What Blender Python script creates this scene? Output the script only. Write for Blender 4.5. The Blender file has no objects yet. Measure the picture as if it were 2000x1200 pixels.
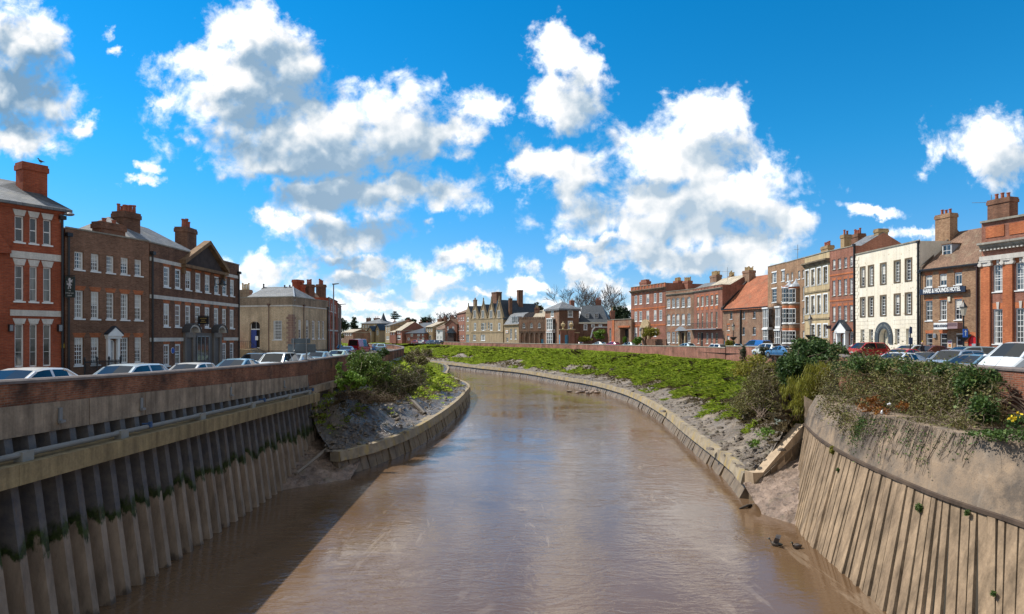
import bpy, math, random
import numpy as np
from mathutils import Vector, Matrix, noise as mnoise
R = math.radians
rnd = random.Random(7)
rng = np.random.default_rng(7)
S = bpy.context.scene
COL = S.collection

# ------------------------------------------------------------------ camera
HX, HY, F, EZ = 1000.0, 657.0, 1200.0, 2.5       # photo centre column, horizon row, focal length in photo pixels, eye height
cam = bpy.data.cameras.new('camera'); camo = bpy.data.objects.new('camera', cam); COL.objects.link(camo)
cam.sensor_width = 36; cam.lens = 36 * F / 2000; cam.shift_y = (HY - 600) / 2000
cam.clip_start = .3; cam.clip_end = 6000
camo.location = (0, 0, EZ); camo.rotation_euler = (R(90), 0, 0)
S.camera = camo

# ------------------------------------------------------------------ light
SUN_DIR = Vector((-5.9, 2.6, 7.7)).normalized()  # towards the sun
SUN_EL = math.asin(SUN_DIR.z); SUN_AZ = math.atan2(SUN_DIR.x, SUN_DIR.y)
sl = bpy.data.lights.new('sun', 'SUN'); sl.energy = 4.2; sl.angle = R(.5); sl.color = (1, .95, .86)
so = bpy.data.objects.new('sun', sl); COL.objects.link(so)
so.rotation_euler = (-SUN_DIR).to_track_quat('-Z', 'Y').to_euler()
S.view_settings.view_transform = 'Standard'; S.view_settings.look = 'None'
S.view_settings.exposure = 0.46; S.view_settings.gamma = 1

# ------------------------------------------------------------------ sky with clouds
W = bpy.data.worlds.new('World'); S.world = W; W.use_nodes = True
wn, wl = W.node_tree.nodes, W.node_tree.links
def wadd(t, **k):
    n = wn.new(t)
    for a, b in k.items(): setattr(n, a, b)
    return n
# clouds as ellipses in direction space: (across, up, half width, half height), written in photo pixels for legibility
CLOUDS = [(5,70,112,78),(-5,185,135,85),(30,265,75,40),(145,232,30,22),(260,362,34,11),(288,330,15,10),(228,44,17,12),(258,82,15,11),
 (470,62,66,58),(540,105,85,55),(400,125,75,42),(470,180,135,62),(610,250,235,80),(770,235,130,78),(860,265,85,50),(955,215,52,48),(620,310,200,42),(320,193,17,11),(368,268,24,14),
 (760,378,165,44),(620,395,80,46),(650,462,130,38),(560,440,50,26),(725,510,78,20),(690,545,75,24),(495,520,62,32),(565,542,38,18),(820,447,17,14),(905,508,64,25),(860,553,62,25),(640,505,40,14),(720,575,50,14),
 (1090,95,52,42),(1130,130,60,50),(1110,200,72,62),(1100,325,95,48),(1040,330,45,40),(1370,235,90,55),(1340,300,150,66),(1410,380,150,72),(1250,395,140,55),(1310,445,215,50),(1520,430,75,40),(1160,485,66,18),(1300,505,170,30),(1450,495,110,36),
 (1700,412,56,14),(1820,290,24,28),(1945,275,85,60),(1990,315,70,50),(1780,462,55,18),(1048,520,30,17),(1130,527,46,22),(1035,553,50,17),(930,572,34,10),(1200,565,43,14),(600,580,40,13),(660,603,43,11),(820,585,42,14),(900,603,43,12),(1000,563,30,12),(1060,592,43,13),(1125,604,43,12),(480,562,40,14),(680,626,43,9),(760,622,43,9),(1000,617,43,9),(860,630,43,8),(1160,545,40,14),(560,600,43,10)]
# their shaded undersides and cores
SHADES = [(15,110,95,75),(0,190,105,60),(575,125,85,75),(520,205,75,34),(690,290,240,44),(840,240,85,40),(640,345,150,16),(740,388,170,30),(620,385,60,22),(690,468,105,24),(715,515,75,12),(690,550,60,13),(495,535,50,22),(905,520,50,13),(860,565,50,14),(1100,345,75,24),(1310,425,165,30),(1250,365,90,18),(1480,445,95,26),(1290,508,160,16),(1400,300,70,26),(1150,492,50,9),(1985,300,50,44),(1125,215,32,36),(1130,538,36,12),(1045,528,26,9)]
def puff_group():                                    # cauliflower lumps
    g = bpy.data.node_groups.new('cloud_puff', 'ShaderNodeTree'); L = g.links
    g.interface.new_socket('P', in_out='INPUT', socket_type='NodeSocketVector'); g.interface.new_socket('V', in_out='OUTPUT', socket_type='NodeSocketFloat')
    gi, go = g.nodes.new('NodeGroupInput'), g.nodes.new('NodeGroupOutput')
    n = g.nodes.new('ShaderNodeTexNoise'); n.inputs['Scale'].default_value = 18; n.inputs['Detail'].default_value = 5; L.new(gi.outputs[0], n.inputs['Vector'])
    s = g.nodes.new('ShaderNodeVectorMath'); s.operation = 'MULTIPLY_ADD'; L.new(n.outputs['Color'], s.inputs[0]); s.inputs[1].default_value = (.05, .045, 0); L.new(gi.outputs[0], s.inputs[2])
    out = None
    for sc, am in ((11, .55), (25, .34), (56, .2)):
        v = g.nodes.new('ShaderNodeTexVoronoi'); v.feature = 'SMOOTH_F1'; v.voronoi_dimensions = '2D'; v.inputs['Scale'].default_value = sc; v.inputs['Smoothness'].default_value = .35; L.new(s.outputs[0], v.inputs['Vector'])
        m = g.nodes.new('ShaderNodeMath'); m.operation = 'MULTIPLY_ADD'; L.new(v.outputs['Distance'], m.inputs[0]); m.inputs[1].default_value = -am * 2
        if out is None: m.inputs[2].default_value = .96
        else: L.new(out, m.inputs[2])
        out = m.outputs[0]
    L.new(out, go.inputs[0]); return g
PG_ = puff_group()
def density_group():
    g = bpy.data.node_groups.new('cloud_density', 'ShaderNodeTree')
    g.interface.new_socket('P', in_out='INPUT', socket_type='NodeSocketVector')
    g.interface.new_socket('D', in_out='OUTPUT', socket_type='NodeSocketFloat')
    g.interface.new_socket('T', in_out='OUTPUT', socket_type='NodeSocketFloat')
    g.interface.new_socket('S', in_out='OUTPUT', socket_type='NodeSocketFloat')
    gi, go = g.nodes.new('NodeGroupInput'), g.nodes.new('NodeGroupOutput')
    L = g.links
    def noise(vec, sc, det, ro, dist=0):
        n = g.nodes.new('ShaderNodeTexNoise'); n.noise_dimensions = '3D'
        n.inputs['Scale'].default_value = sc; n.inputs['Detail'].default_value = det
        n.inputs['Roughness'].default_value = ro; n.inputs['Distortion'].default_value = dist
        L.new(vec, n.inputs['Vector']); return n
    def vm(op, a, b=None, c=None):
        n = g.nodes.new('ShaderNodeVectorMath'); n.operation = op
        for i, v in enumerate((a, b, c)):
            if v is None: continue
            if isinstance(v, (tuple, list)): n.inputs[i].default_value = v
            elif isinstance(v, (int, float)): n.inputs[i].default_value = (v, v, v)
            else: L.new(v, n.inputs[i])
        return n
    def ma(op, a, b=None, c=None):
        n = g.nodes.new('ShaderNodeMath'); n.operation = op
        for i, v in enumerate((a, b, c)):
            if v is None: continue
            if isinstance(v, (int, float)): n.inputs[i].default_value = v
            else: L.new(v, n.inputs[i])
        return n.outputs[0]
    P = gi.outputs[0]
    # warp the outlines
    n1 = noise(P, 7.0, 6, .6)
    off = vm('MULTIPLY', vm('SUBTRACT', n1.outputs['Color'], .5).outputs[0], (.17, .11, 0)).outputs[0]
    Q = vm('ADD', P, off).outputs[0]
    n1b = noise(P, 22.0, 6, .65)
    Q = vm('ADD', Q, vm('MULTIPLY', vm('SUBTRACT', n1b.outputs['Color'], .5).outputs[0], (.06, .05, 0)).outputs[0]).outputs[0]
    cur = None
    for (x, y, rx, ry) in CLOUDS:
        cx, cy, ix, iy = (x - HX) / F, (HY - y) / F, F / (rx * 1.15), F / (ry * 1.15)
        v = vm('MULTIPLY_ADD', Q, (ix, iy, 0), (-cx * ix, -cy * iy, 0))
        ln = vm('LENGTH', v.outputs[0]).outputs['Value']
        if rx < 44: k_ = .46 if rx < 25 else .62; ln = ma('MULTIPLY_ADD', ln, k_, 1 - k_)   # thin scraps stay wispy
        cur = ln if cur is None else ma('SMOOTH_MIN', cur, ln, .25)
    sh = None
    Q2 = vm('ADD', P, vm('MULTIPLY', off, .8).outputs[0]).outputs[0]
    for (x, y, rx, ry) in SHADES:
        cx, cy, ix, iy = (x - HX) / F, (HY - y) / F, F / (rx * 1.25), F / (ry * 1.25)
        ln = vm('LENGTH', vm('MULTIPLY_ADD', Q2, (ix, iy, 0), (-cx * ix, -cy * iy, 0)).outputs[0]).outputs['Value']
        sh = ln if sh is None else ma('SMOOTH_MIN', sh, ln, .3)
    L.new(ma('SUBTRACT', 1.0, sh), go.inputs[2])
    n2 = noise(P, 15.0, 9, .62, .4)
    n3 = noise(P, 38.0, 6, .6, .2)
    d = ma('SUBTRACT', 1.0, cur)
    big = ma('MULTIPLY', ma('SUBTRACT', n2.outputs[0], .52), 1.0)
    # a broken bank of small cumulus low over the horizon
    sp = g.nodes.new('ShaderNodeSeparateXYZ'); L.new(P, sp.inputs[0])
    low = noise(vm('MULTIPLY', Q, (1, 3.0, 1)).outputs[0], 11, 8, .6)
    mr = g.nodes.new('ShaderNodeMapRange'); mr.interpolation_type = 'SMOOTHSTEP'; L.new(sp.outputs[1], mr.inputs[0])
    for i, x in enumerate((.03, .17, .16, -1.3)): mr.inputs[i + 1].default_value = x
    d = ma('MAXIMUM', d, ma('ADD', ma('MULTIPLY', ma('SUBTRACT', low.outputs[0], .52), 3.2), mr.outputs[0]))
    L.new(ma('ADD', d, ma('MULTIPLY', big, .75)), go.inputs[1])
    d = ma('ADD', d, ma('MULTIPLY', ma('SUBTRACT', n2.outputs[0], .52), 1.75))
    d = ma('ADD', d, ma('MULTIPLY', ma('SUBTRACT', n3.outputs[0], .5), .7))
    pg = g.nodes.new('ShaderNodeGroup'); pg.node_tree = PG_; L.new(P, pg.inputs[0]); d = ma('ADD', d, ma('MULTIPLY', pg.outputs[0], .34))
    L.new(d, go.inputs[0])
    return g
DG = density_group()
tc = wadd('ShaderNodeTexCoord')
sep = wadd('ShaderNodeSeparateXYZ'); wl.new(tc.outputs['Generated'], sep.inputs[0])
def wm(op, a, b=None, c=None, clamp=False):
    n = wadd('ShaderNodeMath', operation=op); n.use_clamp = clamp
    for i, v in enumerate((a, b, c)):
        if v is None: continue
        if isinstance(v, (int, float)): n.inputs[i].default_value = v
        else: wl.new(v, n.inputs[i])
    return n.outputs[0]
def wmr(v, a, b, c, d, smooth=True):
    n = wadd('ShaderNodeMapRange'); n.interpolation_type = 'SMOOTHSTEP' if smooth else 'LINEAR'
    wl.new(v, n.inputs[0])
    for i, x in enumerate((a, b, c, d)): n.inputs[i + 1].default_value = x
    return n.outputs[0]
ay = wm('MAXIMUM', wm('ABSOLUTE', sep.outputs[1]), .12)
px = wm('DIVIDE', sep.outputs[0], ay); pz = wm('DIVIDE', sep.outputs[2], ay)
cmb = wadd('ShaderNodeCombineXYZ'); wl.new(px, cmb.inputs[0]); wl.new(pz, cmb.inputs[1])
def dens(off):
    v = wadd('ShaderNodeVectorMath', operation='ADD'); wl.new(cmb.outputs[0], v.inputs[0]); v.inputs[1].default_value = off
    g = wadd('ShaderNodeGroup'); g.node_tree = DG; wl.new(v.outputs[0], g.inputs[0]); return g.outputs
d0 = dens((0, 0, 0)); d1 = dens((-.026, .060, 0))
alpha = wmr(d0[0], -.14, .56, 0, 1)
alpha = wm('MULTIPLY', alpha, wmr(sep.outputs[2], -.01, .02, 0, 1))
# light: thin rims and sun-facing sides bright, thick middles and bases grey-blue
thick = wm('ADD', wm('MULTIPLY', d0[1], .40), wm('MULTIPLY', d1[1], .60))
def puff(off):
    v = wadd('ShaderNodeVectorMath', operation='ADD'); wl.new(cmb.outputs[0], v.inputs[0]); v.inputs[1].default_value = off
    q = wadd('ShaderNodeGroup'); q.node_tree = PG_; wl.new(v.outputs[0], q.inputs[0]); return q.outputs[0]
fine = wm('MULTIPLY', wm('SUBTRACT', puff((-.008, .015, 0)), puff((.002, -.004, 0))), .62)
slope = wm('MULTIPLY', wm('SUBTRACT', d1[1], d0[1]), .7)
leftness = wmr(px, -.7, .25, 1.0, .64, False)     # clouds near the sun are seen against the light
back = wm('ADD', wmr(thick, -.02, 1.3, 0, .52, False), wmr(d0[2], -.50, .60, 0, .70))
shade = wm('MULTIPLY', wm('MULTIPLY', wm('ADD', wm('ADD', back, slope), fine, clamp=True), leftness), wmr(pz, .02, .14, .62, 1))
sky = wadd('ShaderNodeTexSky'); sky.sky_type = 'NISHITA'; sky.sun_disc = False
sky.sun_elevation = SUN_EL; sky.sun_rotation = SUN_AZ; sky.air_density = 1.0; sky.dust_density = .0; sky.ozone_density = 4
tint = wadd('ShaderNodeMixRGB', blend_type='MULTIPLY'); tint.inputs[0].default_value = 1
tm = wadd('ShaderNodeMixRGB'); tm.inputs[1].default_value = (.46, .52, .66, 1); tm.inputs[2].default_value = (.42, .69, .765, 1)
wl.new(wmr(sep.outputs[2], .0, .30, 0, 1), tm.inputs[0]); wl.new(tm.outputs[0], tint.inputs[2]); wl.new(sky.outputs[0], tint.inputs[1])
hs = wadd('ShaderNodeHueSaturation'); hs.inputs['Saturation'].default_value = 1.18
wl.new(tint.outputs[0], hs.inputs['Color'])
cr = wadd('ShaderNodeValToRGB'); el = cr.color_ramp.elements
while len(el) < 5: el.new(.5)
for e_, (p_, c_) in zip(el, ((0, (.62, .63, .64)), (.20, (.47, .48, .49)), (.40, (.365, .40, .43)), (.66, (.215, .28, .345)), (1, (.105, .18, .265)))): e_.position = p_; e_.color = (*c_, 1)
wl.new(shade, cr.inputs[0]); cc = wadd('ShaderNodeMixRGB', blend_type='MULTIPLY'); cc.inputs[0].default_value = 1; cc.inputs[2].default_value = (10, 10, 10, 1); wl.new(cr.outputs[0], cc.inputs[1])
# unseen broken cloud cover, added overhead and behind the viewpoint as neutral fill light
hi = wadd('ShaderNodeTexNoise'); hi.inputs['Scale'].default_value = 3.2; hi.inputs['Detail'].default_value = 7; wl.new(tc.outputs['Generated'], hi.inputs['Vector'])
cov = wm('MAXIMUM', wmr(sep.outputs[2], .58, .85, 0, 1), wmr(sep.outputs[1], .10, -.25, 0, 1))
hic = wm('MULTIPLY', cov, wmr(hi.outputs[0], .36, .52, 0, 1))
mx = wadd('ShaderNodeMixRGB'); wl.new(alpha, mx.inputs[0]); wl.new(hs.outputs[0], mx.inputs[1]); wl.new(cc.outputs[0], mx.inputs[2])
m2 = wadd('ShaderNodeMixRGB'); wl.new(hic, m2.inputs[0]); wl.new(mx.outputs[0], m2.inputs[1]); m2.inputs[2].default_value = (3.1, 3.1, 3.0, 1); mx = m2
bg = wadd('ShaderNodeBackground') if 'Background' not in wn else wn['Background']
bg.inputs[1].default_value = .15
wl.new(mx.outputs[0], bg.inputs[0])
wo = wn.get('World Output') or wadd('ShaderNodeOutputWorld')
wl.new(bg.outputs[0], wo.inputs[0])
W.cycles.sampling_method = 'MANUAL'; W.cycles.sample_map_resolution = 512

# ------------------------------------------------------------------ materials
class M:
    def __init__(s, name, base=(.5, .5, .5), rough=.8, metal=0, spec=.5):
        s.m = bpy.data.materials.new(name); s.m.use_nodes = True
        s.n, s.l = s.m.node_tree.nodes, s.m.node_tree.links
        s.b = s.n['Principled BSDF']
        s.b.inputs['Base Color'].default_value = (*base, 1); s.b.inputs['Roughness'].default_value = rough
        s.b.inputs['Metallic'].default_value = metal; s.b.inputs['Specular IOR Level'].default_value = spec
        s.tc = None
    def add(s, t, **k):
        n = s.n.new(t)
        for a, b in k.items(): setattr(n, a, b)
        return n
    def co(s, kind='Object'):
        if s.tc is None: s.tc = s.add('ShaderNodeTexCoord')
        return s.tc.outputs[kind]
    def map(s, vec, scale):
        n = s.add('ShaderNodeMapping'); n.inputs['Scale'].default_value = scale; s.l.new(vec, n.inputs[0]); return n.outputs[0]
    def noise(s, scale, det=5, ro=.55, vec=None, dist=0, out=0):
        n = s.add('ShaderNodeTexNoise'); n.inputs['Scale'].default_value = scale; n.inputs['Detail'].default_value = det
        n.inputs['Roughness'].default_value = ro; n.inputs['Distortion'].default_value = dist
        s.l.new(vec if vec is not None else s.co(), n.inputs['Vector']); return n.outputs[out]
    def mr(s, v, a, b, c, d):
        n = s.add('ShaderNodeMapRange'); s.l.new(v, n.inputs[0])
        for i, x in enumerate((a, b, c, d)): n.inputs[i + 1].default_value = x
        return n.outputs[0]
    def math(s, op, a, b=None, c=None):
        n = s.add('ShaderNodeMath', operation=op)
        for i, v in enumerate((a, b, c)):
            if v is None: continue
            if isinstance(v, (int, float)): n.inputs[i].default_value = v
            else: s.l.new(v, n.inputs[i])
        return n.outputs[0]
    def mix(s, f, a, b, blend='MIX'):
        n = s.add('ShaderNodeMixRGB', blend_type=blend)
        for i, v in enumerate((f, a, b)):
            if isinstance(v, (int, float)): n.inputs[i].default_value = v if i == 0 else (v, v, v, 1)
            elif isinstance(v, tuple): n.inputs[i].default_value = (*v, 1)
            else: s.l.new(v, n.inputs[i])
        return n.outputs[0]
    def ramp(s, f, stops):
        n = s.add('ShaderNodeValToRGB'); e = n.color_ramp.elements
        while len(e) < len(stops): e.new(.5)
        for k, (p, c) in enumerate(stops): e[k].position = p; e[k].color = (*c, 1)
        s.l.new(f, n.inputs[0]); return n.outputs[0]
    def base(s, c): s.l.new(c, s.b.inputs['Base Color']); return s
    def rough(s, v): s.l.new(v, s.b.inputs['Roughness']); return s
    def bump(s, h, strength=.4, dist=.02):
        n = s.add('ShaderNodeBump'); n.inputs['Strength'].default_value = strength; n.inputs['Distance'].default_value = dist
        s.l.new(h, n.inputs['Height']); s.l.new(n.outputs[0], s.b.inputs['Normal']); return s
def c3(h):                                           # sRGB hex to linear
    v = [int(h[i:i + 2], 16) / 255 for i in (0, 2, 4)]
    return tuple(x / 12.92 if x <= .04045 else ((x + .055) / 1.055) ** 2.4 for x in v)
def brick(name, c1, c2, mort, w=.225, h=.075, ms=.010, stain=.55, lo=.55, hi=1.2, patch=None, pscale=.5, bump=.25):
    m = M(name, rough=.92, spec=.25)
    b = m.add('ShaderNodeTexBrick'); b.inputs['Scale'].default_value = 1; b.inputs['Brick Width'].default_value = w
    b.inputs['Row Height'].default_value = h; b.inputs['Mortar Size'].default_value = ms; b.inputs['Mortar Smooth'].default_value = .2
    b.inputs['Bias'].default_value = -.1
    b.inputs['Color1'].default_value = (*c1, 1); b.inputs['Color2'].default_value = (*c2, 1); b.inputs['Mortar'].default_value = (*mort, 1)
    m.l.new(m.co('UV'), b.inputs['Vector'])
    c = b.outputs['Color']
    if patch: c = m.mix(m.mr(m.noise(pscale, 6, .65), .5, .66, 0, .8), c, patch)
    c = m.mix(1, c, m.mix(0, m.mr(m.noise(.45, 7, .62), .3, .72, lo, hi), 0), 'MULTIPLY')
    st = m.mr(m.noise(1, 5, .6, m.map(m.co(), (1.6, 1.6, .16))), .38, .62, 1 - stain * .5, 1.05)
    c = m.mix(1, c, st, 'MULTIPLY')
    # every brick its own tint
    fine = m.mr(m.noise(9, 3, .7, m.map(m.co('UV'), (.5, 1.5, 1))), .3, .7, .72, 1.25)
    c = m.mix(1, c, fine, 'MULTIPLY')
    m.base(c)
    if bump: m.bump(m.math('MULTIPLY', b.outputs['Fac'], -1), bump, .012)
    return m.m
def stone(name, c1, c2, scale=.8, rough=.85, streak=.35, bump=.15, fine=12):
    m = M(name, rough=rough, spec=.3)
    c = m.mix(m.mr(m.noise(scale, 8, .65), .32, .68, 0, 1), c1, c2)
    c = m.mix(1, c, m.mr(m.noise(1, 6, .65, m.map(m.co(), (2.2, 2.2, .13))), .35, .65, 1 - streak, 1.08), 'MULTIPLY')
    c = m.mix(1, c, m.mr(m.noise(fine, 4, .7), .3, .7, .85, 1.13), 'MULTIPLY')
    m.base(c)
    if bump: m.bump(m.noise(fine * 1.5, 5, .7), bump, .02)
    return m.m
def tiles(name, c1, c2, w=.28, h=.2, lichen=None, rough=.6):
    m = M(name, rough=rough, spec=.4)
    b = m.add('ShaderNodeTexBrick'); b.inputs['Scale'].default_value = 1; b.inputs['Brick Width'].default_value = w
    b.inputs['Row Height'].default_value = h; b.inputs['Mortar Size'].default_value = .012
    b.inputs['Color1'].default_value = (*c1, 1); b.inputs['Color2'].default_value = (*c2, 1)
    b.inputs['Mortar'].default_value = (*[x * .45 for x in c1], 1)
    m.l.new(m.co('UV'), b.inputs['Vector']); c = b.outputs['Color']
    c = m.mix(1, c, m.mr(m.noise(.6, 7, .65), .3, .7, .65, 1.25), 'MULTIPLY')
    c = m.mix(1, c, m.mr(m.noise(7, 4, .7, m.co('UV')), .3, .7, .72, 1.25), 'MULTIPLY')
    if lichen: c = m.mix(m.mr(m.noise(1.1, 6, .7), .52, .7, 0, .75), c, lichen)
    m.base(c); m.bump(m.math('MULTIPLY', b.outputs['Fac'], -1), .35, .015)
    return m.m
def plain(name, c, rough=.6, metal=0, spec=.5, var=.12):
    m = M(name, c, rough, metal, spec)
    if var: m.base(m.mix(1, c, m.mr(m.noise(2.3, 5, .6), .3, .7, 1 - var, 1 + var), 'MULTIPLY'))
    return m.m
def leafy(name, stops, rough=.55, trans=.25):
    m = M(name, rough=rough, spec=.3)
    g = m.add('ShaderNodeNewGeometry')
    f = m.math('ADD', m.math('MULTIPLY', g.outputs['Random Per Island'], .6), m.math('MULTIPLY', m.mr(m.noise(.55, 4, .6), .3, .7, 0, 1), .4))
    c = m.ramp(f, stops); m.base(c)
    if trans:
        t = m.add('ShaderNodeBsdfTranslucent'); m.l.new(c, t.inputs[0])
        x = m.add('ShaderNodeMixShader'); x.inputs[0].default_value = trans
        m.l.new(m.b.outputs[0], x.inputs[1]); m.l.new(t.outputs[0], x.inputs[2])
        m.l.new(x.outputs[0], m.n['Material Output'].inputs[0])
    return m.m
BR = {}
BR['hotel'] = brick('orange_red_brick', (.34, .068, .030), (.43, .10, .042), (.26, .12, .08), stain=.35, lo=.7)
BR['brown'] = brick('brown_stock_brick', (.23, .105, .06), (.33, .165, .10), (.27, .2, .15), stain=.4, lo=.6)
BR['dark'] = brick('dark_brown_brick', (.19, .083, .052), (.30, .14, .08), (.20, .15, .11), stain=.5, lo=.5)
BR['pale'] = brick('pale_gault_brick', (.60, .43, .26), (.70, .53, .34), (.52, .43, .32), stain=.45, lo=.65)
BR['palegrime'] = brick('grimy_gault_brick', (.34, .245, .165), (.44, .325, .22), (.32, .26, .2), stain=.6, lo=.6)
BR['quay'] = brick('river_wall_brick', (.25, .085, .045), (.36, .14, .07), (.25, .18, .13), stain=.6, lo=.5, hi=1.35, patch=(.06, .042, .034), pscale=.8, bump=.5)
BR['red'] = brick('red_georgian_brick', (.27, .092, .058), (.36, .145, .092), (.30, .2, .155), stain=.4, lo=.68)
BR['orange'] = brick('orange_rubbed_brick', (.45, .118, .045), (.54, .165, .06), (.42, .2, .11), stain=.4, lo=.75)
BR['mixed'] = brick('mixed_stock_brick', (.26, .135, .075), (.41, .25, .145), (.34, .25, .17), stain=.4, lo=.65)
BR['old'] = brick('old_weathered_brick', (.27, .14, .085), (.39, .245, .16), (.32, .25, .19), stain=.45, lo=.6, patch=(.32, .13, .075))
BR['pink'] = brick('pinkish_wall_brick', (.33, .125, .085), (.42, .18, .125), (.36, .24, .19), stain=.5, lo=.65, patch=(.17, .09, .06), pscale=.7)
BR['yellow'] = brick('buff_stock_brick', (.30, .20, .10), (.40, .28, .15), (.32, .26, .18), stain=.4, lo=.65)
BR['far'] = brick('distant_red_brick', (.28, .09, .06), (.36, .13, .085), (.3, .2, .16), stain=.3, lo=.75)
STONE = stone('cream_stucco', c3('e8dfcd'), c3('dcd1bb'), .5, streak=.12, bump=.05)
ASHLAR = stone('yellow_ashlar', (.58, .45, .26), (.42, .32, .19), .6, streak=.3)
GOTH = stone('buff_gothic_stone', (.46, .35, .21), (.32, .24, .15), .5, streak=.35)
GREYST = stone('grey_limestone', (.36, .33, .27), (.24, .22, .18), .5, streak=.3)
WHITEST = stone('white_stone_trim', (.66, .62, .56), (.52, .48, .43), .9, streak=.18, bump=.05)
BROWNST = stone('brown_stone_trim', (.20, .145, .09), (.12, .085, .055), 1, streak=.3)
SLATE = tiles('grey_slate', (.13, .145, .165), (.20, .21, .225), .3, .22, (.24, .235, .21), .72)
SLATED = tiles('dark_blue_slate', (.026, .040, .058), (.045, .06, .08), .3, .22, rough=.5)
TILER = tiles('red_plain_tiles', (.34, .105, .05), (.46, .165, .08), .17, .11, (.22, .12, .07), .85)
TILEB = tiles('brown_plain_tiles', (.18, .105, .070), (.26, .16, .105), .17, .11, (.26, .21, .14), .85)
TILEP = tiles('pale_lichened_tiles', (.42, .36, .27), (.52, .46, .36), .25, .2, (.36, .27, .17), .8)
WHITE = plain('white_paint', (.78, .78, .76), .45, var=.05)
CREAMP = plain('cream_paint', (.68, .62, .48), .5)
BLACK = plain('black_iron', (.012, .012, .014), .45)
DARK = plain('dark_opening', (.015, .013, .012), .9)
NAVY = plain('navy_sign_board', (.012, .022, .05), .5)
GREYM = plain('grey_metal', (.22, .24, .26), .45, .3)
LEAD = plain('lead_sheet', (.30, .33, .37), .5)
TERRA = plain('terracotta_pot', (.32, .10, .055), .8, var=.3)
BUFFPOT = plain('buff_pot', (.45, .33, .17), .8, var=.25)
BLUEDOOR = plain('blue_door_paint', (.02, .045, .24), .4)
TEAL = plain('teal_gate_paint', (.06, .22, .33), .5)
REDP = plain('red_paint', (.55, .012, .014), .4)
GOLD = plain('gold_lettering', (.48, .34, .10), .5)
def glass(name, c, curtain):
    m = M(name, c, .06, 0, .9)
    oi = m.add('ShaderNodeObjectInfo')
    f = m.mr(oi.outputs['Random'], .35, .75, 0, 1)
    n = m.mr(m.noise(1.4, 3, .5, m.map(m.co(), (1.8, 1.8, .25))), .42, .58, 0, 1)
    m.base(m.mix(m.math('MULTIPLY', f, n), c, curtain))
    m.bump(m.noise(1.3, 2, .5), .06, .05)
    return m.m
BLIND = plain('pale_blind', (.55, .53, .48), .8); CURT = plain('net_curtain', (.42, .42, .40), .9)
PANE = glass('window_glass', (.016, .02, .026), (.20, .20, .19))
PANEL_ = glass('curtained_glass', (.03, .04, .05), (.42, .43, .42))

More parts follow.
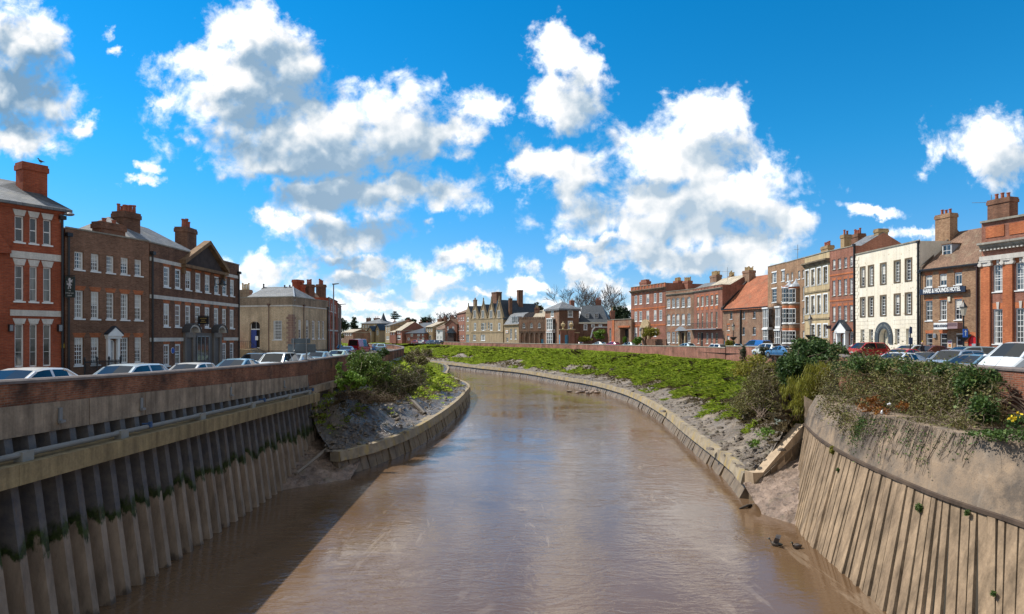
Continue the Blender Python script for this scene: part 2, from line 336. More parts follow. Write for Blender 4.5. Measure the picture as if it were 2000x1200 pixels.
# ------------------------------------------------------------------ mesh helpers
def P(px_, py_, Y): return Vector(((px_ - HX) / F * Y, Y, EZ - (py_ - HY) / F * Y))
def XY(px_, Y): return ((px_ - HX) / F * Y, Y)
ORG = {}
def empty(name, loc, label, cat, group=None, rz=0, kind=None):
    o = bpy.data.objects.new(name, None); COL.objects.link(o)
    o.empty_display_size = .3; o.location = loc; o.rotation_euler = (0, 0, rz)
    ORG[o] = Vector(loc)
    return tag(o, label, cat, group, kind)
def tag(o, label=None, cat=None, group=None, kind=None):
    if label: o['label'] = label
    if cat: o['category'] = cat
    if group: o['group'] = group
    if kind: o['kind'] = kind
    return o
class MB:
    def __init__(s): s.v, s.f, s.m = [], [], []
    def poly(s, pts, mi=0):
        k = len(s.v); s.v += [Vector(p) for p in pts]; s.f.append(tuple(range(k, k + len(pts)))); s.m.append(mi); return s
    def hexa(s, b, t, mi=0, caps=True):            # bottom loop and top loop, same count
        n = len(b); k = len(s.v); s.v += [Vector(p) for p in b] + [Vector(p) for p in t]
        for i in range(n): s.f.append((k + i, k + (i + 1) % n, k + n + (i + 1) % n, k + n + i)); s.m.append(mi)
        if caps:
            s.f.append(tuple(k + i for i in reversed(range(n)))); s.f.append(tuple(k + n + i for i in range(n))); s.m += [mi, mi]
        return s
    def box(s, c, size, rz=0, mi=0):
        x, y, z = [q / 2 for q in size]; cs, sn = math.cos(rz), math.sin(rz)
        f = lambda a, b, h: Vector((c[0] + a * cs - b * sn, c[1] + a * sn + b * cs, c[2] + h))
        lo = [f(-x, -y, -z), f(x, -y, -z), f(x, y, -z), f(-x, y, -z)]; hi = [f(-x, -y, z), f(x, -y, z), f(x, y, z), f(-x, y, z)]
        return s.hexa(lo, hi, mi)
    def tube(s, pts, rad, n=6, mi=0, caps=True):
        pts = [Vector(p) for p in pts]; rads = rad if isinstance(rad, (list, tuple)) else [rad] * len(pts)
        k = len(s.v); up0 = None
        for i, p in enumerate(pts):
            d = (pts[min(i + 1, len(pts) - 1)] - pts[max(i - 1, 0)]).normalized()
            a = d.cross(Vector((0, 0, 1)) if abs(d.z) < .95 else Vector((1, 0, 0))).normalized()
            if up0 is not None and a.dot(up0) < 0: a = -a
            up0 = a; b = d.cross(a)
            for j in range(n):
                t = 2 * math.pi * j / n; s.v.append(p + (a * math.cos(t) + b * math.sin(t)) * rads[i])
        for i in range(len(pts) - 1):
            for j in range(n):
                s.f.append((k + i * n + j, k + i * n + (j + 1) % n, k + (i + 1) * n + (j + 1) % n, k + (i + 1) * n + j)); s.m.append(mi)
        if caps:
            s.f.append(tuple(k + j for j in reversed(range(n)))); s.f.append(tuple(k + (len(pts) - 1) * n + j for j in range(n))); s.m += [mi, mi]
        return s
    def lathe(s, c, prof, n=12, mi=0):              # prof: (radius, z)
        k = len(s.v)
        for r, z in prof:
            for j in range(n):
                t = 2 * math.pi * j / n; s.v.append(Vector((c[0] + r * math.cos(t), c[1] + r * math.sin(t), c[2] + z)))
        for i in range(len(prof) - 1):
            for j in range(n):
                s.f.append((k + i * n + j, k + i * n + (j + 1) % n, k + (i + 1) * n + (j + 1) % n, k + (i + 1) * n + j)); s.m.append(mi)
        s.f.append(tuple(k + j for j in reversed(range(n)))); s.f.append(tuple(k + (len(prof) - 1) * n + j for j in range(n))); s.m += [mi, mi]
        return s
    def ball(s, c, r, n=8, m=6, mi=0):
        r = (r, r, r) if isinstance(r, (int, float)) else r; k = len(s.v)
        for i in range(m + 1):
            a = math.pi * i / m
            for j in range(n):
                t = 2 * math.pi * j / n
                s.v.append(Vector((c[0] + r[0] * math.sin(a) * math.cos(t), c[1] + r[1] * math.sin(a) * math.sin(t), c[2] + r[2] * math.cos(a))))
        for i in range(m):
            for j in range(n):
                s.f.append((k + i * n + j, k + (i + 1) * n + j, k + (i + 1) * n + (j + 1) % n, k + i * n + (j + 1) % n)); s.m.append(mi)
        return s
    def build(s, name, mats, parent=None, smooth=False, mat4=None):
        mats = mats if isinstance(mats, (list, tuple)) else [mats]
        root = parent
        while root is not None and root.parent is not None: root = root.parent
        org = ORG.get(root, Vector((0, 0, 0))) if root is not None else Vector((0, 0, 0))
        vs = s.v if mat4 is None else [mat4 @ v for v in s.v]
        me = bpy.data.meshes.new(name)
        me.from_pydata([tuple(v - org) for v in vs], [], s.f); 
        for m in mats: me.materials.append(m)
        if len(mats) > 1: me.polygons.foreach_set('material_index', s.m)
        # metric UVs laid along each face
        uv = me.uv_layers.new(name='metric'); Z = Vector((0, 0, 1)); me.update()
        for p in me.polygons:
            nrm = p.normal; t = Z.cross(nrm)
            t = Vector((1, 0, 0)) if t.length < .08 else t.normalized()
            b = nrm.cross(t)
            for li in p.loop_indices:
                q = Vector(vs[me.loops[li].vertex_index]); uv.data[li].uv = (q.dot(t), q.dot(b))
        if smooth:
            me.polygons.foreach_set('use_smooth', [True] * len(me.polygons))
            if smooth != 'all': me.set_sharp_from_angle(angle=R(38))
        o = bpy.data.objects.new(name, me); COL.objects.link(o)
        if parent is not None: o.parent = parent
        else: ORG[o] = Vector((0, 0, 0))
        return o
def np_mesh(name, verts, faces, mat, parent=None, smooth=False):   # verts (N,3), faces (M,k)
    root = parent
    while root is not None and root.parent is not None: root = root.parent
    org = ORG.get(root, Vector((0, 0, 0))) if root is not None else Vector((0, 0, 0))
    verts = np.asarray(verts, np.float32) - np.array(org, np.float32); faces = np.asarray(faces, np.int32)
    me = bpy.data.meshes.new(name); k = faces.shape[1]
    me.vertices.add(len(verts)); me.vertices.foreach_set('co', verts.ravel())
    me.loops.add(faces.size); me.loops.foreach_set('vertex_index', faces.ravel())
    me.polygons.add(len(faces)); me.polygons.foreach_set('loop_start', np.arange(0, faces.size, k, dtype=np.int32))
    me.polygons.foreach_set('loop_total', np.full(len(faces), k, np.int32))
    if smooth: me.polygons.foreach_set('use_smooth', np.ones(len(faces), bool))
    me.materials.append(mat); me.update(calc_edges=True)
    o = bpy.data.objects.new(name, me); COL.objects.link(o)
    if parent is not None: o.parent = parent
    else: ORG[o] = Vector((0, 0, 0))
    return o
def copy_tree(o, parent=None):
    c = o.copy(); COL.objects.link(c)
    if parent is not None: c.parent = parent
    for ch in list(o.children): copy_tree(ch, c)
    return c
def text(s, size, mat, parent, origin, right, up, name='lettering', squeeze=1.0, depth=.01, bold=0.0):
    cu = bpy.data.curves.new(name, 'FONT'); cu.body = s; cu.size = size; cu.align_x = 'CENTER'; cu.align_y = 'CENTER'; cu.extrude = depth; cu.offset = bold
    to = bpy.data.objects.new(name, cu); COL.objects.link(to)
    me = bpy.data.meshes.new_from_object(to.evaluated_get(bpy.context.evaluated_depsgraph_get()))
    bpy.data.objects.remove(to)
    right, up = Vector(right).normalized(), Vector(up).normalized(); n = right.cross(up)
    root = parent
    while root.parent is not None: root = root.parent
    org = Vector(origin) - ORG.get(root, Vector((0, 0, 0)))
    m4 = Matrix.Identity(4); m4.col[0][:3] = right * squeeze; m4.col[1][:3] = up; m4.col[2][:3] = n; m4.col[3][:3] = org
    me.transform(m4); me.materials.clear(); me.materials.append(mat); me.name = name
    o = bpy.data.objects.new(name, me); COL.objects.link(o); o.parent = parent
    return o

# ------------------------------------------------------------------ facades
class Fac:
    """a vertical plane in plan from A to B; u along it, d out of it, z up"""
    def __init__(s, A, B, flip=None):
        s.A, s.B = Vector((A[0], A[1], 0)), Vector((B[0], B[1], 0)); s.L = (s.B - s.A).length; s.e = (s.B - s.A).normalized()
        s.n = Vector((s.e.y, -s.e.x, 0))
        if s.n.dot(-s.A) < 0: s.n = -s.n
    def w(s, u, z, d=0): q = s.A + s.e * u + s.n * d; return Vector((q.x, q.y, z))
    def uz(s, px_, py_, d=0):
        rx = (px_ - HX) / F; a = s.A + s.n * d
        # a + e*u = t*(rx,1)
        det = -s.e.x + rx * s.e.y
        u = (a.x - rx * a.y) / det; t = a.y + s.e.y * u
        return u, EZ - (py_ - HY) / F * t
    def box(s, mb, u0, u1, z0, z1, d0, d1, mi=0):
        lo = [s.w(u0, z0, d0), s.w(u1, z0, d0), s.w(u1, z0, d1), s.w(u0, z0, d1)]
        hi = [s.w(u0, z1, d0), s.w(u1, z1, d0), s.w(u1, z1, d1), s.w(u0, z1, d1)]
        if s.e.cross(-s.n).z > 0: lo.reverse(); hi.reverse()
        return mb.hexa(lo, hi, mi)
    def prism(s, mb, sec, u0, u1, mi=0):            # section in (d, z), extruded along u
        a = [s.w(u0, z, d) for d, z in sec]; b = [s.w(u1, z, d) for d, z in sec]
        return mb.hexa(a, b, mi)
    def plate(s, mb, pts, d0, d1, mi=0):            # outline in (u, z), from d0 out to d1
        return mb.hexa([s.w(u, z, d0) for u, z in pts], [s.w(u, z, d1) for u, z in pts], mi)
class Bld:
    def __init__(s, name, label, cat, a, b, top, depth, mat, base=0.0, group=None, world=False, dz=0):
        A, B = (a, b) if world else (XY(*a), XY(*b))
        s.f = Fac(A, B); s.top, s.D, s.mat, s.base = top, depth, mat, base
        m = s.f.w(s.f.L / 2, base)
        s.root = empty(name, m, label, cat, group); s.op = []
    def uz(s, x, y, d=0): return s.f.uz(x, y, d)
    def rect(s, x0, y0, x1, y1):
        u0, _ = s.uz(x0, 600); u1, _ = s.uz(x1, 600); xm = (x0 + x1) / 2
        return min(u0, u1), s.uz(xm, y1)[1], max(u0, u1), s.uz(xm, y0)[1]
    def row(s, xs, yl, yr=None, **k):
        yr = yr or yl
        r = [s.rect(*(xs[0][0], yl[0], xs[0][1], yl[1])), s.rect(*(xs[-1][0], yr[0], xs[-1][1], yr[1]))]
        z0, z1 = (r[0][1] + r[1][1]) / 2, (r[0][3] + r[1][3]) / 2
        for a, b in xs:
            q = s.rect(a, 600, b, 500); s.win(q[0], z0, q[2], z1, **k)
    def win(s, u0, z0, u1, z1, nx=2, ny=4, sill=WHITE, lintel=None, lh=.32, splay=.14, arch=0, rec=.11, frame=WHITE, pane=None, surround=None, sw=.12, fw=None, sash=True, revmat=None, door=None, keystone=None):
        u0, u1 = max(u0, .06), min(u1, s.f.L - .06)
        s.op.append((u0, z0, u1, z1, arch, rec)); f = s.f; w = u1 - u0; h = z1 - z0
        fw = fw or min(.085, .16 * w); bw = min(.032, .06 * w)
        mb = MB(); d0, d1 = -rec - .05, -rec + .01
        f.box(mb, u0, u0 + fw, z0, z1, d0, d1); f.box(mb, u1 - fw, u1, z0, z1, d0, d1)
        f.box(mb, u0 + fw, u1 - fw, z0, z0 + fw * 1.2, d0, d1); f.box(mb, u0 + fw, u1 - fw, z1 - fw, z1, d0, d1)
        iu0, iu1, iz0, iz1 = u0 + fw, u1 - fw, z0 + fw * 1.2, z1 - fw
        if sash: zm = (iz0 + iz1) / 2; f.box(mb, iu0, iu1, zm - .03, zm + .03, d0 + .01, d1 - .012)
        for i in range(1, nx):
            u = iu0 + (iu1 - iu0) * i / nx; f.box(mb, u - bw / 2, u + bw / 2, iz0, iz1, d0 + .015, d1 - .02)
        for j in range(1, ny):
            if sash and j * 2 == ny: continue
            z = iz0 + (iz1 - iz0) * j / ny; f.box(mb, iu0, iu1, z - bw / 2, z + bw / 2, d0 + .015, d1 - .022)
        if arch:                                    # spandrels of frame paint inside the arch
            for side in (0, 1): f.plate(mb, s.spandrel(u0, u1, z1, arch, side, .06), d1 - .03, d1 + .004)
        wo = mb.build('window' if not door else 'door', frame, s.root)
        g = MB(); f.box(g, iu0 - .01, iu1 + .01, iz0 - .01, iz1 + .01, d0 - .02, d0 + .02)
        g.build('pane' if not door else 'door_leaf', pane or door or PANE, wo)
        if not door and pane is None and iu1 - iu0 > .35:
            k = rnd.random(); hgt = (iz1 - iz0)
            if k < .30: c = MB(); f.box(c, iu0, iu1, iz1 - hgt * rnd.uniform(.18, .62), iz1, d0 + .021, d0 + .0225); c.build('blind', BLIND, wo)
            elif k < .58:
                for a_, b_ in ((iu0, iu0 + (iu1 - iu0) * rnd.uniform(.14, .32)), (iu1 - (iu1 - iu0) * rnd.uniform(.14, .32), iu1)): c = MB(); f.box(c, a_, b_, iz0, iz1, d0 + .021, d0 + .0225); c.build('curtain', CURT, wo)
        if sill: b = MB(); f.box(b, u0 - .07, u1 + .07, z0 - .085, z0, -rec, .07); b.build('sill', sill, wo)
        if lintel:
            b = MB(); f.plate(b, [(u0, z1 + .004), (u1, z1 + .004), (u1 + splay, z1 + lh), (u0 - splay, z1 + lh)], -.02, .004 if lintel not in (WHITEST,) else .05)
            b.build('lintel', lintel, wo)
        if keystone: b = MB(); uc = (u0 + u1) / 2; f.plate(b, [(uc - .07, z1 - .02), (uc + .07, z1 - .02), (uc + .12, z1 + lh + .1), (uc - .12, z1 + lh + .1)], -.01, .07); b.build('keystone', keystone, wo)
        if surround:
            b = MB()
            for q in ((u0 - sw, u0, z0 - sw, z1 + sw), (u1, u1 + sw, z0 - sw, z1 + sw), (u0, u1, z1, z1 + sw), (u0, u1, z0 - sw, z0)): f.box(b, *q, -.01, .05)
            b.build('surround', surround, wo)
        return wo
    def spandrel(s, u0, u1, z1, rise, side, ext=0):
        n = 6; uc = (u0 + u1) / 2; hw = (u1 - u0) / 2; pts = []
        for i in range(n + 1):
            t = math.pi / 2 * i / n
            pts.append((uc + (-1 if side == 0 else 1) * hw * math.cos(t), z1 - rise + rise * math.sin(t)))
        return pts + [((u0 if side == 0 else u1), z1)]
    def walls(s, cap=True, back=True, mat=None, sides=(1, 1)):
        f = s.f; L = f.L; mb = MB(); mb2 = None
        us = sorted({0.004, L - .004, *[o[0] for o in s.op], *[o[2] for o in s.op]}); zs = sorted({s.base, s.top, *[o[1] for o in s.op], *[o[3] for o in s.op]})
        for i in range(len(us) - 1):
            if us[i + 1] - us[i] < 1e-4: continue
            run = None
            for j in range(len(zs) - 1):
                um, zm = (us[i] + us[i + 1]) / 2, (zs[j] + zs[j + 1]) / 2
                solid = zs[j + 1] - zs[j] > 1e-5 and not any(o[0] < um < o[2] and o[1] < zm < o[3] for o in s.op)
                if solid: run = (run[0] if run else zs[j], zs[j + 1])
                if run and (not solid or j == len(zs) - 2):
                    s.quad(mb, us[i], us[i + 1], run[0], run[1]); run = None
        for (u0, z0, u1, z1, arch, rec) in s.op:
            r = -rec - .05
            mb.poly([f.w(u0, z0), f.w(u0, z1), f.w(u0, z1, r), f.w(u0, z0, r)]); mb.poly([f.w(u1, z0), f.w(u1, z0, r), f.w(u1, z1, r), f.w(u1, z1)])
            mb.poly([f.w(u0, z1), f.w(u1, z1), f.w(u1, z1, r), f.w(u0, z1, r)]); mb.poly([f.w(u0, z0), f.w(u0, z0, r), f.w(u1, z0, r), f.w(u1, z0)])
            if arch:
                for side in (0, 1): f.plate(mb, s.spandrel(u0, u1, z1, arch, side), -rec + .02, 0)
        D = -s.D
        for u in [q for q, k in zip((.004, L - .004), sides) if k]: mb.poly([f.w(u, s.base), f.w(u, s.top), f.w(u, s.top, D), f.w(u, s.base, D)])
        if back: mb.poly([f.w(.004, s.base, D), f.w(L - .004, s.base, D), f.w(L - .004, s.top, D), f.w(.004, s.top, D)])
        if cap: mb.poly([f.w(.004, s.top), f.w(L - .004, s.top), f.w(L - .004, s.top, D), f.w(.004, s.top, D)])
        s.wall = mb.build('wall', mat or s.mat, s.root); return s.wall
    def quad(s, mb, u0, u1, z0, z1, d=0):
        q = [s.f.w(u0, z0, d), s.f.w(u1, z0, d), s.f.w(u1, z1, d), s.f.w(u0, z1, d)]
        nrm = (q[1] - q[0]).cross(q[3] - q[0])
        if nrm.dot(s.f.n) < 0: q.reverse()
        mb.poly(q)
    def part(s, name, mat, u0, u1, z0, z1, d0, d1, parent=None):
        mb = MB(); s.f.box(mb, u0, u1, z0, z1, d0, d1); return mb.build(name, mat, parent or s.root)
    def band(s, z0, z1, mat=WHITEST, d=.06, u0=0, u1=None, name='band'):
        return s.part(name, mat, u0, s.f.L if u1 is None else u1, z0, z1, -.01, d)
    def zat(s, x, y): return s.uz(x, y)[1]
    def uat(s, x): return s.uz(x, 600)[0]
    def cornice(s, z, h, mat, proj=.35, u0=0, u1=None, name='cornice'):
        mb = MB(); sec = [(-.05, z), (.06, z), (proj * .5, z + h * .35), (proj * .55, z + h * .55), (proj, z + h * .7), (proj, z + h), (-.05, z + h)]
        s.f.prism(mb, sec, u0, s.f.L if u1 is None else u1); return mb.build(name, mat, s.root)
    def gable_roof(s, zr, mat, ov=.2, u0=0, u1=None, ze=None, D=None, d0=0.0, ridge=.5, ends=True):
        u1 = s.f.L if u1 is None else u1; ze = s.top if ze is None else ze; D = D or s.D; mb = MB()
        sl = (zr - ze) / (D * ridge)
        sec = [(d0 + ov, ze - sl * ov - .1), (d0 + ov, ze - sl * ov), (d0 - D * ridge, zr), (d0 - D - ov, ze - .1), (d0 - D - ov, ze - .25)]
        s.f.prism(mb, sec, u0, u1); r = mb.build('roof', mat, s.root)
        if ends:
            g = MB()
            for u in (u0 - .02, u1 + .02): g.poly([s.f.w(u, ze, d0), s.f.w(u, zr - .06, d0 - D * ridge), s.f.w(u, ze, d0 - D)])
            g.build('gable', s.mat, s.root)
        return r
    def hip_roof(s, zr, mat, ov=.3, u0=0, u1=None, ze=None, D=None, hl=None, hr=None, d0=0):
        u1 = s.f.L if u1 is None else u1; ze = s.top if ze is None else ze; D = D or s.D
        hl = D / 2 if hl is None else hl; hr = D / 2 if hr is None else hr; f = s.f; mb = MB()
        a, b, c, d = f.w(u0 - ov, ze, d0 + ov), f.w(u1 + ov, ze, d0 + ov), f.w(u1 + ov, ze, d0 - D - ov), f.w(u0 - ov, ze, d0 - D - ov)
        p, q = f.w(u0 + hl, zr, d0 - D / 2), f.w(u1 - hr, zr, d0 - D / 2)
        dn = Vector((0, 0, -.14))
        mb.poly([a, b, q, p]); mb.poly([b, c, q]); mb.poly([c, d, p, q]); mb.poly([d, a, p])
        for s1, s2 in ((a, b), (b, c), (c, d), (d, a)): mb.poly([s1, s1 + dn, s2 + dn, s2])
        mb.poly([a + dn, b + dn, c + dn, d + dn])
        return mb.build('roof', mat, s.root)
    def chimney(s, u, d, w, dp, z0, z1, pots=3, mat=None, pot=TERRA, ph=.5, rows=1, cap=True):
        mat = mat or s.mat; mb = MB(); f = s.f
        f.box(mb, u - w / 2, u + w / 2, z0, z1 - .45, d - dp / 2, d + dp / 2)
        f.box(mb, u - w / 2 - .07, u + w / 2 + .07, z1 - .45, z1 - .15, d - dp / 2 - .07, d + dp / 2 + .07)
        f.box(mb, u - w / 2 - .03, u + w / 2 + .03, z1 - .15, z1, d - dp / 2 - .03, d + dp / 2 + .03)
        c = mb.build('chimney', mat, s.root)
        along = w >= dp; span = (w if along else dp) * .8
        for i in range(pots):
            for r_ in range(rows):
                o = (i + .5) / pots * span - span / 2; o2 = 0 if rows == 1 else (r_ - .5) * (dp if along else w) * .5
                uu, dd = (u + o, d + o2) if along else (u + o2, d + o)
                q = f.w(uu, z1, dd); b = MB(); r = min(.14, span / pots * .42); hh = ph * rnd.uniform(.75, 1.15)
                b.lathe(q, [(r, 0), (r * .85, hh * .8), (r * 1.15, hh * .85), (r * 1.1, hh), (r * .75, hh)], 8); b.build('chimney_pot', pot, c)
        return c
    def chimneyp(s, x, y, d, w, dp, z0, *a, **k):   # stack whose axis and top show at photo column x, row y
        u, z = s.uz(x, y, d); return s.chimney(u, d, w, dp, z0, z, *a, **k)
    def pipe(s, u, z0, z1, mat=BLACK, d=.12, r=.06, name='downpipe'):
        mb = MB(); mb.tube([s.f.w(u, z0, d), s.f.w(u, z1, d)], r, 8); s.f.box(mb, u - .16, u + .16, z1, z1 + .22, .01, .26); return mb.build(name, mat, s.root)
    def dormer(s, u, z, w, h, d, roofmat, kind='gable'):
        f = s.f; mb = MB(); f.box(mb, u - w / 2, u + w / 2, z, z + h, d - 2.2, d)
        o = mb.build('dormer', LEAD, s.root)
        t = MB()
        if kind == 'gable': f.plate(t, [(u - w / 2 - .12, z + h), (u + w / 2 + .12, z + h), (u, z + h + w * .35)], d - 2.2, d + .12)
        elif kind == 'arch': f.plate(t, [(u + (w / 2 + .1) * math.cos(a), z + h + .32 * math.sin(a)) for a in [math.pi * i / 8 for i in range(9)]], d - 2.2, d + .1)
        else: f.plate(t, [(u - w / 2 - .08, z + h), (u + w / 2 + .08, z + h), (u + w / 2 + .08, z + h + .1), (u - w / 2 - .08, z + h + .1)], d - 2.2, d + .12)
        t.build('dormer_roof', roofmat, o)
        b = MB()
        f.box(b, u - w / 2 + .04, u + w / 2 - .04, z + .05, z + h - .04, d, d + .03); b.build('dormer_window', WHITE, o)
        g = MB()
        for i in range(2):
            for j in range(2):
                a0 = u - w / 2 + .1 + i * (w - .2) / 2; z_ = z + .12 + j * (h - .2) / 2
                f.box(g, a0 + .02, a0 + (w - .2) / 2 - .02, z_, z_ + (h - .2) / 2 - .05, d + .01, d + .036)
        g.build('dormer_pane', PANE, o)
    def parapet(s, ztop, h, mat=None, coping=GREYST, th=.35, panels=0):
        s.band(ztop, ztop + .1, coping, .05, name='coping')

# ------------------------------------------------------------------ left bank street, near to far
def zx(scale, x0, y0): return lambda l: [(x0 + a / scale, x0 + b / scale) for a, b in l]
# red hotel with white bands
b = Bld('hotel_building', 'red brick hotel with white bands at the left edge of the photo', 'hotel', (-75, 31.95), (124.5, 36), 0, 9, BR['hotel'])
b.top = b.zat(122, 410); b.root['label'] = 'red brick hotel with white stone bands and tall narrow windows, nearest on the left street'
zz = zx(2.61, 0, 300)
xs = [(28.7, 46.7), (58, 73), (84.3, 100.3)]; xs0 = [(-62, -44), (-30, -13)]
for X_, y1, y2 in ((xs, (421, 472), (430.5, 480)), (xs0, (408, 462), (413, 466))): b.row(X_, y1, y2, nx=1, ny=2, lintel=WHITEST, lh=.34, splay=.10)
for X_, y1, y2 in ((xs, (518, 588), (523.5, 591)), (xs0, (512, 586), (515, 587))): b.row(X_, y1, y2, nx=1, ny=3, lintel=WHITEST, lh=.36, splay=.10, sash=False)
for X_, y1, y2 in ((xs, (632.7, 717), (634, 716)), (xs0, (632, 719), (632, 718))): b.row(X_, y1, y2, nx=1, ny=3, lintel=WHITEST, lh=.30, splay=.10, sash=False, sill=None)
b.walls()
z = (b.zat(30, 490.5) + b.zat(120, 499)) / 2; b.band(z - .38, z, u0=b.uat(19.5), u1=b.f.L - .03)
z = (b.zat(30, 605.5) + b.zat(120, 608)) / 2; b.band(z - .33, z, u0=b.uat(19.5), u1=b.f.L - .03)
z = (b.zat(30, 648) + b.zat(120, 650)) / 2
b.cornice(b.top - .3, .3, BR['hotel'], .22); b.hip_roof(b.top + 2.0, SLATE, .32, D=8)
b.chimneyp(62, 322, -2.6, 1.25, .9, b.top - .5, 0, BR['hotel'])
# projecting porch gable at the left
mb = MB(); ug = b.uat(-24); b.f.plate(mb, [(ug - 1.4, b.zat(0, 500)), (b.uat(18), b.zat(0, 494)), (b.uat(18), b.zat(0, 488)), (ug, b.zat(-24, 430)), (ug - 1.4, b.zat(0, 488))], -.02, .28); mb.build('porch_gable', BR['hotel'], b.root)
b.part('plinth', BR['hotel'], 0, b.f.L - .02, 0, .35, 0, .05)
b.pipe(b.f.L - .12, 0, b.top - .6)
H1 = b
def fbox(B, name, label, cat, mat, x, y0, y1, wpx, d0, d1, group=None):
    u, zt = B.uz(x, y0); _, zb = B.uz(x, y1); r = empty(name, B.f.w(u, zb, d0), label, cat, group)
    w_ = abs(B.uat(x + wpx / 2) - B.uat(x - wpx / 2)); mb = MB(); B.f.box(mb, u - w_ / 2, u + w_ / 2, zb, zt, d0, d1); return r, mb, u, zb, zt, w_
for x, lab in ((18.5, 'black wall loudspeaker left of the hotel ground floor windows'), (114.5, 'black wall loudspeaker right of the hotel ground floor windows')):
    r, mb, u, zb, zt, w_ = fbox(H1, 'wall_speaker', lab, 'speaker', BLACK, x, 634, 648, 8, .05, .25, 'black loudspeakers on the hotel wall')
    mb.build('cabinet', BLACK, r); m2 = MB(); H1.f.box(m2, u - w_ * .4, u + w_ * .4, zb + .04, zt - .04, .25, .262); m2.build('grille', GREYM, r)
r, mb, u, zb, zt, w_ = fbox(H1, 'alarm_box', 'small yellow box beside the downpipe at the hotel corner', 'wall box', None, 121, 672, 680, 5, .03, .13); mb.build('cover', plain('yellow_plastic', (.55, .36, .02)), r)
m2 = MB(); H1.f.box(m2, u - w_ * .3, u + w_ * .3, zb - .06, zb, .04, .1); m2.build('base', BLACK, r)
# hotel hanging sign
u, zt = H1.uz(122.2, 541); _, zb = H1.uz(122.2, 582)
r = empty('hanging_sign', H1.f.w(u, zb, .1), 'black hanging hotel sign with a white lion, on the red brick corner', 'sign')
e2 = Vector((1, 0, 0)); c0 = H1.f.w(u, 0, .28); wS = .56; hS = zt - zb
mb = MB(); lo = [c0 + e2 * a + Vector((0, q, zb)) for a, q in ((0, .0), (wS, .0), (wS, .06), (0, .06))]; mb.hexa(lo, [p + Vector((0, 0, hS)) for p in lo]); mb.build('board', plain('green_black_board', (.008, .018, .016), .5), r)
mb = MB(); mb.tube([H1.f.w(u, zt + .05, 0), c0 + e2 * wS + Vector((0, .03, zt + .05))], .025); mb.build('bracket', BLACK, r)
LION = [(.40,.98),(.56,1),(.66,.93),(.62,.84),(.70,.80),(.92,.86),(.97,.80),(.78,.72),(.92,.66),(.88,.60),(.68,.62),(.64,.54),(.70,.44),(.84,.40),(.80,.33),(.62,.34),(.66,.24),(.72,.10),(.66,.04),(.52,.05),(.54,.18),(.44,.30),(.36,.16),(.40,.04),(.26,.03),(.26,.16),(.34,.32),(.30,.42),(.16,.36),(.10,.46),(.16,.58),(.06,.66),(.10,.76),(.18,.70),(.16,.62),(.24,.52),(.22,.46),(.34,.50),(.40,.62),(.36,.74),(.30,.86)]
mb = MB(); mb.poly([c0 + e2 * (wS * (.12 + .74 * x)) + Vector((0, -.006, zb + hS * (.40 + .54 * y))) for x, y in LION]); mb.build('lion_emblem', plain('pale_emblem', (.45, .45, .48)), r)
for i, (t, sz, yy) in enumerate((('The', .10, .33), ('White Lion', .125, .22), ('Hotel', .115, .10))):
    text(t, sz, plain('pale_lettering', (.5, .5, .5), var=0), r, c0 + e2 * wS / 2 + Vector((0, -.008, zb + hS * yy)), (1, 0, 0), (0, 0, 1), depth=.003, squeeze=.85)
# grey floodlight at the eaves
q = H1.f.w(H1.f.L - .1, H1.zat(124, 421), .1); r = empty('wall_floodlight', q, 'grey rounded lamp head under the eaves corner of the red hotel', 'lamp')
mb = MB(); mb.ball(q + Vector((.38, .0, .03)), (.30, .2, .1), 12, 8); mb.build('lamp_head', GREYM, r, True); mb = MB(); mb.tube([q, q + Vector((.2, 0, 0))], .03); mb.box(q + Vector((-.1, 0, -.2)), (.14, .1, .5)); mb.build('bracket', GREYM, r)

# brown brick georgian house
b = Bld('georgian_house', 'brown brick three storey house with five bays and a white doorcase, beside the red hotel', 'house', (127.5, 36.1), (291, 41.5), 8.88, 9, BR['brown'])
b.top = (b.zat(130, 446) + b.zat(288, 472)) / 2
zz = zx(2.61, 0, 300); xs = zz([(380, 427), (464, 507), (543, 583), (616, 656), (687, 724)])
b.row(xs, (491, 526), (508.5, 540), nx=3, ny=4, lintel=BR['brown'], lh=.25)
b.row(xs, (567.5, 622), (576.5, 626), nx=3, ny=6, lintel=BR['orange'], lh=.28)
b.row(xs[:2] + xs[3:], (660, 716), (659, 707), nx=3, ny=6, lintel=BR['orange'], lh=.28)
u0, u1 = b.uat(546 / 2.61), b.uat(596 / 2.61)
b.win(u0 + .1, .12, u1 - .1, 2.3, nx=2, ny=3, sill=None, sash=False, fw=.1, door=plain('grey_white_door', (.5, .52, .54)), arch=.3)
b.walls(); b.band(b.top, b.top + .09, GREYST, .05, name='coping')
mb = MB()
for a in (u0 - .08, u1 - .08): b.f.box(mb, a, a + .16, .1, 2.35, .0, .18)
b.f.box(mb, u0 - .14, u1 + .14, 2.35, 2.5, 0, .24); dc = mb.build('doorcase', WHITE, b.root)
mb = MB(); um = (u0 + u1) / 2; b.f.plate(mb, [(u0 - .2, 2.5), (u1 + .2, 2.5), (u1 + .2, 2.58), (um, 3.05), (u0 - .2, 2.58)], 0, .32); mb.build('pediment', WHITE, dc)
mb = MB(); b.f.plate(mb, [(u0 - .24, 2.6), (um, 3.08), (u1 + .24, 2.6), (u1 + .24, 2.65), (um, 3.15), (u0 - .24, 2.65)], 0, .34); mb.build('pediment_roof', SLATED, dc)
b.gable_roof(b.top + .75, SLATE, 0, b.uat(120), b.uat(215), ze=b.top - .3, D=7, d0=-.5, ends=False)
b.chimneyp(213, 437, -2.2, 1.75, .8, b.top - .4, 2, BR['dark'], TERRA, .3)
b.chimneyp(247, 416, -4.6, 1.35, 1.1, b.top - .4, 4, BR['dark'], TERRA, .62, rows=2)
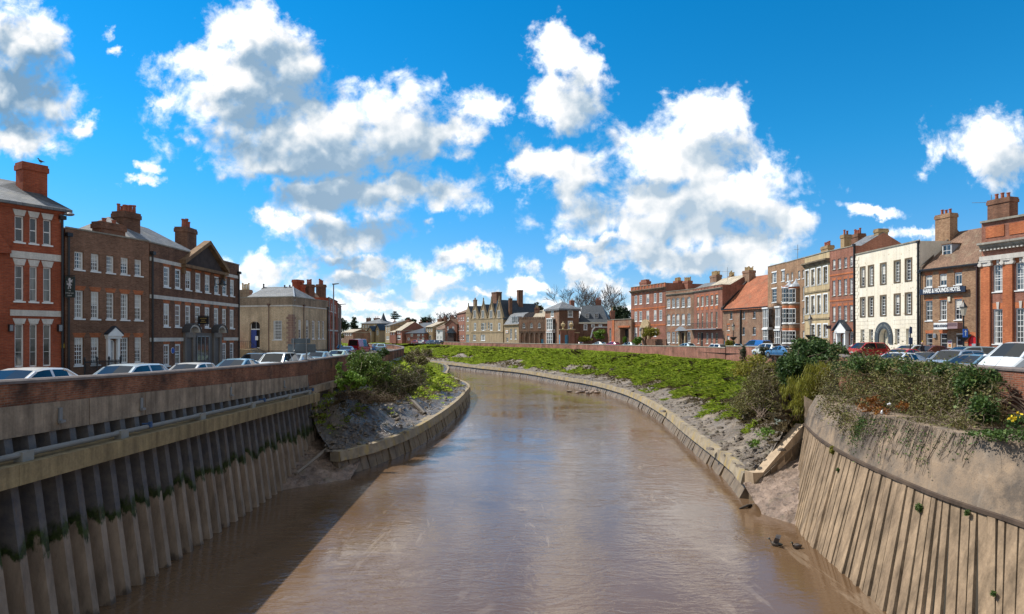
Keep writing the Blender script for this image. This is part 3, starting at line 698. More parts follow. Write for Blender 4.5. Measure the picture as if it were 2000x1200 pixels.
b.pipe(.12, 0, b.top - .5); G2 = b
# iron railings
r = empty('iron_railing', b.f.w(b.uat(165), 0, 1.6), 'black iron railings in front of the brown brick house', 'railing')
ua, ub = b.uat(128), b.uat(200); mb = MB(); n = 34
for i in range(n + 1):
    u = ua + (ub - ua) * i / n; mb.tube([b.f.w(u, -.02, 1.5), b.f.w(u, 1.08, 1.5)], .016, 5)
mb.build('bars', BLACK, r); mb = MB()
for z in (.16, .95): b.f.box(mb, ua, ub, z, z + .045, 1.48, 1.53)
mb.build('rails', BLACK, r); mb = MB()
for i in range(4):
    u = ua + (ub - ua) * i / 3; q = b.f.w(u, -.02, 1.5); mb.lathe(q, [(.04, 0), (.04, 1.12), (.07, 1.17), (.05, 1.25), (.01, 1.32)], 8)
mb.build('posts', BLACK, r)

# dark brick pedimented house
b = Bld('pedimented_house', 'dark brick three storey building with a timber pediment and two arched doorways', 'building', (292.5, 41.6), (467, 55), 0, 9, BR['dark'])
b.top = (b.zat(295, 475) + b.zat(465, 518)) / 2
zz = zx(3.334, 240, 380)
b.row(zz([(266, 305), (340, 377), (407, 443), (473, 507), (535, 567), (596, 626), (648, 677), (699, 724)]), (520, 559.5), (548, 580), nx=2, ny=4, lintel=BR['orange'], lh=.24, rec=.05, fw=.12)
b.row(zz([(266, 303), (340, 376), (407, 441), (470, 504), (534, 565), (594, 623), (647, 673), (697, 723)]), (592.5, 638), (605.5, 642), nx=2, ny=4, lintel=BR['orange'], lh=.26, rec=.05, fw=.12)
b.row(zz([(266, 304), (340, 376), (648, 673), (697, 722)]), (673, 716), (669.5, 703), nx=2, ny=3, lintel=BR['orange'], lh=.26, rec=.05, fw=.12)
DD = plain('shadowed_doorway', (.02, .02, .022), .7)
doors = []
for a, c in ((405, 447), (592, 623)):
    ua, ub = b.uat(240 + a / 3.334), b.uat(240 + c / 3.334); doors.append((ua, ub)); b.win(ua, .15, ub, 2.25, nx=1, ny=1, sill=None, sash=False, frame=BROWNST, door=DD, rec=.35)
ua, ub = b.uat(240 + 478 / 3.334), b.uat(240 + 556 / 3.334); b.win(ua, .5, ub, 2.45, nx=3, ny=2, sill=None, sash=False, frame=GREYM, pane=PANEL_)
b.walls()
b.band(b.top, b.top + .09, GREYST, .05, name='coping')
for (y0, y1, parts) in (((503.5), (528), ((0, b.uat(356)), (b.uat(434), b.f.L))), (576, 593, ((0, b.f.L),)), (660.2, 660.2, ((0, b.uat(357)), (b.uat(436), b.f.L)))):
    z = b.zat(300, y0)
    for ua, ub in parts: b.band(z - .26, z, u0=ua, u1=ub)
st = MB(); b.f.box(st, b.uat(362), b.uat(432), .05, 2.75, -.01, .03); st.build('shopfront', plain('grey_shopfront', (.10, .09, .085), .5), b.root)
PG = MB(); ua, ub = b.uat(240 + 556 / 3.334), b.uat(240 + 478 / 3.334)
mb = MB(); b.f.box(mb, b.uat(240 + 478 / 3.334), b.uat(240 + 556 / 3.334), .6, 2.45, .03, .05); mb.build('shop_window', PANEL_, b.root)
mb = MB()
for i in range(4):
    u = b.uat(240 + 478 / 3.334) + i / 3 * (b.uat(240 + 556 / 3.334) - b.uat(240 + 478 / 3.334)); b.f.box(mb, u - .04, u + .04, .6, 2.5, .05, .08)
b.f.box(mb, b.uat(240 + 478 / 3.334), b.uat(240 + 556 / 3.334), 2.45, 2.53, .05, .08); mb.build('shop_mullions', GREYM, b.root)
for ua, ub in doors:
    mb = MB()
    for q in (ua - .28, ub): b.f.box(mb, q, q + .28, .05, 2.4, 0, .14)
    b.f.box(mb, ua - .3, ub + .3, 2.4, 2.78, 0, .18); dcase = mb.build('doorcase', stone('grey_door_stone', (.30, .26, .22), (.2, .17, .15)), b.root)
    um, hw = (ua + ub) / 2, (ub - ua) / 2 + .38; mb = MB(); mo = MB()
    o = [(um + hw * math.cos(math.pi * i / 10), 2.78 + .62 * math.sin(math.pi * i / 10)) for i in range(11)]
    i_ = [(um + (hw - .16) * math.cos(math.pi * i / 10), 2.78 + .46 * math.sin(math.pi * i / 10)) for i in range(11)]
    for k in range(10): b.f.plate(mb, [o[k], o[k + 1], i_[k + 1], i_[k]], 0, .5)
    b.f.plate(mo, i_, 0, .12); mb.build('arched_hood', WHITEST, dcase); mo.build('tympanum', plain('tympanum_paint', (.32, .28, .24)), dcase)
    mb = MB()
    o2 = [(um + (hw + .07) * math.cos(math.pi * i / 10), 2.78 + .7 * math.sin(math.pi * i / 10)) for i in range(11)]
    for k in range(10): b.f.plate(mb, [o2[k], o2[k + 1], o[k + 1], o[k]], 0, .58)
    mb.build('hood_lead', plain('dark_lead', (.05, .05, .055), .6), dcase)
# pediment
zb = (b.zat(360, 517) + b.zat(432, 533)) / 2; za = b.zat(397, 479) + .1; ua, ub = b.uat(356), b.uat(434.5); um = b.uat(240 + 537 / 3.334)
PM = stone('weathered_pediment_timber', (.30, .19, .10), (.17, .10, .06), 1.2)
mb = MB(); b.f.plate(mb, [(ua, zb), (ub, zb), (um, za)], -.1, .12); mb.build('pediment', plain('pediment_field', (.05, .035, .03), .9, var=.3), b.root)
mb = MB(); b.f.box(mb, ua - .25, ub + .25, zb - .22, zb, -.02, .42)
for p, q in (((ua - .35, zb), (um, za)), ((um, za), (ub + .35, zb))):
    b.f.plate(mb, [p, q, (q[0], q[1] + .3), (p[0], p[1] + .3)], -.1, .45)
for u in (ua - .1, ub - .1): b.f.box(mb, u, u + .25, zb - .7, zb - .22, -.02, .2)
mb.build('pediment_cornice', PM, b.root)
zr = b.zat(300, 437) + .9
b.hip_roof(zr, SLATE, 0, ze=b.top - .55, D=8.4, d0=-.35, u1=b.f.L - 1.0, hl=2.6, hr=5)
b.chimneyp(363, 446, -4.5, 1.55, 1.1, b.top - .3, 4, BR['dark'], TERRA, .85, rows=1)
b.pipe(.14, 0, b.top - .8); b.pipe(b.f.L - .25, 0, b.top - .8); D3 = b
r, mb, u, zb, zt, w_ = fbox(D3, 'shop_sign', 'small black projecting sign board with gold lettering above the arched doorways', 'sign', None, 385, 618, 633.5, 3, .1, .18)
c0 = D3.f.w(u, 0, .15); w2 = .85; mb = MB(); lo = [c0 + Vector((a - .1, q, zb)) for a, q in ((0, 0), (w2, 0), (w2, .05), (0, .05))]; mb.hexa(lo, [p + Vector((0, 0, zt - zb)) for p in lo]); mb.build('board', BLACK, r)
mb = MB()
for k, (y, w3) in enumerate(((.72, .62), (.48, .34), (.24, .5))):
    n = int(w3 * 16)
    for i in range(n):
        x = w2 / 2 - .1 + (i - (n - 1) / 2) * .058; mb.box(c0 + Vector((x, -.008, zb + (zt - zb) * y)), (.03, .01, .075 if i % 3 else .06))
mb.build('lettering', GOLD, r); mb = MB(); mb.tube([D3.f.w(u, zt + .04, 0), c0 + Vector((w2 - .1, .03, zt + .04))], .02); mb.build('bracket', BLACK, r)
# wall lantern
u, z0 = D3.uz(420, 545); q = D3.f.w(u, z0, 0); r = empty('wall_lantern', q, 'black bell shaped lantern on a long bracket below the pediment', 'lantern')
tip = P(437, 545, q.y - .6); mb = MB(); mb.tube([q, tip], .03); mb.tube([q + Vector((0, 0, -.6)), q + Vector((0, 0, .1))], .03); mb.build('bracket', BLACK, r)
mb = MB(); mb.lathe(tip + Vector((-.12, 0, -.5)), [(.34, 0), (.30, .08), (.16, .18), (.12, .36), (.05, .42), (.02, .52)], 12); mb.build('shade', BLACK, r); mb = MB(); mb.ball(tip + Vector((-.12, 0, -.5)), .14); mb.build('bulb', plain('frosted_glass', (.4, .4, .38)), r)
r, mb, u, zb, zt, w_ = fbox(D3, 'blue_plaque', 'round blue plaque between the ground floor windows of the dark brick building', 'plaque', None, 337, 680, 690, 5, .0, .03)
mb = MB(); mb.lathe((0, 0, 0), [(.2, 0), (.2, .03)], 16); mb.build('disc', plain('plaque_blue', (.02, .10, .42)), r, mat4=Matrix.Translation(D3.f.w(u, (zb + zt) / 2, .01)) @ D3.f.n.to_track_quat('Z', 'Y').to_matrix().to_4x4())
mb = MB(); mb.lathe((0, 0, 0), [(.225, 0), (.225, .02)], 16); mb.build('rim', WHITE, r, mat4=Matrix.Translation(D3.f.w(u, (zb + zt) / 2, .005)) @ D3.f.n.to_track_quat('Z', 'Y').to_matrix().to_4x4())

# pale brick corner building: two faces share one thing
zt = 7.25; zb4 = -.1
b = Bld('pale_brick_hall', 'low pale brick corner building with a blue door and slate roof', 'building', (462, 77), (571, 75), zt, 9, BR['pale'], zb4)
zz = zx(4.348, 440, 520)
ua, ub = b.uat(440 + 205 / 4.348), b.uat(440 + 293 / 4.348); z0, z1 = b.zat(497, 680.5), b.zat(497, 628)
b.win(ua, z0, ub, z1, nx=2, ny=1, sill=None, sash=False, door=DARK, rec=.3, frame=WHITE, arch=.5)
b.row(zz([(405, 480)]), (626.5, 664), nx=4, ny=6)
b.walls(cap=False, back=False, sides=(1, 0))
mb = MB(); b.f.box(mb, ua + .08, (ua + ub) / 2 + .1, z0 + .03, z1 - 1.05, -.28, -.2); dl = mb.build('open_door', BLUEDOOR, b.root)
mb = MB(); b.f.box(mb, ua + .7, ua + 1.1, z0 + 1.0, z0 + 1.5, -.2, -.19); mb.build('notice', WHITE, dl)
mb = MB(); b.f.box(mb, ua + .08, ub - .08, z1 - 1.05, z1 - .92, -.3, -.18); mb.build('transom', WHITE, b.root)
zc = b.zat(540, 597); b.band(zc - .12, zc + .05, WHITEST, .08)
b.part('parapet_face', BR['palegrime'], 0, b.f.L - .002, zc + .05, zt + .02, 0, .03); b.band(zt + .02, zt + .14, GREYST, .07, name='coping')
b.part('plinth', BR['palegrime'], 0, b.f.L, zb4, .75, 0, .06)
b.pipe(b.uat(526), zb4, zc, plain('rusty_pipe', (.12, .06, .04)), r=.05)
f2 = Bld.__new__(Bld); f2.f = Fac(XY(571, 75), XY(640.5, 85)); f2.top, f2.D, f2.mat, f2.base, f2.root, f2.op = zt, 8, BR['pale'], zb4, b.root, []
f2.row(zz([(622, 648), (686, 712), (738, 764), (787, 809), (825, 845)]), (626.5, 661), (626.5, 664), nx=2, ny=6, fw=.14)
f2.walls(cap=False, back=False, sides=(0, 1)); f2.band(zc - .12, zc + .05, WHITEST, .08); f2.part('parapet_face', BR['palegrime'], 0.002, f2.f.L, zc + .05, zt + .02, 0, .03); f2.band(zt + .02, zt + .14, GREYST, .07, name='coping')
f2.part('plinth', BR['palegrime'], 0, f2.f.L, zb4, .75, 0, .06); f2.pipe(f2.uat(592), zb4, zc, plain('rusty_pipe', (.12, .06, .04)), r=.05); f2.pipe(f2.f.L - .3, zb4, zc, BLACK, r=.09)
QS = stone('reddish_quoin_stone', (.36, .235, .18), (.28, .17, .13))
for B_, k in ((f2, 0), (b, 1)):
    mb = MB()
    for i in range(14): w_ = .55 if i % 2 else .8; B_.f.box(mb, 0 if k == 0 else b.f.L - w_, w_ if k == 0 else b.f.L, 1.0 + i * .3, 1.26 + i * .3, .0, .05)
    mb.build('quoins', QS, b.root)
# roof over both faces
A = b.f.w(0, zt - .35, -.35); Bq = b.f.w(b.f.L, zt - .35, -.5); C_ = f2.f.w(f2.f.L, zt - .35, -.35); zr = zt + 1.75
r1, r2, r3 = b.f.w(0, zr, -5.5), b.f.w(b.f.L - 3.6, zr, -5.5), f2.f.w(f2.f.L, zt - .2, -7.5)
mb = MB(); mb.poly([A, Bq, r2, r1]); mb.poly([Bq, C_, r3, r2]); mb.poly([r1, r2, r3, b.f.w(0, zt - .4, -11)]); mb.build('roof', SLATE, b.root)
mb = MB()
for p, q in ((r1, r2), (r2, r3), (r2, Bq)): mb.tube([p, q], .09, 6)
mb.build('roof_ridge', LEAD, b.root)
b.chimneyp(480, 566.5, -9, 1.6, .7, zt - .5, 5, BR['palegrime'], BUFFPOT, .9)
for x in (515, 556, 566): b.chimneyp(x, 563, -5.4, .3, .3, zr - .6, 1, BR['dark'], BLACK, .5)
# steps and side wall in front of the door
r = empty('entrance_steps', b.f.w(ua, zb4, 2), 'pale brick steps with a sloping side wall leading to the blue door', 'steps')
mb = MB(); b.f.plate(mb, [(b.uat(466), zb4), (b.uat(520), zb4), (b.uat(506), z0 - .1), (b.uat(466), z0 - .1)], .08, 1.9); mb.build('side_wall', BR['yellow'], r)
mb = MB()
for i in range(6): b.f.box(mb, b.uat(507) + i * .28, b.uat(507) + i * .28 + .3, zb4 + .001 * i, z0 - .12 - i * (z0 - .1 - zb4) / 6.2, .1, 1.7)
mb.build('steps', GREYST, r)
mb = MB(); pts = [(b.uat(470), z0 + .9), (b.uat(507), z0 + .9), (b.uat(524), zb4 + 1.0)]
mb.tube([b.f.w(u, z, 1.8) for u, z in pts], .03)
for k in range(16):
    t = k / 15; u = pts[0][0] + (pts[2][0] - pts[0][0]) * t; zt_ = z0 + .9 if u < pts[1][0] else z0 + .9 + (pts[2][1] - z0 - .9) * (u - pts[1][0]) / (pts[2][0] - pts[1][0])
    mb.tube([b.f.w(u, zt_ - .95, 1.8), b.f.w(u, zt_, 1.8)], .014, 4)
mb.build('handrail', BLACK, r)
q = b.f.w(b.uat(470), z0 - .08, 1.0); r = empty('post_box', q, 'red post box at the top of the pale brick steps', 'post box'); mb = MB(); mb.box(q + Vector((0, 0, .62)), (.6, .5, 1.2)); mb.build('body', REDP, r); mb = MB(); mb.lathe(q + Vector((0, 0, 1.22)), [(.36, 0), (.36, .06), (.1, .14)], 12); mb.build('cap', REDP, r)
# chimneyed house behind
b = Bld('chimney_house', 'dark brick house with three tall chimney stacks behind the pale brick building', 'house', (588, 92), (640, 97), 7.6, 9, BR['dark'], -.1)
b.walls(); b.gable_roof(10.0, TILEB, .1, 2.2, 5.2, D=6)
for x, w, y, n, mt in ((582, 1.4, 547, 0, BR['hotel']), (604, 1.3, 556, 3, BR['dark']), (627, 1.2, 556, 3, BR['dark'])): b.chimneyp(x, y, -2, w, 1.0, 6, n, mt, TERRA, .9)
b.chimneyp(591, 557, -1.2, .55, .55, 6, 1, BR['hotel'], TERRA, .6)
# terrace beyond
b = Bld('brick_terrace', 'red brick terrace with tall dark windows and a white band beyond the hall', 'house', (641, 86), (659.3, 96.5), 7.95, 8, BR['hotel'], -.1)
b.top = b.zat(650, 585.5)
b.row([(642.3, 644.6), (647, 649.3), (653.6, 655.6)], (592, 608), (596, 611), nx=1, ny=4, rec=.05); b.row([(642.3, 644.6), (647, 649.3), (653.6, 655.6)], (615, 643), (617, 643), nx=1, ny=4, frame=BROWNST, sill=None, rec=.05); b.row([(642.3, 644.6), (647, 649.3), (653.6, 655.6)], (653, 682), (653, 680), nx=1, ny=3, frame=BROWNST, sill=None, rec=.05)
b.walls(); z = b.zat(650, 646); b.band(z - .1, z + .1, WHITEST, .08); b.band(b.top, b.top + .1, GREYST, .06, name='coping'); b.pipe(.4, -.1, b.top - .3, GREYM)
b = Bld('brick_terrace', 'darkest narrow brick house at the far end of the left street', 'house', (659.3, 97), (666.8, 108), 0, 8, BR['dark'], -.1)
b.top = b.zat(663, 596); b.row([(661, 662.3), (664, 665.3)], (603, 622), nx=1, ny=3, rec=.05, sill=None); b.row([(661, 662.3), (664, 665.3)], (652, 676), nx=1, ny=3, rec=.05, sill=None); b.walls(); b.band(b.top, b.top + .1, GREYST, .06, name='coping')

# ------------------------------------------------------------------ right bank street, near to far
zr_ = .3
z7 = lambda l: [(1760 + a / 3.158, 1760 + b / 3.158) for a, b in l]
z6 = lambda l: [(1480 + a / 4, 1480 + b / 4) for a, b in l]
z5 = lambda l: [(1200 + a / 5.456, 1200 + b / 5.456) for a, b in l]
y7 = lambda y: 360 + y / 3.158
y6 = lambda y: 420 + y / 4
y5 = lambda y: 500 + y / 5.456
# orange brick building with pilasters
b = Bld('pilastered_building', 'orange brick building with scrolled white pilaster capitals at the right edge', 'building', (1917, 54), (2075, 48.1), 12.4, 10, BR['red'], zr_)
b.top = b.zat(1918, 437)
xs = [(1939.4, 1960), (1983.4, 2005), (2028, 2052)]
b.row(xs[:2], (517, 570.5), (512.5, 567), nx=3, ny=5, lintel=BR['orange'], lh=.55, keystone=WHITEST, fw=.09)
q = b.op[0]; u0, u1 = b.uat(2028), b.uat(2052); b.win(u0, q[1], u1, q[3], nx=3, ny=5, lintel=BR['orange'], lh=.55, keystone=WHITEST)
b.row(xs[:2], (604, 672), (602, 673), nx=3, ny=6, lintel=BR['orange'], lh=.5, keystone=WHITEST, fw=.09)
q = b.op[-1]; b.win(u0, q[1], u1, q[3], nx=3, ny=6, lintel=BR['orange'], lh=.5, keystone=WHITEST)
b.walls()
zc0, zc1 = b.zat(1925, 511), b.zat(1925, 480)
for x in (1926.5, 1970, 2015, 2062):
    u = b.uat(x); hw = .38
    b.part('pilaster', BR['orange'], u - hw, u + hw, 1.2, zc0 - .45, 0, .16)
    mb = MB(); b.f.box(mb, u - hw - .05, u + hw + .05, zc0 - .45, zc0 - .3, 0, .2); b.f.box(mb, u - hw - .12, u + hw + .12, zc0 - .12, zc0 + .02, 0, .26)
    for sgn in (-1, 1):
        cpt = b.f.w(u + sgn * (hw + .02), zc0 - .3, 0); mb.tube([cpt, cpt + b.f.n * .28], .17, 10)
    b.f.box(mb, u - hw, u + hw, zc0 - .3, zc0 - .12, 0, .17); mb.build('capital', WHITEST, b.root)
    b.part('pedestal', WHITEST, u - hw - .12, u + hw + .12, zr_, 1.2, 0, .3)
b.band(zc0 + .02, zc0 + .42, WHITEST, .28); b.cornice(zc1 - .35, .55, stone('grey_cornice', (.25, .22, .19), (.45, .42, .36)), .6, name='cornice')
mb = MB()
for i in range(int(b.f.L / .3)): b.f.box(mb, .05 + i * .3, .2 + i * .3, zc1 - .5, zc1 - .36, .1, .32)
mb.build('dentils', WHITEST, b.root)
for x0, x1 in ((1926, 1962), (1972, 2018), (2028, 2065)): b.part('parapet_panel', BR['orange'], b.uat(x0), b.uat(x1), b.top - 1.35, b.top - .4, 0, .05)
b.band(b.top, b.top + .18, GREYST, .2, name='coping'); R1 = b
b.chimneyp(1958, 389, -4, 1.9, 1.1, b.top - 1, 3, BR['dark'], TERRA, .6)
def aerial(name, q, h, label, n=7, arm=1.2, ang=2.6):
    r = empty(name, q, label, 'aerial'); mb = MB(); mb.tube([q, q + Vector((0, 0, h))], .035, 5); mb.build('mast', GREYM, r)
    mb = MB(); d = Vector((math.cos(ang), math.sin(ang), .08)); c = q + Vector((0, 0, h * .72)); p0 = c - d * arm * .3; mb.tube([p0, c + d * arm], .02, 4); s = d.cross(Vector((0, 0, 1))).normalized()
    for i in range(n): m = p0 + d * (arm * 1.3 * i / (n - 1)); mb.tube([m - s * .16, m + s * .16], .010, 4)
    mb.build('elements', GREYM, r)
aerial('roof_aerial', P(1936, 433, 60), 2.6, 'television aerial on a tall mast beside the chimney of the pilastered building', arm=1.5)

# pub hotel
b = Bld('pub_hotel', 'mixed brick hotel with a navy name board, brown tiled roof and one dormer', 'hotel', (1797.5, 63.8), (1916, 57.6), 0, 9, BR['mixed'], zr_)
b.top = (b.zat(1800, 526.5) + b.zat(1908, 512.5)) / 2
b.row(z7([(148, 192), (235, 281), (328, 375)]), (y7(563), y7(638)), (y7(543), y7(620)), nx=2, ny=1, lintel=BR['orange'], sash=False, fw=.1)
b.row(z7([(151, 193), (238, 282), (330, 376)]), (y7(720), y7(842)), (y7(707), y7(838)), nx=2, ny=4, lintel=BR['orange'])
b.row(z7([(152, 193), (240, 283)]), (y7(922), y7(1012)), (y7(920), y7(1015)), nx=1, ny=3, lintel=BR['orange'], sash=False)
ua, ub = b.uat(1760 + 336 / 3.158), b.uat(1760 + 383 / 3.158); zt = b.zat(1872, y7(920)); b.win(ua, zr_ + .1, ub, zt, nx=1, ny=4, sill=None, sash=False, door=plain('dark_red_hall', (.03, .008, .008)), fw=.12)
ua, ub = b.uat(1760 + 412 / 3.158), b.uat(1760 + 470 / 3.158); zt = b.zat(1900, y7(932)); b.win(ua, zr_ + .05, ub, zt, nx=1, ny=1, sill=None, sash=False, door=REDP, frame=REDP, arch=.75, rec=.08)
mb = MB(); um = (ua + ub) / 2; hw = (ub - ua) / 2
for k in range(8):
    t0, t1 = math.pi * k / 8, math.pi * (k + 1) / 8
    o = lambda t, r: (um + (hw + r) * math.cos(t), zt - .75 + (.75 + r) * math.sin(t)); b.f.plate(mb, [o(t0, 0), o(t1, 0), o(t1, .32), o(t0, .32)], -.02, .02)
mb.build('door_arch', BR['orange'], b.root)
mb = MB(); b.f.box(mb, um - .1, um + .3, zt - 1.1, zt - .8, -.05, -.03); mb.build('door_plate', LEAD, b.root)
b.walls(); R2 = b
zrg = 2.5 + (657 - 453) / 1200 * 61 + .6
b.gable_roof(zrg, TILEB, .25, .1, b.f.L - .1, D=9)
mb = MB()
for u in (.18, b.f.L - .12): b.f.prism(mb, [(.1, b.top - .1), (.1, b.top + .22), (-4.5, zrg + .25), (-9.1, b.top + .22), (-9.1, b.top - .1)], u - .12, u + .12)
mb.build('gable_coping', stone('dark_coping', (.10, .075, .055), (.16, .12, .09)), b.root)
b.part('gutter', BLACK, 0, b.f.L, b.top - .22, b.top - .08, .12, .34)
b.chimneyp(1848, 419, -3.8, 1.7, 1.0, b.top, 3, BR['mixed'], TERRA, .55)
u, zd = b.uz(1856, 502, -2.0); b.dormer(u, zd, 1.05, 1.25, -1.6, TILEB, 'flat')
b.pipe(.12, zr_, b.top - .4); b.pipe(b.f.L - .3, zr_, b.top - .4, plain('brown_pipe', (.06, .03, .025)), r=.09)
# name board
r = empty('name_board', b.f.w(b.uat(1845), b.zat(1845, 572), .2), 'long navy board with white HARE & HOUNDS HOTEL lettering across the pub front', 'sign')
ua, ub = b.uat(1801), b.uat(1890.5); z0, z1 = b.zat(1845, 573.5), b.zat(1845, 562.5)
mb = MB(); b.f.box(mb, ua, ub, z0, z1, .22, .34); mb.build('board', NAVY, r)
right = b.f.e if b.f.e.cross(Vector((0, 0, 1))).dot(b.f.n) > 0 else -b.f.e
text('HARE & HOUNDS HOTEL', (z1 - z0) * 1.02, WHITE, r, b.f.w((ua + ub) / 2, (z0 + z1) / 2 + .03, .36), right, (0, 0, 1), squeeze=.62, bold=.018, depth=.02)
mb = MB()
for u in (ua + .4, ub - .4): b.f.box(mb, u - .05, u + .05, z0 + .1, z1 - .1, 0, .24)
mb.build('brackets', BLACK, r)
r = empty('bar_sign', b.f.w(b.uat(1848), b.zat(1848, 640), .2), 'white HARE & HOUNDS sign box over the ground floor of the pub', 'sign')
ua, ub = b.uat(1837.5), b.uat(1864); z0, z1 = b.zat(1850, 643.5), b.zat(1850, 631); mb = MB(); b.f.box(mb, ua, ub, z0, z1, .25, .9); mb.build('sign_box', WHITE, r)
text('HARE & HOUNDS', .34, NAVY, r, b.f.w((ua + ub) / 2, (z0 + z1) / 2, .91), right, (0, 0, 1), squeeze=.55, bold=.015)
uc = b.uat(1884); mb = MB(); b.f.box(mb, ub, uc, z0 + .05, z1, .25, .88); mb.build('side_panel', plain('mauve_sign_panel', (.30, .20, .21)), r)
mb = MB()
for k in range(9): b.f.box(mb, ub + (uc - ub) * (k + .6) / 10, ub + (uc - ub) * (k + 1.15) / 10, z0 + .28, z0 + .58, .88, .89)
mb.build('lettering', plain('faded_lettering', (.08, .04, .05)), r)
r, mb, u, zb, zt, w_ = fbox(R2, 'wall_menu_board', 'colourful menu board between the pub windows and its doorway', 'notice board', None, 1856, 664, 680, 9, .0, .06)
mb.build('board', plain('menu_paper', (.5, .45, .4)), r); m2 = MB(); R2.f.box(m2, u - w_ * .4, u + w_ * .4, zb + .5, zt - .15, .06, .066); m2.build('poster', plain('purple_poster', (.18, .06, .16)), r); m2 = MB(); R2.f.box(m2, u - w_ * .3, u + w_ * .3, zb + .1, zb + .4, .06, .066); m2.build('poster', plain('orange_poster', (.6, .25, .08)), r)
r, mb, u, zb, zt, w_ = fbox(R2, 'meter_box', 'pale grey box on the pub wall between two ground floor windows', 'wall box', None, 1827, 652, 660, 5, .0, .15); mb.build('box', LEAD, r); m2 = MB(); R2.f.box(m2, u - w_ * .35, u + w_ * .35, zb + .06, zt - .06, .15, .16); m2.build('lid', GREYM, r)
r, mb, u, zb, zt, w_ = fbox(R2, 'alarm_box', 'cream alarm box high on the pub wall under the name board', 'alarm', None, 1855, 580, 589, 5, .0, .12); mb.build('box', CREAMP, r); m2 = MB(); R2.f.box(m2, u - .06, u + .06, zb - .08, zb, .02, .1); m2.build('strobe', LEAD, r)
r, mb, u, zb, zt, w_ = fbox(R2, 'notice_plate', 'small yellow notice at the foot of the pub beside the cream building', 'notice', None, 1801, 666, 674, 4, .0, .04); mb.build('plate', plain('yellow_plate', (.75, .55, .02)), r); m2 = MB(); R2.f.box(m2, u - w_ * .3, u + w_ * .3, zb + .1, zb + .14, .04, .045); m2.build('lines', BLACK, r)

# cream stucco building
b = Bld('stucco_building', 'cream stucco three storey building with quoins and a dark arched entrance', 'building', (1671.5, 75), (1797, 63.8), 0, 9, STONE, zr_)
b.top = (b.zat(1675, 499) + b.zat(1790, 471)) / 2
for ys in (((415, 560), (342, 508)), ((652, 793), (612, 770))):
    b.row(z6([(805, 836), (868, 903), (962, 1000), (1070, 1110), (1157, 1200)]), (y6(ys[0][0]), y6(ys[0][1])), (y6(ys[1][0]), y6(ys[1][1])), nx=2, ny=6, rec=.16, surround=BROWNST, sw=.14, sill=BROWNST, fw=.08)
b.row(z6([(803, 833), (868, 901), (1072, 1108), (1158, 1195)]), (y6(897), y6(1012)), (y6(886), y6(1012)), nx=2, ny=5, rec=.25, sill=None, fw=.08)
ua, ub = b.uat(1480 + 952 / 4), b.uat(1480 + 1022 / 4); zt = b.zat(1726, 643); b.win(ua, zr_ + .05, ub, zt, nx=3, ny=3, sill=None, sash=False, frame=plain('dark_entrance_frame', (.025, .03, .03)), pane=CREAMP, arch=.85, rec=.5)
b.walls(); R3 = b
um, hw = (ua + ub) / 2, (ub - ua) / 2; mb = MB()
zs_ = zt - .85; pts_o, pts_i = [], []
for k in range(13):
    t = math.pi * k / 12; pts_i.append((um + (hw + .08) * math.cos(t), zs_ + .95 * math.sin(t))); pts_o.append((um + (hw + .75) * math.cos(t), zs_ + 1.65 * math.sin(t)))
for k in range(12): b.f.plate(mb, [pts_i[k], pts_i[k + 1], pts_o[k + 1], pts_o[k]], 0, .12)
for sgn in (-1, 1): b.f.box(mb, *sorted((um + sgn * (hw + .08), um + sgn * (hw + .75))), zs_ - .8, zs_, 0, .12)
mb.build('entrance_arch', plain('slate_arch_paint', (.045, .055, .065)), b.root)
mb = MB()
for k in range(14):
    t = math.pi * (k + 1.2) / 16.4
    if abs(t - math.pi / 2) < .12: continue
    c, s_ = math.cos(t), math.sin(t); q = (um + (hw + .42) * c, zs_ + 1.3 * s_); w_ = .07
    b.f.plate(mb, [(q[0] - w_ * s_ - .13 * c, q[1] + w_ * c - .13 * s_), (q[0] + w_ * s_ - .13 * c, q[1] - w_ * c - .13 * s_), (q[0] + w_ * s_ + .13 * c, q[1] - w_ * c + .13 * s_), (q[0] - w_ * s_ + .13 * c, q[1] + w_ * c + .13 * s_)], .12, .13)
mb.build('arch_lettering', plain('faint_lettering', (.16, .17, .16)), b.root)
mb = MB(); L = b.f.L
for i in range(18):
    w_ = .62 if i % 2 else .42; z = 4.6 + i * .42
    if z + .36 > b.top - .2: break
    b.f.box(mb, 0, w_, z, z + .36, 0, .045)
mb.build('quoins', STONE, b.root); mb = MB()
for i in range(18):
    w_ = .62 if i % 2 else .42; z = 4.6 + i * .42
    if z + .36 < b.top - .2: b.f.box(mb, L - w_, L, z, z + .36, 0, .045)
mb.build('quoins', STONE, b.root)
mb = MB(); zz0 = zr_; opn = [o for o in b.op if o[1] < 2]
for i in range(1, 10):
    z = zr_ + i * .44; spans = [(0, L)]
    for o in opn + [(um - hw - .8, 0, um + hw + .8, zt + .9)]:
        if o[1] - .1 < z < o[3] + .1:
            spans = [q for s0, s1 in spans for q in ((s0, min(s1, o[0])), (max(s0, o[2]), s1)) if q[1] - q[0] > .05]
    for s0, s1 in spans: b.f.box(mb, s0, s1, z - .012, z + .012, 0, .004)
    for k in range(int(L / .9)):
        u = .45 * (i % 2) + k * .9
        if not any(o[0] - .05 < u < o[2] + .05 for o in opn) and abs(u - um) > hw + .8: b.f.box(mb, u - .01, u + .01, z, z + .42, 0, .004)
mb.build('rustication_joints', plain('joint_shadow_paint', (.30, .26, .21)), b.root)
mb = MB()
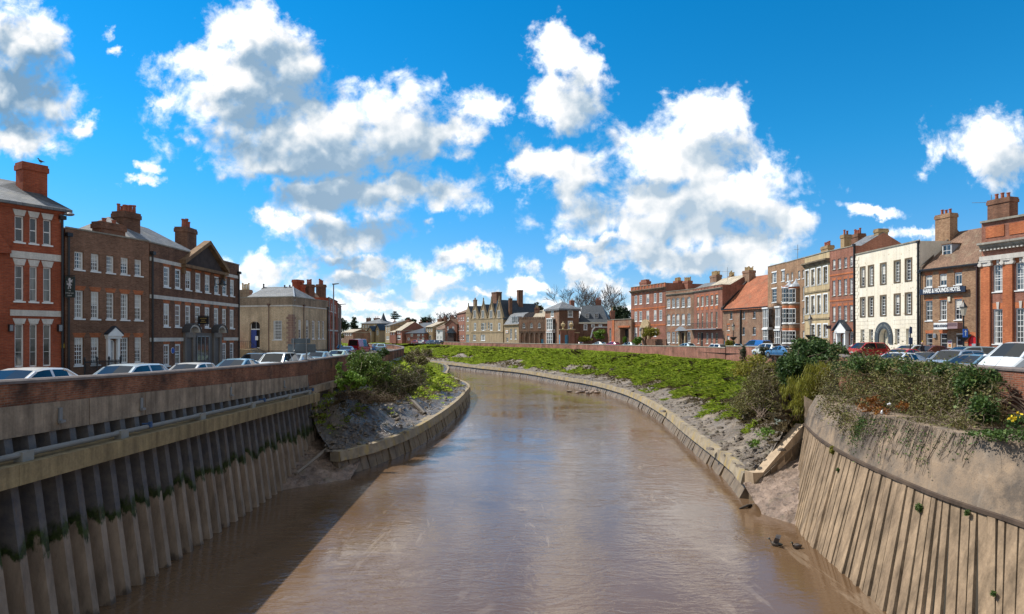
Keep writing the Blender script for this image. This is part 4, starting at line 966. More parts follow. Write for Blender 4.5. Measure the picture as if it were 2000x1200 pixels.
for k in range(46):
    u, z = rnd.uniform(.4, L - .4), rnd.uniform(4.3, b.top - .3)
    if any(o[0] - .25 < u < o[2] + .25 and o[1] - .3 < z < o[3] + .25 for o in b.op): continue
    s_ = rnd.uniform(.02, .06); b.f.plate(mb, [(u - s_, z - s_), (u + s_, z - s_ * 2.5), (u + s_ * .6, z + s_ * 2), (u - s_ * .5, z + s_)], 0, .006)
mb.build('stucco_stains', plain('ochre_stain', (.42, .33, .20), .9, var=.3), b.root)
b.band(b.top, b.top + .14, GREYST, .1, name='coping'); b.pipe(L - .15, zr_, b.top - .2, BLACK, r=.1)

# tall red brick house
b = Bld('red_brick_house', 'tall red brick four storey house with a white columned porch, beside the cream building', 'house', (1620.5, 80.2), (1671.3, 75.1), 0, 9, BR['red'], zr_)
b.top = (b.zat(1622, 491) + b.zat(1670, 480)) / 2
xs = z6([(583, 606), (627, 651), (673, 698), (718, 742)])
b.row(xs, (y6(355), y6(432)), (y6(319), y6(399)), nx=2, ny=3, lintel=BR['red'], sill=GREYST)
b.row(xs, (y6(517), y6(635)), (y6(490), y6(615)), nx=2, ny=5, lintel=BR['orange'], sill=GREYST)
b.row(xs, (y6(718), y6(833)), (y6(703), y6(828)), nx=2, ny=5, lintel=BR['orange'], sill=GREYST)
b.row([xs[0], xs[3]], (648, 670), (648, 680), nx=2, ny=3, lintel=BR['orange'])
ua, ub = b.uat(1480 + 655 / 4), b.uat(1480 + 695 / 4); b.win(ua, zr_ + .05, ub, 2.7, nx=1, ny=2, sill=None, sash=False, door=plain('pale_blue_door', (.32, .42, .46)))
b.walls(); R4 = b
for ya, yb in ((y6(470), y6(447)), (y6(668), y6(655))): z = b.zat(1622, ya); b.band(z - .2, z, BR['orange'], .04)
b.band(b.top, b.top + .1, GREYST, .06, name='coping'); b.pipe(b.f.L - .15, zr_, b.top, BLACK, r=.1)
mb = MB()
for q in (ua - .4, ub + .15): b.f.box(mb, q, q + .25, zr_, 2.9, 0, .5)
b.f.box(mb, ua - .55, ub + .55, 2.9, 3.2, 0, .6); po = mb.build('porch', WHITE, b.root)
mb = MB(); um = (ua + ub) / 2; b.f.plate(mb, [(ua - .6, 3.2), (ub + .6, 3.2), (um, 4.4)], 0, .58); mb.build('porch_pediment', WHITE, po)
mb = MB()
for sgn in (-1, 1): b.f.plate(mb, [(um, 4.42), (um, 4.58), (um + sgn * 1.5, 3.3), (um + sgn * 1.5, 3.15)], -.02, .75)
mb.build('porch_roof', SLATED, po)
b.chimneyp(1652, 459, -3.6, .8, 1.0, b.top - .4, 2, BR['yellow'], TERRA, .6); b.chimneyp(1675, 458, -6, 1.7, 1.1, b.top - .4, 4, BR['dark'], TERRA, .7)
# gable with stub chimney behind
b.gable_roof(15.3, SLATE, 0, b.f.L - 3.2, b.f.L - .02, ze=b.top - .35, D=7.2, d0=-.1, ends=True)
b.chimney(b.f.L - .5, -3.7, .8, 1.3, b.top, 15.75, 0, BR['yellow'])

# yellow ashlar house
b = Bld('ashlar_house', 'yellow stone fronted house with white surrounds and a heavy parapet', 'house', (1571.5, 87.3), (1620.3, 80.3), 0, 9, ASHLAR, zr_)
b.top = (b.zat(1573, 504) + b.zat(1618, 491)) / 2
xs = z6([(374, 400), (419, 446), (467, 494), (515, 545)])
b.row(xs, (y6(440), y6(560)), (y6(400), y6(526)), nx=2, ny=5, surround=WHITE, sw=.16, sill=GREYST, rec=.2)
b.row(xs, (y6(645), y6(774)), (y6(615), y6(759)), nx=2, ny=5, surround=WHITE, sw=.16, sill=GREYST, rec=.2)
b.row(xs[1:], (y6(862), y6(950)), (y6(852), y6(950)), nx=2, ny=5, surround=WHITE, sw=.16, sill=GREYST, rec=.2)
b.walls(); b.cornice(b.zat(1600, 515) - .2, .6, stone('sooty_cornice', (.12, .095, .07), (.3, .24, .16), 1), .55)
b.band(b.top, b.top + .12, GREYST, .08, name='coping')
for ya in (y6(605), y6(820)): z = b.zat(1600, ya - 3); b.band(z - .16, z + .06, stone('stained_string_course', (.22, .17, .10), (.36, .28, .17), 1.5), .1)
b.chimneyp(1616, 481, -4, 2.0, .9, b.top - .4, 4, BR['yellow'], TERRA, .75)

# brick house with twin round bays
b = Bld('round_bay_house', 'brown brick house with twin round bays banded in orange brick', 'house', (1535, 93.6), (1571.3, 87.4), 0, 9, BR['mixed'], zr_)
b.top = (b.zat(1537, 513) + b.zat(1570, 504)) / 2
b.row(z6([(222, 242), (260, 276), (313, 331), (349, 362)]), (y6(462), y6(524)), (y6(425), y6(494)), nx=2, ny=3, lintel=BR['mixed'])
b.row(z6([(350, 365)]), (y6(560), y6(668)), nx=2, ny=4); b.row(z6([(350, 365)]), (y6(728), y6(842)), nx=2, ny=4); b.row(z6([(350, 365)]), (y6(905), y6(1000)), nx=2, ny=4)
b.walls(); b.band(b.top, b.top + .1, GREYST, .06, name='coping')
aerial('roof_aerial', P(1558, 512, 92), 2.6, 'thin mast aerial on the roof of the round bay house', arm=.5, n=4)
def arcbay(B, uc, w, dp, z0, z1, mat, name='bay', n=10):
    mb = MB(); pts = [(uc + w / 2 * math.cos(math.pi * i / n), dp * math.sin(math.pi * i / n)) for i in range(n + 1)]
    mb.hexa([B.f.w(u, z0, d) for u, d in pts], [B.f.w(u, z1, d) for u, d in pts]); return mb.build(name, mat, B.root)
for (xa, xb, top_) in ((230, 275, 574), (283, 325, 563)):
    ua, ub = b.uat(1480 + xa / 4), b.uat(1480 + xb / 4); uc, w = (ua + ub) / 2, abs(ub - ua) * 1.02; xm = 1480 + (xa + xb) / 8
    zt = b.zat(xm, y6(top_)); lv = [(b.zat(xm, y6(685)), b.zat(xm, y6(580))), (b.zat(xm, y6(845)), b.zat(xm, y6(735))), (b.zat(xm, y6(1000)), b.zat(xm, y6(908)))]
    zc = zr_
    bay = arcbay(b, uc, w, 1.05, zr_, zt, BR['mixed'])
    for z0, z1 in lv:
        mb = MB(); g = MB(); n = 5; hw = w / 2 * .99
        for i in range(n):
            t0, t1 = math.pi * (.16 + .68 * i / n), math.pi * (.16 + .68 * (i + 1) / n)
            q0, q1 = [(uc + (hw + .03) * math.cos(t), (1.05 + .03) * math.sin(t)) for t in (t0, t1)]
            g.poly([b.f.w(q0[0], z0, q0[1]), b.f.w(q1[0], z0, q1[1]), b.f.w(q1[0], z1, q1[1]), b.f.w(q0[0], z1, q0[1])])
            for t in (t0, t1): c = (uc + (hw + .04) * math.cos(t), 1.09 * math.sin(t)); mb.tube([b.f.w(c[0], z0, c[1]), b.f.w(c[0], z1, c[1])], .05, 4)
            for k in range(4):
                z = z0 + (z1 - z0) * k / 3; mb.tube([b.f.w(q0[0], z, q0[1] + .02), b.f.w(q1[0], z, q1[1] + .02)], .055 if k in (0, 3) else .03, 4)
        wo = mb.build('bay_window', WHITE, b.root); g.build('pane', PANE, wo)
        arcbay(b, uc, w * 1.03, 1.09, z1 + .06, z1 + .45, BR['orange'], 'brick_band'); arcbay(b, uc, w * 1.08, 1.16, z0 - .16, z0 - .06, WHITE, 'sill')
    mb = MB(); base = [(uc + w * .56 * math.cos(math.pi * i / 10), 1.22 * math.sin(math.pi * i / 10)) for i in range(11)]; prev = [(u, d, zt) for u, d in base]
    for f_, h in ((.85, .3), (.45, .5), (.22, .85), (.06, 1.25)):
        cur = [(uc + (u - uc) * f_, d * f_, zt + h) for u, d in base]; mb.hexa([b.f.w(u, z, d) for u, d, z in prev], [b.f.w(u, z, d) for u, d, z in cur]); prev = cur
    mb.build('bay_dome', LEAD, b.root)

# brick house with white bays and creeper
b = Bld('creeper_house', 'brown brick house with white bay windows and bare creeper between them', 'house', (1499.5, 99.8), (1534.8, 93.7), 0, 9, BR['mixed'], zr_)
b.top = (b.zat(1501, 521) + b.zat(1533, 514)) / 2
b.row(z6([(110, 147), (184, 210)]), (y6(450), y6(530)), (y6(437), y6(520)), nx=2, ny=3, lintel=WHITE, lh=.2)
b.row(z6([(110, 147), (186, 212)]), (y6(576), y6(685)), (y6(570), y6(675)), nx=2, ny=4, lintel=WHITE, lh=.2)
b.walls(); b.band(b.top, b.top + .1, GREYST, .06, name='coping')
for xa, xb, ya, yb in ((66, 118, 735, 880), (178, 213, 725, 870), (70, 115, 898, 1005), (173, 214, 905, 1010)):
    ua, ub = sorted((b.uat(1480 + xa / 4), b.uat(1480 + xb / 4))); xm = 1480 + (xa + xb) / 8; z0, z1 = max(b.zat(xm, y6(yb)), zr_ + .4), b.zat(xm, y6(ya)); ua = max(ua, .05)
    mb = MB(); b.f.box(mb, ua - .1, ub + .1, z0 - .35, z0, 0, .85); b.f.box(mb, ua - .15, ub + .15, z1, z1 + .22, 0, .95)
    for u in (ua, ua + (ub - ua) * .33, ua + (ub - ua) * .67, ub): b.f.box(mb, u - .06, u + .06, z0, z1, .7, .8)
    b.f.box(mb, ua, ub, (z0 + z1) / 2 - .04, (z0 + z1) / 2 + .04, .7, .8); wo = mb.build('bay_window', WHITE, b.root)
    g = MB(); b.f.box(g, ua + .02, ub - .02, z0, z1, 0, .72); g.build('pane', PANE, wo)
R7 = b

# brewery like building with big red roof
b = Bld('red_roofed_building', 'old brick building with a huge red tiled roof and small arched windows', 'building', (1411.5, 111.5), (1499.3, 99.9), 0, 12, BR['old'], 0)
b.top = (b.zat(1413, 603.5) + b.zat(1498, 597)) / 2
b.row(z5([(1233, 1258), (1369, 1392), (1478, 1505)]), (y5(602), y5(675)), (y5(590), y5(666)), nx=1, ny=2, arch=.25, lintel=None, frame=GREYM, rec=.1)
b.row(z5([(1365, 1390), (1475, 1507)]), (y5(762), y5(845)), (y5(757), y5(838)), nx=2, ny=4, arch=.15, frame=GREYM)
b.row(z5([(1203, 1228)]), (y5(740), y5(795)), nx=1, ny=1, sill=WHITE, lintel=BR['orange'], pane=plain('orange_shutter', (.45, .17, .05))); b.row(z5([(1201, 1226)]), (y5(852), y5(930)), nx=2, ny=3, lintel=BR['orange'])
ua, ub = b.uat(1200 + 1148 / 5.456), b.uat(1200 + 1176 / 5.456); b.win(max(ua, .2), .05, ub, b.zat(1413, y5(880)), nx=1, ny=1, sill=None, sash=False, arch=.6, door=TEAL, frame=plain('dark_frame', (.05, .08, .09)))
b.walls(); b.gable_roof(13.4, TILER, .35, .05, b.f.L - .05, D=12)
b.pipe(b.uat(1447.5), 0, b.top - .3, BLACK, r=.14); b.part('gutter', BLACK, 0, b.f.L, b.top - .25, b.top - .1, .2, .4)
mb = MB(); u = .15; b.f.prism(mb, [(.3, b.top - .2), (.3, b.top + .15), (-6, 13.65), (-6, 13.2)], u - .3, u + .2); mb.build('verge_coping', plain('dark_verge', (.025, .02, .02), .9), b.root)
b.chimneyp(1463, 529, -5.6, 1.9, 1.4, 11, 6, BR['old'], BUFFPOT, .7, rows=2)
# brick house with balcony
b = Bld('balcony_house', 'red brown brick house with an iron balcony across its first floor', 'house', (1355.5, 122.5), (1411, 111.5), 0, 11, BR['red'], -.1)
b.top = (b.zat(1357, 565) + b.zat(1409, 555.5)) / 2
xs = z5([(880, 903), (925, 950), (974, 1000), (1027, 1052), (1077, 1105)])
b.row(xs, (y5(436), y5(543)), (y5(412), y5(522)), nx=2, ny=4, frame=CREAMP, lintel=BR['orange'], lh=.3)
xs = z5([(880, 900), (928, 946), (975, 994), (1028, 1047), (1079, 1099)])
b.row(xs, (y5(608), y5(775)), (y5(600), y5(765)), nx=2, ny=3, frame=CREAMP, sill=None)
b.row(z5([(885, 905), (975, 1000), (1028, 1049), (1075, 1101)]), (y5(832), y5(945)), (y5(812), y5(925)), nx=2, ny=4, frame=CREAMP)
ua, ub = b.uat(1200 + 916 / 5.456), b.uat(1200 + 944 / 5.456); b.win(ua, 0, ub, b.zat(1371, y5(815)), nx=1, ny=2, sill=None, sash=False, frame=CREAMP, door=DARK)
b.walls(); b.cornice(b.zat(1380, y5(372)) - .1, .35, GREYST, .3); b.band(b.top, b.top + .1, GREYST, .06, name='coping')
mb = MB()
for i in range(9): u = b.f.L * (i + .5) / 9; b.f.box(mb, u - .12, u + .12, b.zat(1380, y5(372)) + .25, b.top, 0, .06)
mb.build('parapet_piers', BR['red'], b.root)
for q in b.op[:5]: b.part('apron', BR['orange'], q[0], q[2], q[1] - .75, q[1] - .1, 0, .04)
zb = (b.zat(1353, y5(782)) + b.zat(1405, y5(775))) / 2; mb = MB(); b.f.box(mb, -.8, b.f.L - .2, zb - .14, zb, 0, 1.2); bl = mb.build('balcony', LEAD, b.root)
mb = MB(); n = 40
for i in range(n + 1): u = -.7 + (b.f.L + .4) * i / n; mb.tube([b.f.w(u, zb, 1.1), b.f.w(u, zb + 1.1, 1.1)], .022, 4)
mb.tube([b.f.w(-.7, zb + 1.1, 1.1), b.f.w(b.f.L - .3, zb + 1.1, 1.1)], .035, 5); mb.build('balcony_railing', BLACK, bl)
b.gable_roof(b.top + 2.1, TILEP, 0, 1, b.f.L - 1, ze=b.top - .4, D=9, d0=-1.2)
b.chimneyp(1398, y5(208), -6, 2.7, 1.2, b.top, 8, BR['old'], BUFFPOT, .8, rows=2); b.chimneyp(1429, 540, -7.5, 1.3, 1.0, b.top, 3, BR['old'], BUFFPOT, 1.0, rows=2)
aerial('roof_aerial', P(1421, 552, 118), 2.9, 'wide aerial between the chimney stacks of the balcony house', arm=1.6)
# brick house with arched white windows
b = Bld('arched_window_house', 'brown brick three storey house with white arched sash windows', 'house', (1300.7, 130.8), (1355.2, 122.6), 0, 10, BR['old'], -.2)
b.top = (b.zat(1302, 570.5) + b.zat(1354, 565)) / 2
xs = z5([(558, 594), (611, 644), (658, 691), (714, 749), (774, 810)])
b.row(xs, (y5(458), y5(560)), (y5(438), y5(545)), nx=3, ny=4, arch=.3, fw=.17)
b.row(xs, (y5(624), y5(744)), (y5(613), y5(735)), nx=3, ny=5, arch=.3, fw=.17)
b.row(xs[:3] + xs[4:], (y5(813), y5(930)), (y5(812), y5(930)), nx=3, ny=5, fw=.17)
ua, ub = b.uat(1200 + 716 / 5.456), b.uat(1200 + 742 / 5.456); b.win(ua, 0, ub, b.zat(1333, y5(825)), nx=1, ny=2, sill=None, sash=False, frame=BROWNST, door=DARK)
b.walls(); b.cornice(b.zat(1325, y5(410)) - .1, .3, GREYST, .25); b.band(b.top, b.top + .1, GREYST, .06, name='coping')
um = (ua + ub) / 2; zt = b.zat(1333, y5(800)); mb = MB(); b.f.plate(mb, [(um - 1.5, zt), (um + 1.5, zt), (um, zt + .9)], 0, .9); dd = mb.build('door_hood', LEAD, b.root)
mb = MB()
for s_ in (-1, 1): b.f.box(mb, um + s_ * .95 - .14, um + s_ * .95 + .14, -.1, zt, 0, .3)
mb.build('door_pilasters', ASHLAR, dd)
b.gable_roof(b.top + 1.6, SLATE, 0, 5.5, b.f.L + 4, ze=b.top - .4, D=9, d0=-1.2)
b.chimneyp(1324, 549, -4.5, 1.6, 1.2, b.top - .4, 5, BR['red'], BUFFPOT, .8, rows=2); b.chimneyp(1343, 549, -5.2, 1.7, 1.2, b.top - .4, 5, BR['red'], BUFFPOT, .8, rows=2)
# large red mansion
b = Bld('brick_mansion', 'tall red brick mansion with panelled parapet and a stone arched doorcase', 'house', (1232.5, 144.5), (1300.2, 131), 0, 13, BR['red'], -.3)
b.top = (b.zat(1234, 562.5) + b.zat(1298, 552.5)) / 2
xs = z5([(214, 242), (266, 294), (341, 369), (420, 447), (478, 508)])
b.row(xs, (y5(422), y5(520)), (y5(393), y5(495)), nx=3, ny=4, lintel=BR['orange'], lh=.4, fw=.15, rec=.05)
b.row(xs, (y5(592), y5(702)), (y5(577), y5(688)), nx=3, ny=4, lintel=BR['orange'], lh=.4, fw=.15, rec=.05)
b.row(xs[:2], (y5(765), y5(880)), (y5(763), y5(880)), nx=3, ny=4, lintel=BR['orange'], fw=.15, rec=.05); b.row(xs[3:4], (y5(765), y5(860)), nx=3, ny=4, lintel=BR['orange'], fw=.15, rec=.05)
ua, ub = b.uat(1200 + 328 / 5.456), b.uat(1200 + 358 / 5.456); b.win(ua, .3, ub, b.zat(1263, y5(780)), nx=1, ny=1, sill=None, sash=False, frame=ASHLAR, door=plain('brown_door', (.14, .08, .03)))
b.walls(); zc = (b.zat(1234, y5(385)) + b.zat(1298, y5(350))) / 2; b.cornice(zc - .3, .6, stone('mansion_cornice', (.14, .09, .065), (.3, .22, .15)), .6)
b.band(b.top, b.top + .12, GREYST, .1, name='coping')
mb = MB()
for i in range(11): u = b.f.L * (i + .02) / 10.4; b.f.box(mb, u, u + .4, zc + .3, b.top, 0, .07)
mb.build('parapet_piers', BR['orange'], b.root)
for ya in (560, 565): pass
z = b.zat(1265, y5(555)); b.band(z - .2, z + .1, BR['orange'], .06); z = b.zat(1265, y5(735)); b.band(z - .25, z + .1, BR['orange'], .06)
um = (ua + ub) / 2; zt = b.zat(1263, y5(765)); mb = MB()
for s_ in (-1, 1): b.f.box(mb, um + s_ * 1.15 - .28, um + s_ * 1.15 + .28, 0, zt, 0, .5)
b.f.box(mb, um - 1.7, um + 1.7, zt, zt + .5, 0, .7); dd = mb.build('doorcase', ASHLAR, b.root)
mb = MB(); b.f.plate(mb, [(um + 1.7 * math.cos(math.pi * i / 10), zt + .5 + 1.3 * math.sin(math.pi * i / 10)) for i in range(11)], 0, .5); mb.build('arched_pediment', ASHLAR, dd)
b.chimneyp(1260, y5(275), -5, 3.2, 1.2, b.top - .4, 0, BR['red']); b.chimneyp(1260, y5(255), -5, 2.2, .9, b.top + .5, 0, BR['red'])
# front garden wall of the mansion
r = empty('garden_wall', P(1272, 690, 128), 'dark brick garden wall with a pier in front of the mansion', 'wall')
f = Fac(XY(1258, 131), XY(1301, 124)); mb = MB(); f.box(mb, 0, f.L, -.3, 1.9, -.3, 0); mb.build('wall', BR['dark'], r); mb = MB(); f.box(mb, -.5, .5, -.3, 2.9, -.5, .2); f.box(mb, -.65, .65, 2.9, 3.1, -.65, .35); mb.build('pier', BR['old'], r)
# low porticoed link
b = Bld('portico_link', 'low brick link with a square portico between the mansion and its neighbour', 'building', (1196, 151), (1233, 143), 0, 8, BR['old'], -.3)
b.top = b.zat(1215, 624.5); ua, ub = b.uat(1211), b.uat(1228); b.win(ua, 0, ub, b.zat(1220, 640.5), nx=3, ny=1, sill=None, sash=False, frame=BR['old'], door=DARK, rec=1.2, fw=.3)
b.walls(); b.band(b.top, b.top + .15, GREYST, .15, name='coping'); b.part('stone_frame', BR['orange'], ua - .6, ub + .6, b.zat(1220, 640), b.zat(1220, 636.5), 0, .2); b.part('corner_pier', BR['orange'], 0, 1.0, -.3, b.top, 0, .1)
f3 = Bld('garden_room', 'narrow brick pavilion with tall arched pale windows left of the portico', 'building', (1186.3, 158), (1196, 150.9), 0, 6, BR['red'], -.3)
f3.top = f3.zat(1190, 626); f3.row([(1190.2, 1193.5)], (641, 668), nx=2, ny=5, arch=.5, frame=plain('grey_green_frame', (.35, .42, .40))); f3.walls(); f3.band(f3.top, f3.top + .12, GREYST, .1, name='coping')
f3.chimneyp(1196, 607, -4, 1.3, 1.2, f3.top - .3, 2, BR['red'], BUFFPOT, .9)
# dark roofed house with dormers
b = Bld('dormer_house', 'brick house with dark blue slate roof and two white arched dormers', 'house', (1130.5, 172.5), (1187, 170), 0, 8, BR['dark'], -.3)
b.top = b.zat(1158, 629.5)
b.row([(1139.8, 1147.2), (1154.7, 1161.5)], (633.5, 647.5), (633.5, 642), nx=3, ny=4, fw=.18, rec=.04); b.row([(1169, 1176)], (634, 638.5), nx=3, ny=2, fw=.18, rec=.04)
b.walls(); b.band(b.top - .45, b.top, CREAMP, .25, name='cornice'); b.hip_roof(b.zat(1150, 602) + .9, SLATED, .2, D=8, hl=.3, hr=2.2)
for x in (1147, 1165): u, z = b.uz(x, 621.5, -1.0); b.dormer(u, z, 1.1, 1.25, -.8, LEAD, 'arch')
b.chimneyp(1169, 586, -5.5, 1.5, 1.1, b.top + 1, 3, BR['red'], TERRA, .7)
f4 = Bld('lean_to', 'brick outbuilding with a white curved coping in front of the dormer house', 'building', (1153, 163), (1187, 161), 0, 4, BR['dark'], -.3)
f4.top = f4.zat(1170, 640); f4.walls(); mb = MB(); L = f4.f.L; ue = f4.uat(1163)
f4.f.plate(mb, [(0, 1.8), (.4, 2.4), (ue - .6, f4.top - .7), (ue, f4.top), (L, f4.top), (L, f4.top + .2), (ue - .2, f4.top + .2), (ue - .9, f4.top - .5), (.1, 2.6), (-.2, 1.9)], -.2, .12); mb.build('coping', WHITE, f4.root)
# square house with hipped roof, two faces
b = Bld('square_house', 'square brick house with a hipped slate roof and white bay windows', 'house', (1064.5, 178), (1092, 170), 0, 6.2, BR['old'], -.3)
b.top = b.zat(1090, 603); b.row([(1075.5, 1081.5)], (606, 619.5), nx=3, ny=4, fw=.18, rec=.04); b.walls(cap=False, back=False, sides=(1, 0))
for ya, yb in ((624, 644), (650, 671)):
    ua, ub = b.uat(1073), b.uat(1084); z0, z1 = max(b.zat(1078, yb), 0), b.zat(1078, ya); mb = MB(); b.f.box(mb, ua - .1, ub + .1, z0 - .3, z0, 0, .9); b.f.box(mb, ua - .15, ub + .15, z1, z1 + .3, 0, 1.0)
    for k in range(4): u = ua + (ub - ua) * k / 3; b.f.box(mb, u - .09, u + .09, z0, z1, .72, .86)
    for k in (1, 2): z = z0 + (z1 - z0) * k / 3; b.f.box(mb, ua, ub, z - .04, z + .04, .72, .85)
    wo = mb.build('bay_window', WHITE, b.root); g = MB(); b.f.box(g, ua + .02, ub - .02, z0, z1, 0, .74); g.build('pane', PANE, wo)
f2 = Bld.__new__(Bld); f2.f = Fac(XY(1092, 170), XY(1131, 172.4)); f2.top, f2.D, f2.mat, f2.base, f2.root, f2.op = b.top, 7, BR['dark'], -.3, b.root, []  # right face gets a darker brick, so its shade is put into the colour
f2.row([(1109, 1119)], (606, 620), nx=4, ny=4, fw=.2, rec=.04); f2.row([(1109, 1119)], (627, 643), nx=4, ny=5, fw=.2, rec=.04); f2.walls(cap=False, back=False, sides=(0, 1))
A, B_, C_ = b.f.w(0, b.top, .4), f2.f.w(-.3, b.top, .5), f2.f.w(f2.f.L + .4, b.top, .4); D_ = f2.f.w(f2.f.L + .4, b.top, -8); ap = (A + B_ + C_ + D_) / 4 + Vector((0, 0, b.zat(1098, 589) - b.top + .3))
mb = MB()
for p, q in ((A, B_), (B_, C_), (C_, D_), (D_, A)): mb.poly([p, q, ap]); mb.poly([p, p - Vector((0, 0, .5)), q - Vector((0, 0, .5)), q])
mb.build('roof', SLATE, b.root); f2.chimneyp(1117, 587, -7.5, 1.2, 1.0, b.top, 2, BR['red'], BUFFPOT, .5)
# gate piers with urns and teal gate
for i, (x, Y, lab) in enumerate(((1100, 160, 'brick gate pier with an urn, left of the teal gate'), (1116, 159, 'brick gate pier with an urn, right of the teal gate'), (1124, 160, 'shorter plain brick gate pier without urn, right of the urned piers'))):
    q = P(x, 657, Y); q.z = -.3; r = empty('gate_pier', q, lab, 'gate pier', 'brick gate piers'); h = 4.4 if i < 2 else 3.6
    mb = MB(); mb.box(q + Vector((0, 0, h / 2)), (1.5, 1.2, h)); mb.build('shaft', BR['red'], r); mb = MB(); mb.box(q + Vector((0, 0, h + .12)), (2, 1.6, .26)); mb.build('cap', ASHLAR, r)
    if i < 2: mb = MB(); mb.lathe(q + Vector((0, 0, h + .25)), [(.35, 0), (.15, .3), (.55, .9), (.6, 1.3), (.25, 1.6), (.1, 2.0)], 10); mb.build('urn', ASHLAR, r)
r = empty('teal_gate', P(1108, 671, 159.5), 'teal double gate between the urn topped piers', 'gate'); mb = MB()
for s_ in (0, 1): f = Fac(XY(1101 + s_ * 7.5, 159.6), XY(1108.2 + s_ * 7.2, 159.3)); f.box(mb, .1, f.L - .05, -.25, 2.8, 0, .1)
mb.build('leaves', TEAL, r); mb = MB(); f = Fac(XY(1101, 159.6), XY(1115, 159.2)); f.box(mb, f.L / 2 - .08, f.L / 2 + .08, -.2, 2.9, .1, .16); f.box(mb, .1, f.L, 1.3, 1.45, .1, .15); mb.build('rails', TEAL, r)
r = empty('teal_gate', P(1096, 671, 160), 'narrow teal side gate left of the urn topped piers', 'gate'); mb = MB(); f = Fac(XY(1092.5, 163), XY(1098, 161)); f.box(mb, 0, f.L, -.25, 2.9, 0, .1); mb.build('leaf', TEAL, r); mb = MB(); f.box(mb, 0, f.L, 1.2, 1.35, .1, .15); mb.build('rail', TEAL, r)
# crenellated brick building
b = Bld('crenellated_building', 'brick building with a crenellated top and a row of blind arches', 'building', (1013.5, 183), (1064.3, 178), 0, 7, BR['old'], -.3)
b.top = (b.zat(1015, 624) + b.zat(1063, 621.5)) / 2
b.row([(1020.5, 1025.5), (1035.5, 1040), (1050.5, 1055.5)], (631, 641), (630.5, 640), nx=2, ny=2, arch=.5, fw=.12)
for x in (1016, 1025.5, 1035, 1044.5): ua, ub = b.uat(x + .6), b.uat(x + 7.6); b.win(ua, -.1, ub, b.zat(1040, 650), nx=1, ny=1, sill=None, sash=False, frame=BR['old'], door=BR['old'], arch=.95, rec=.5, fw=.05)
ua, ub = b.uat(1054.6), b.uat(1061.6); b.win(ua, -.1, ub, b.zat(1057, 650), nx=1, ny=1, sill=None, sash=False, frame=BR['old'], door=BR['old'], arch=.95, rec=.5, fw=.05)
b.walls(); z = b.zat(1040, 647.5); b.band(z, z + .25, BR['old'], .12); mb = MB(); n = 15
for i in range(n): u = b.f.L * (i + .2) / n; b.f.box(mb, u, u + b.f.L / n * .55, b.top, b.top + .5, -.3, .05)
mb.build('battlements', BR['old'], b.root); mb = MB(); b.f.box(mb, ua + .2, ub - .2, -.1, 1.6, -.4, -.3); mb.build('blue_door', TEAL, b.root)
b.gable_roof(b.zat(1045, 609) + .5, TILEP, 0, 4.3, b.f.L + .5, ze=b.top + .1, D=6.5, d0=-.5); b.chimneyp(1049, 601, -3, 1.3, .9, b.top, 2, BR['dark'], BUFFPOT, .6)
# small stone house with mansard
b = Bld('mansard_house', 'small stone fronted house with a mansard roof between gothic range and crenellated building', 'house', (985, 192), (1013.3, 184), 0, 7, GOTH, -.3)
b.top = b.zat(1000, 634); b.row([(996, 1000), (1005, 1009)], (643, 663), nx=2, ny=5, fw=.15); b.row([(989, 993)], (660, 668), nx=1, ny=1, sill=None, sash=False)
b.walls(); b.cornice(b.top - .5, .5, GOTH, .4); mb = MB(); L = b.f.L; zt = b.zat(1002, 613) + .4; b.f.prism(mb, [(.2, b.top), (-2.2, zt - .6), (-3.5, zt), (-7, zt), (-7, b.top)], 0, L); mb.build('roof', SLATE, b.root)
for x in (1003, 1010): u, z = b.uz(x, 632, -.4); b.dormer(u, z, 1.5, 2.0, -.2, LEAD, 'flat')
r = empty('wall_sign', b.f.w(b.uat(991), b.zat(991, 650), .1), 'small white sign with orange mark on the stone mansard house', 'sign'); mb = MB(); b.f.box(mb, b.uat(988.5), b.uat(993), b.zat(991, 651), b.zat(991, 645.5), .05, .15); mb.build('board', WHITE, r); mb = MB(); b.f.box(mb, b.uat(989.5), b.uat(992), b.zat(991, 650), b.zat(991, 647), .15, .16); mb.build('mark', plain('orange_mark', (.6, .25, .08)), r)
# gothic gabled range
b = Bld('gothic_range', 'long buff stone gothic range with four steep gables and tall chimneys', 'building', (919.5, 213), (982.5, 193), 0, 14, GOTH, -.3)
b.top = b.zat(950, 622); gx = [(919.8, 935.5, 928, 588), (936, 951.3, 944, 585), (952, 967, 959.7, 583), (967.6, 982, 975, 582)]
for (x0, x1, xm, ya), ys in zip(gx, ((606, 622), (606, 620), (604.5, 619.5), (603.5, 618))):
    b.row([(xm - 2.6, xm + 2.0)], (ys[0], ys[1]) if False else (631, 646), nx=2, ny=2, fw=.2, rec=.06)
    if xm in (944,): b.row([(939.5, 942), (947.5, 949.5)], (631, 645), nx=1, ny=2, rec=.06)
    if xm in (959.7,): b.row([(953, 955.5)], (630, 643), nx=1, ny=2, rec=.06)
b.row([(923.5, 929.5)], (654, 666), nx=3, ny=3, fw=.2); b.row([(938.5, 947.5)], (654, 666), nx=4, ny=3, fw=.2)
b.walls(); z = b.zat(950, 649); b.band(z - .15, z + .15, GOTH, .12); b.band(b.top - .25, b.top, GOTH, .1)
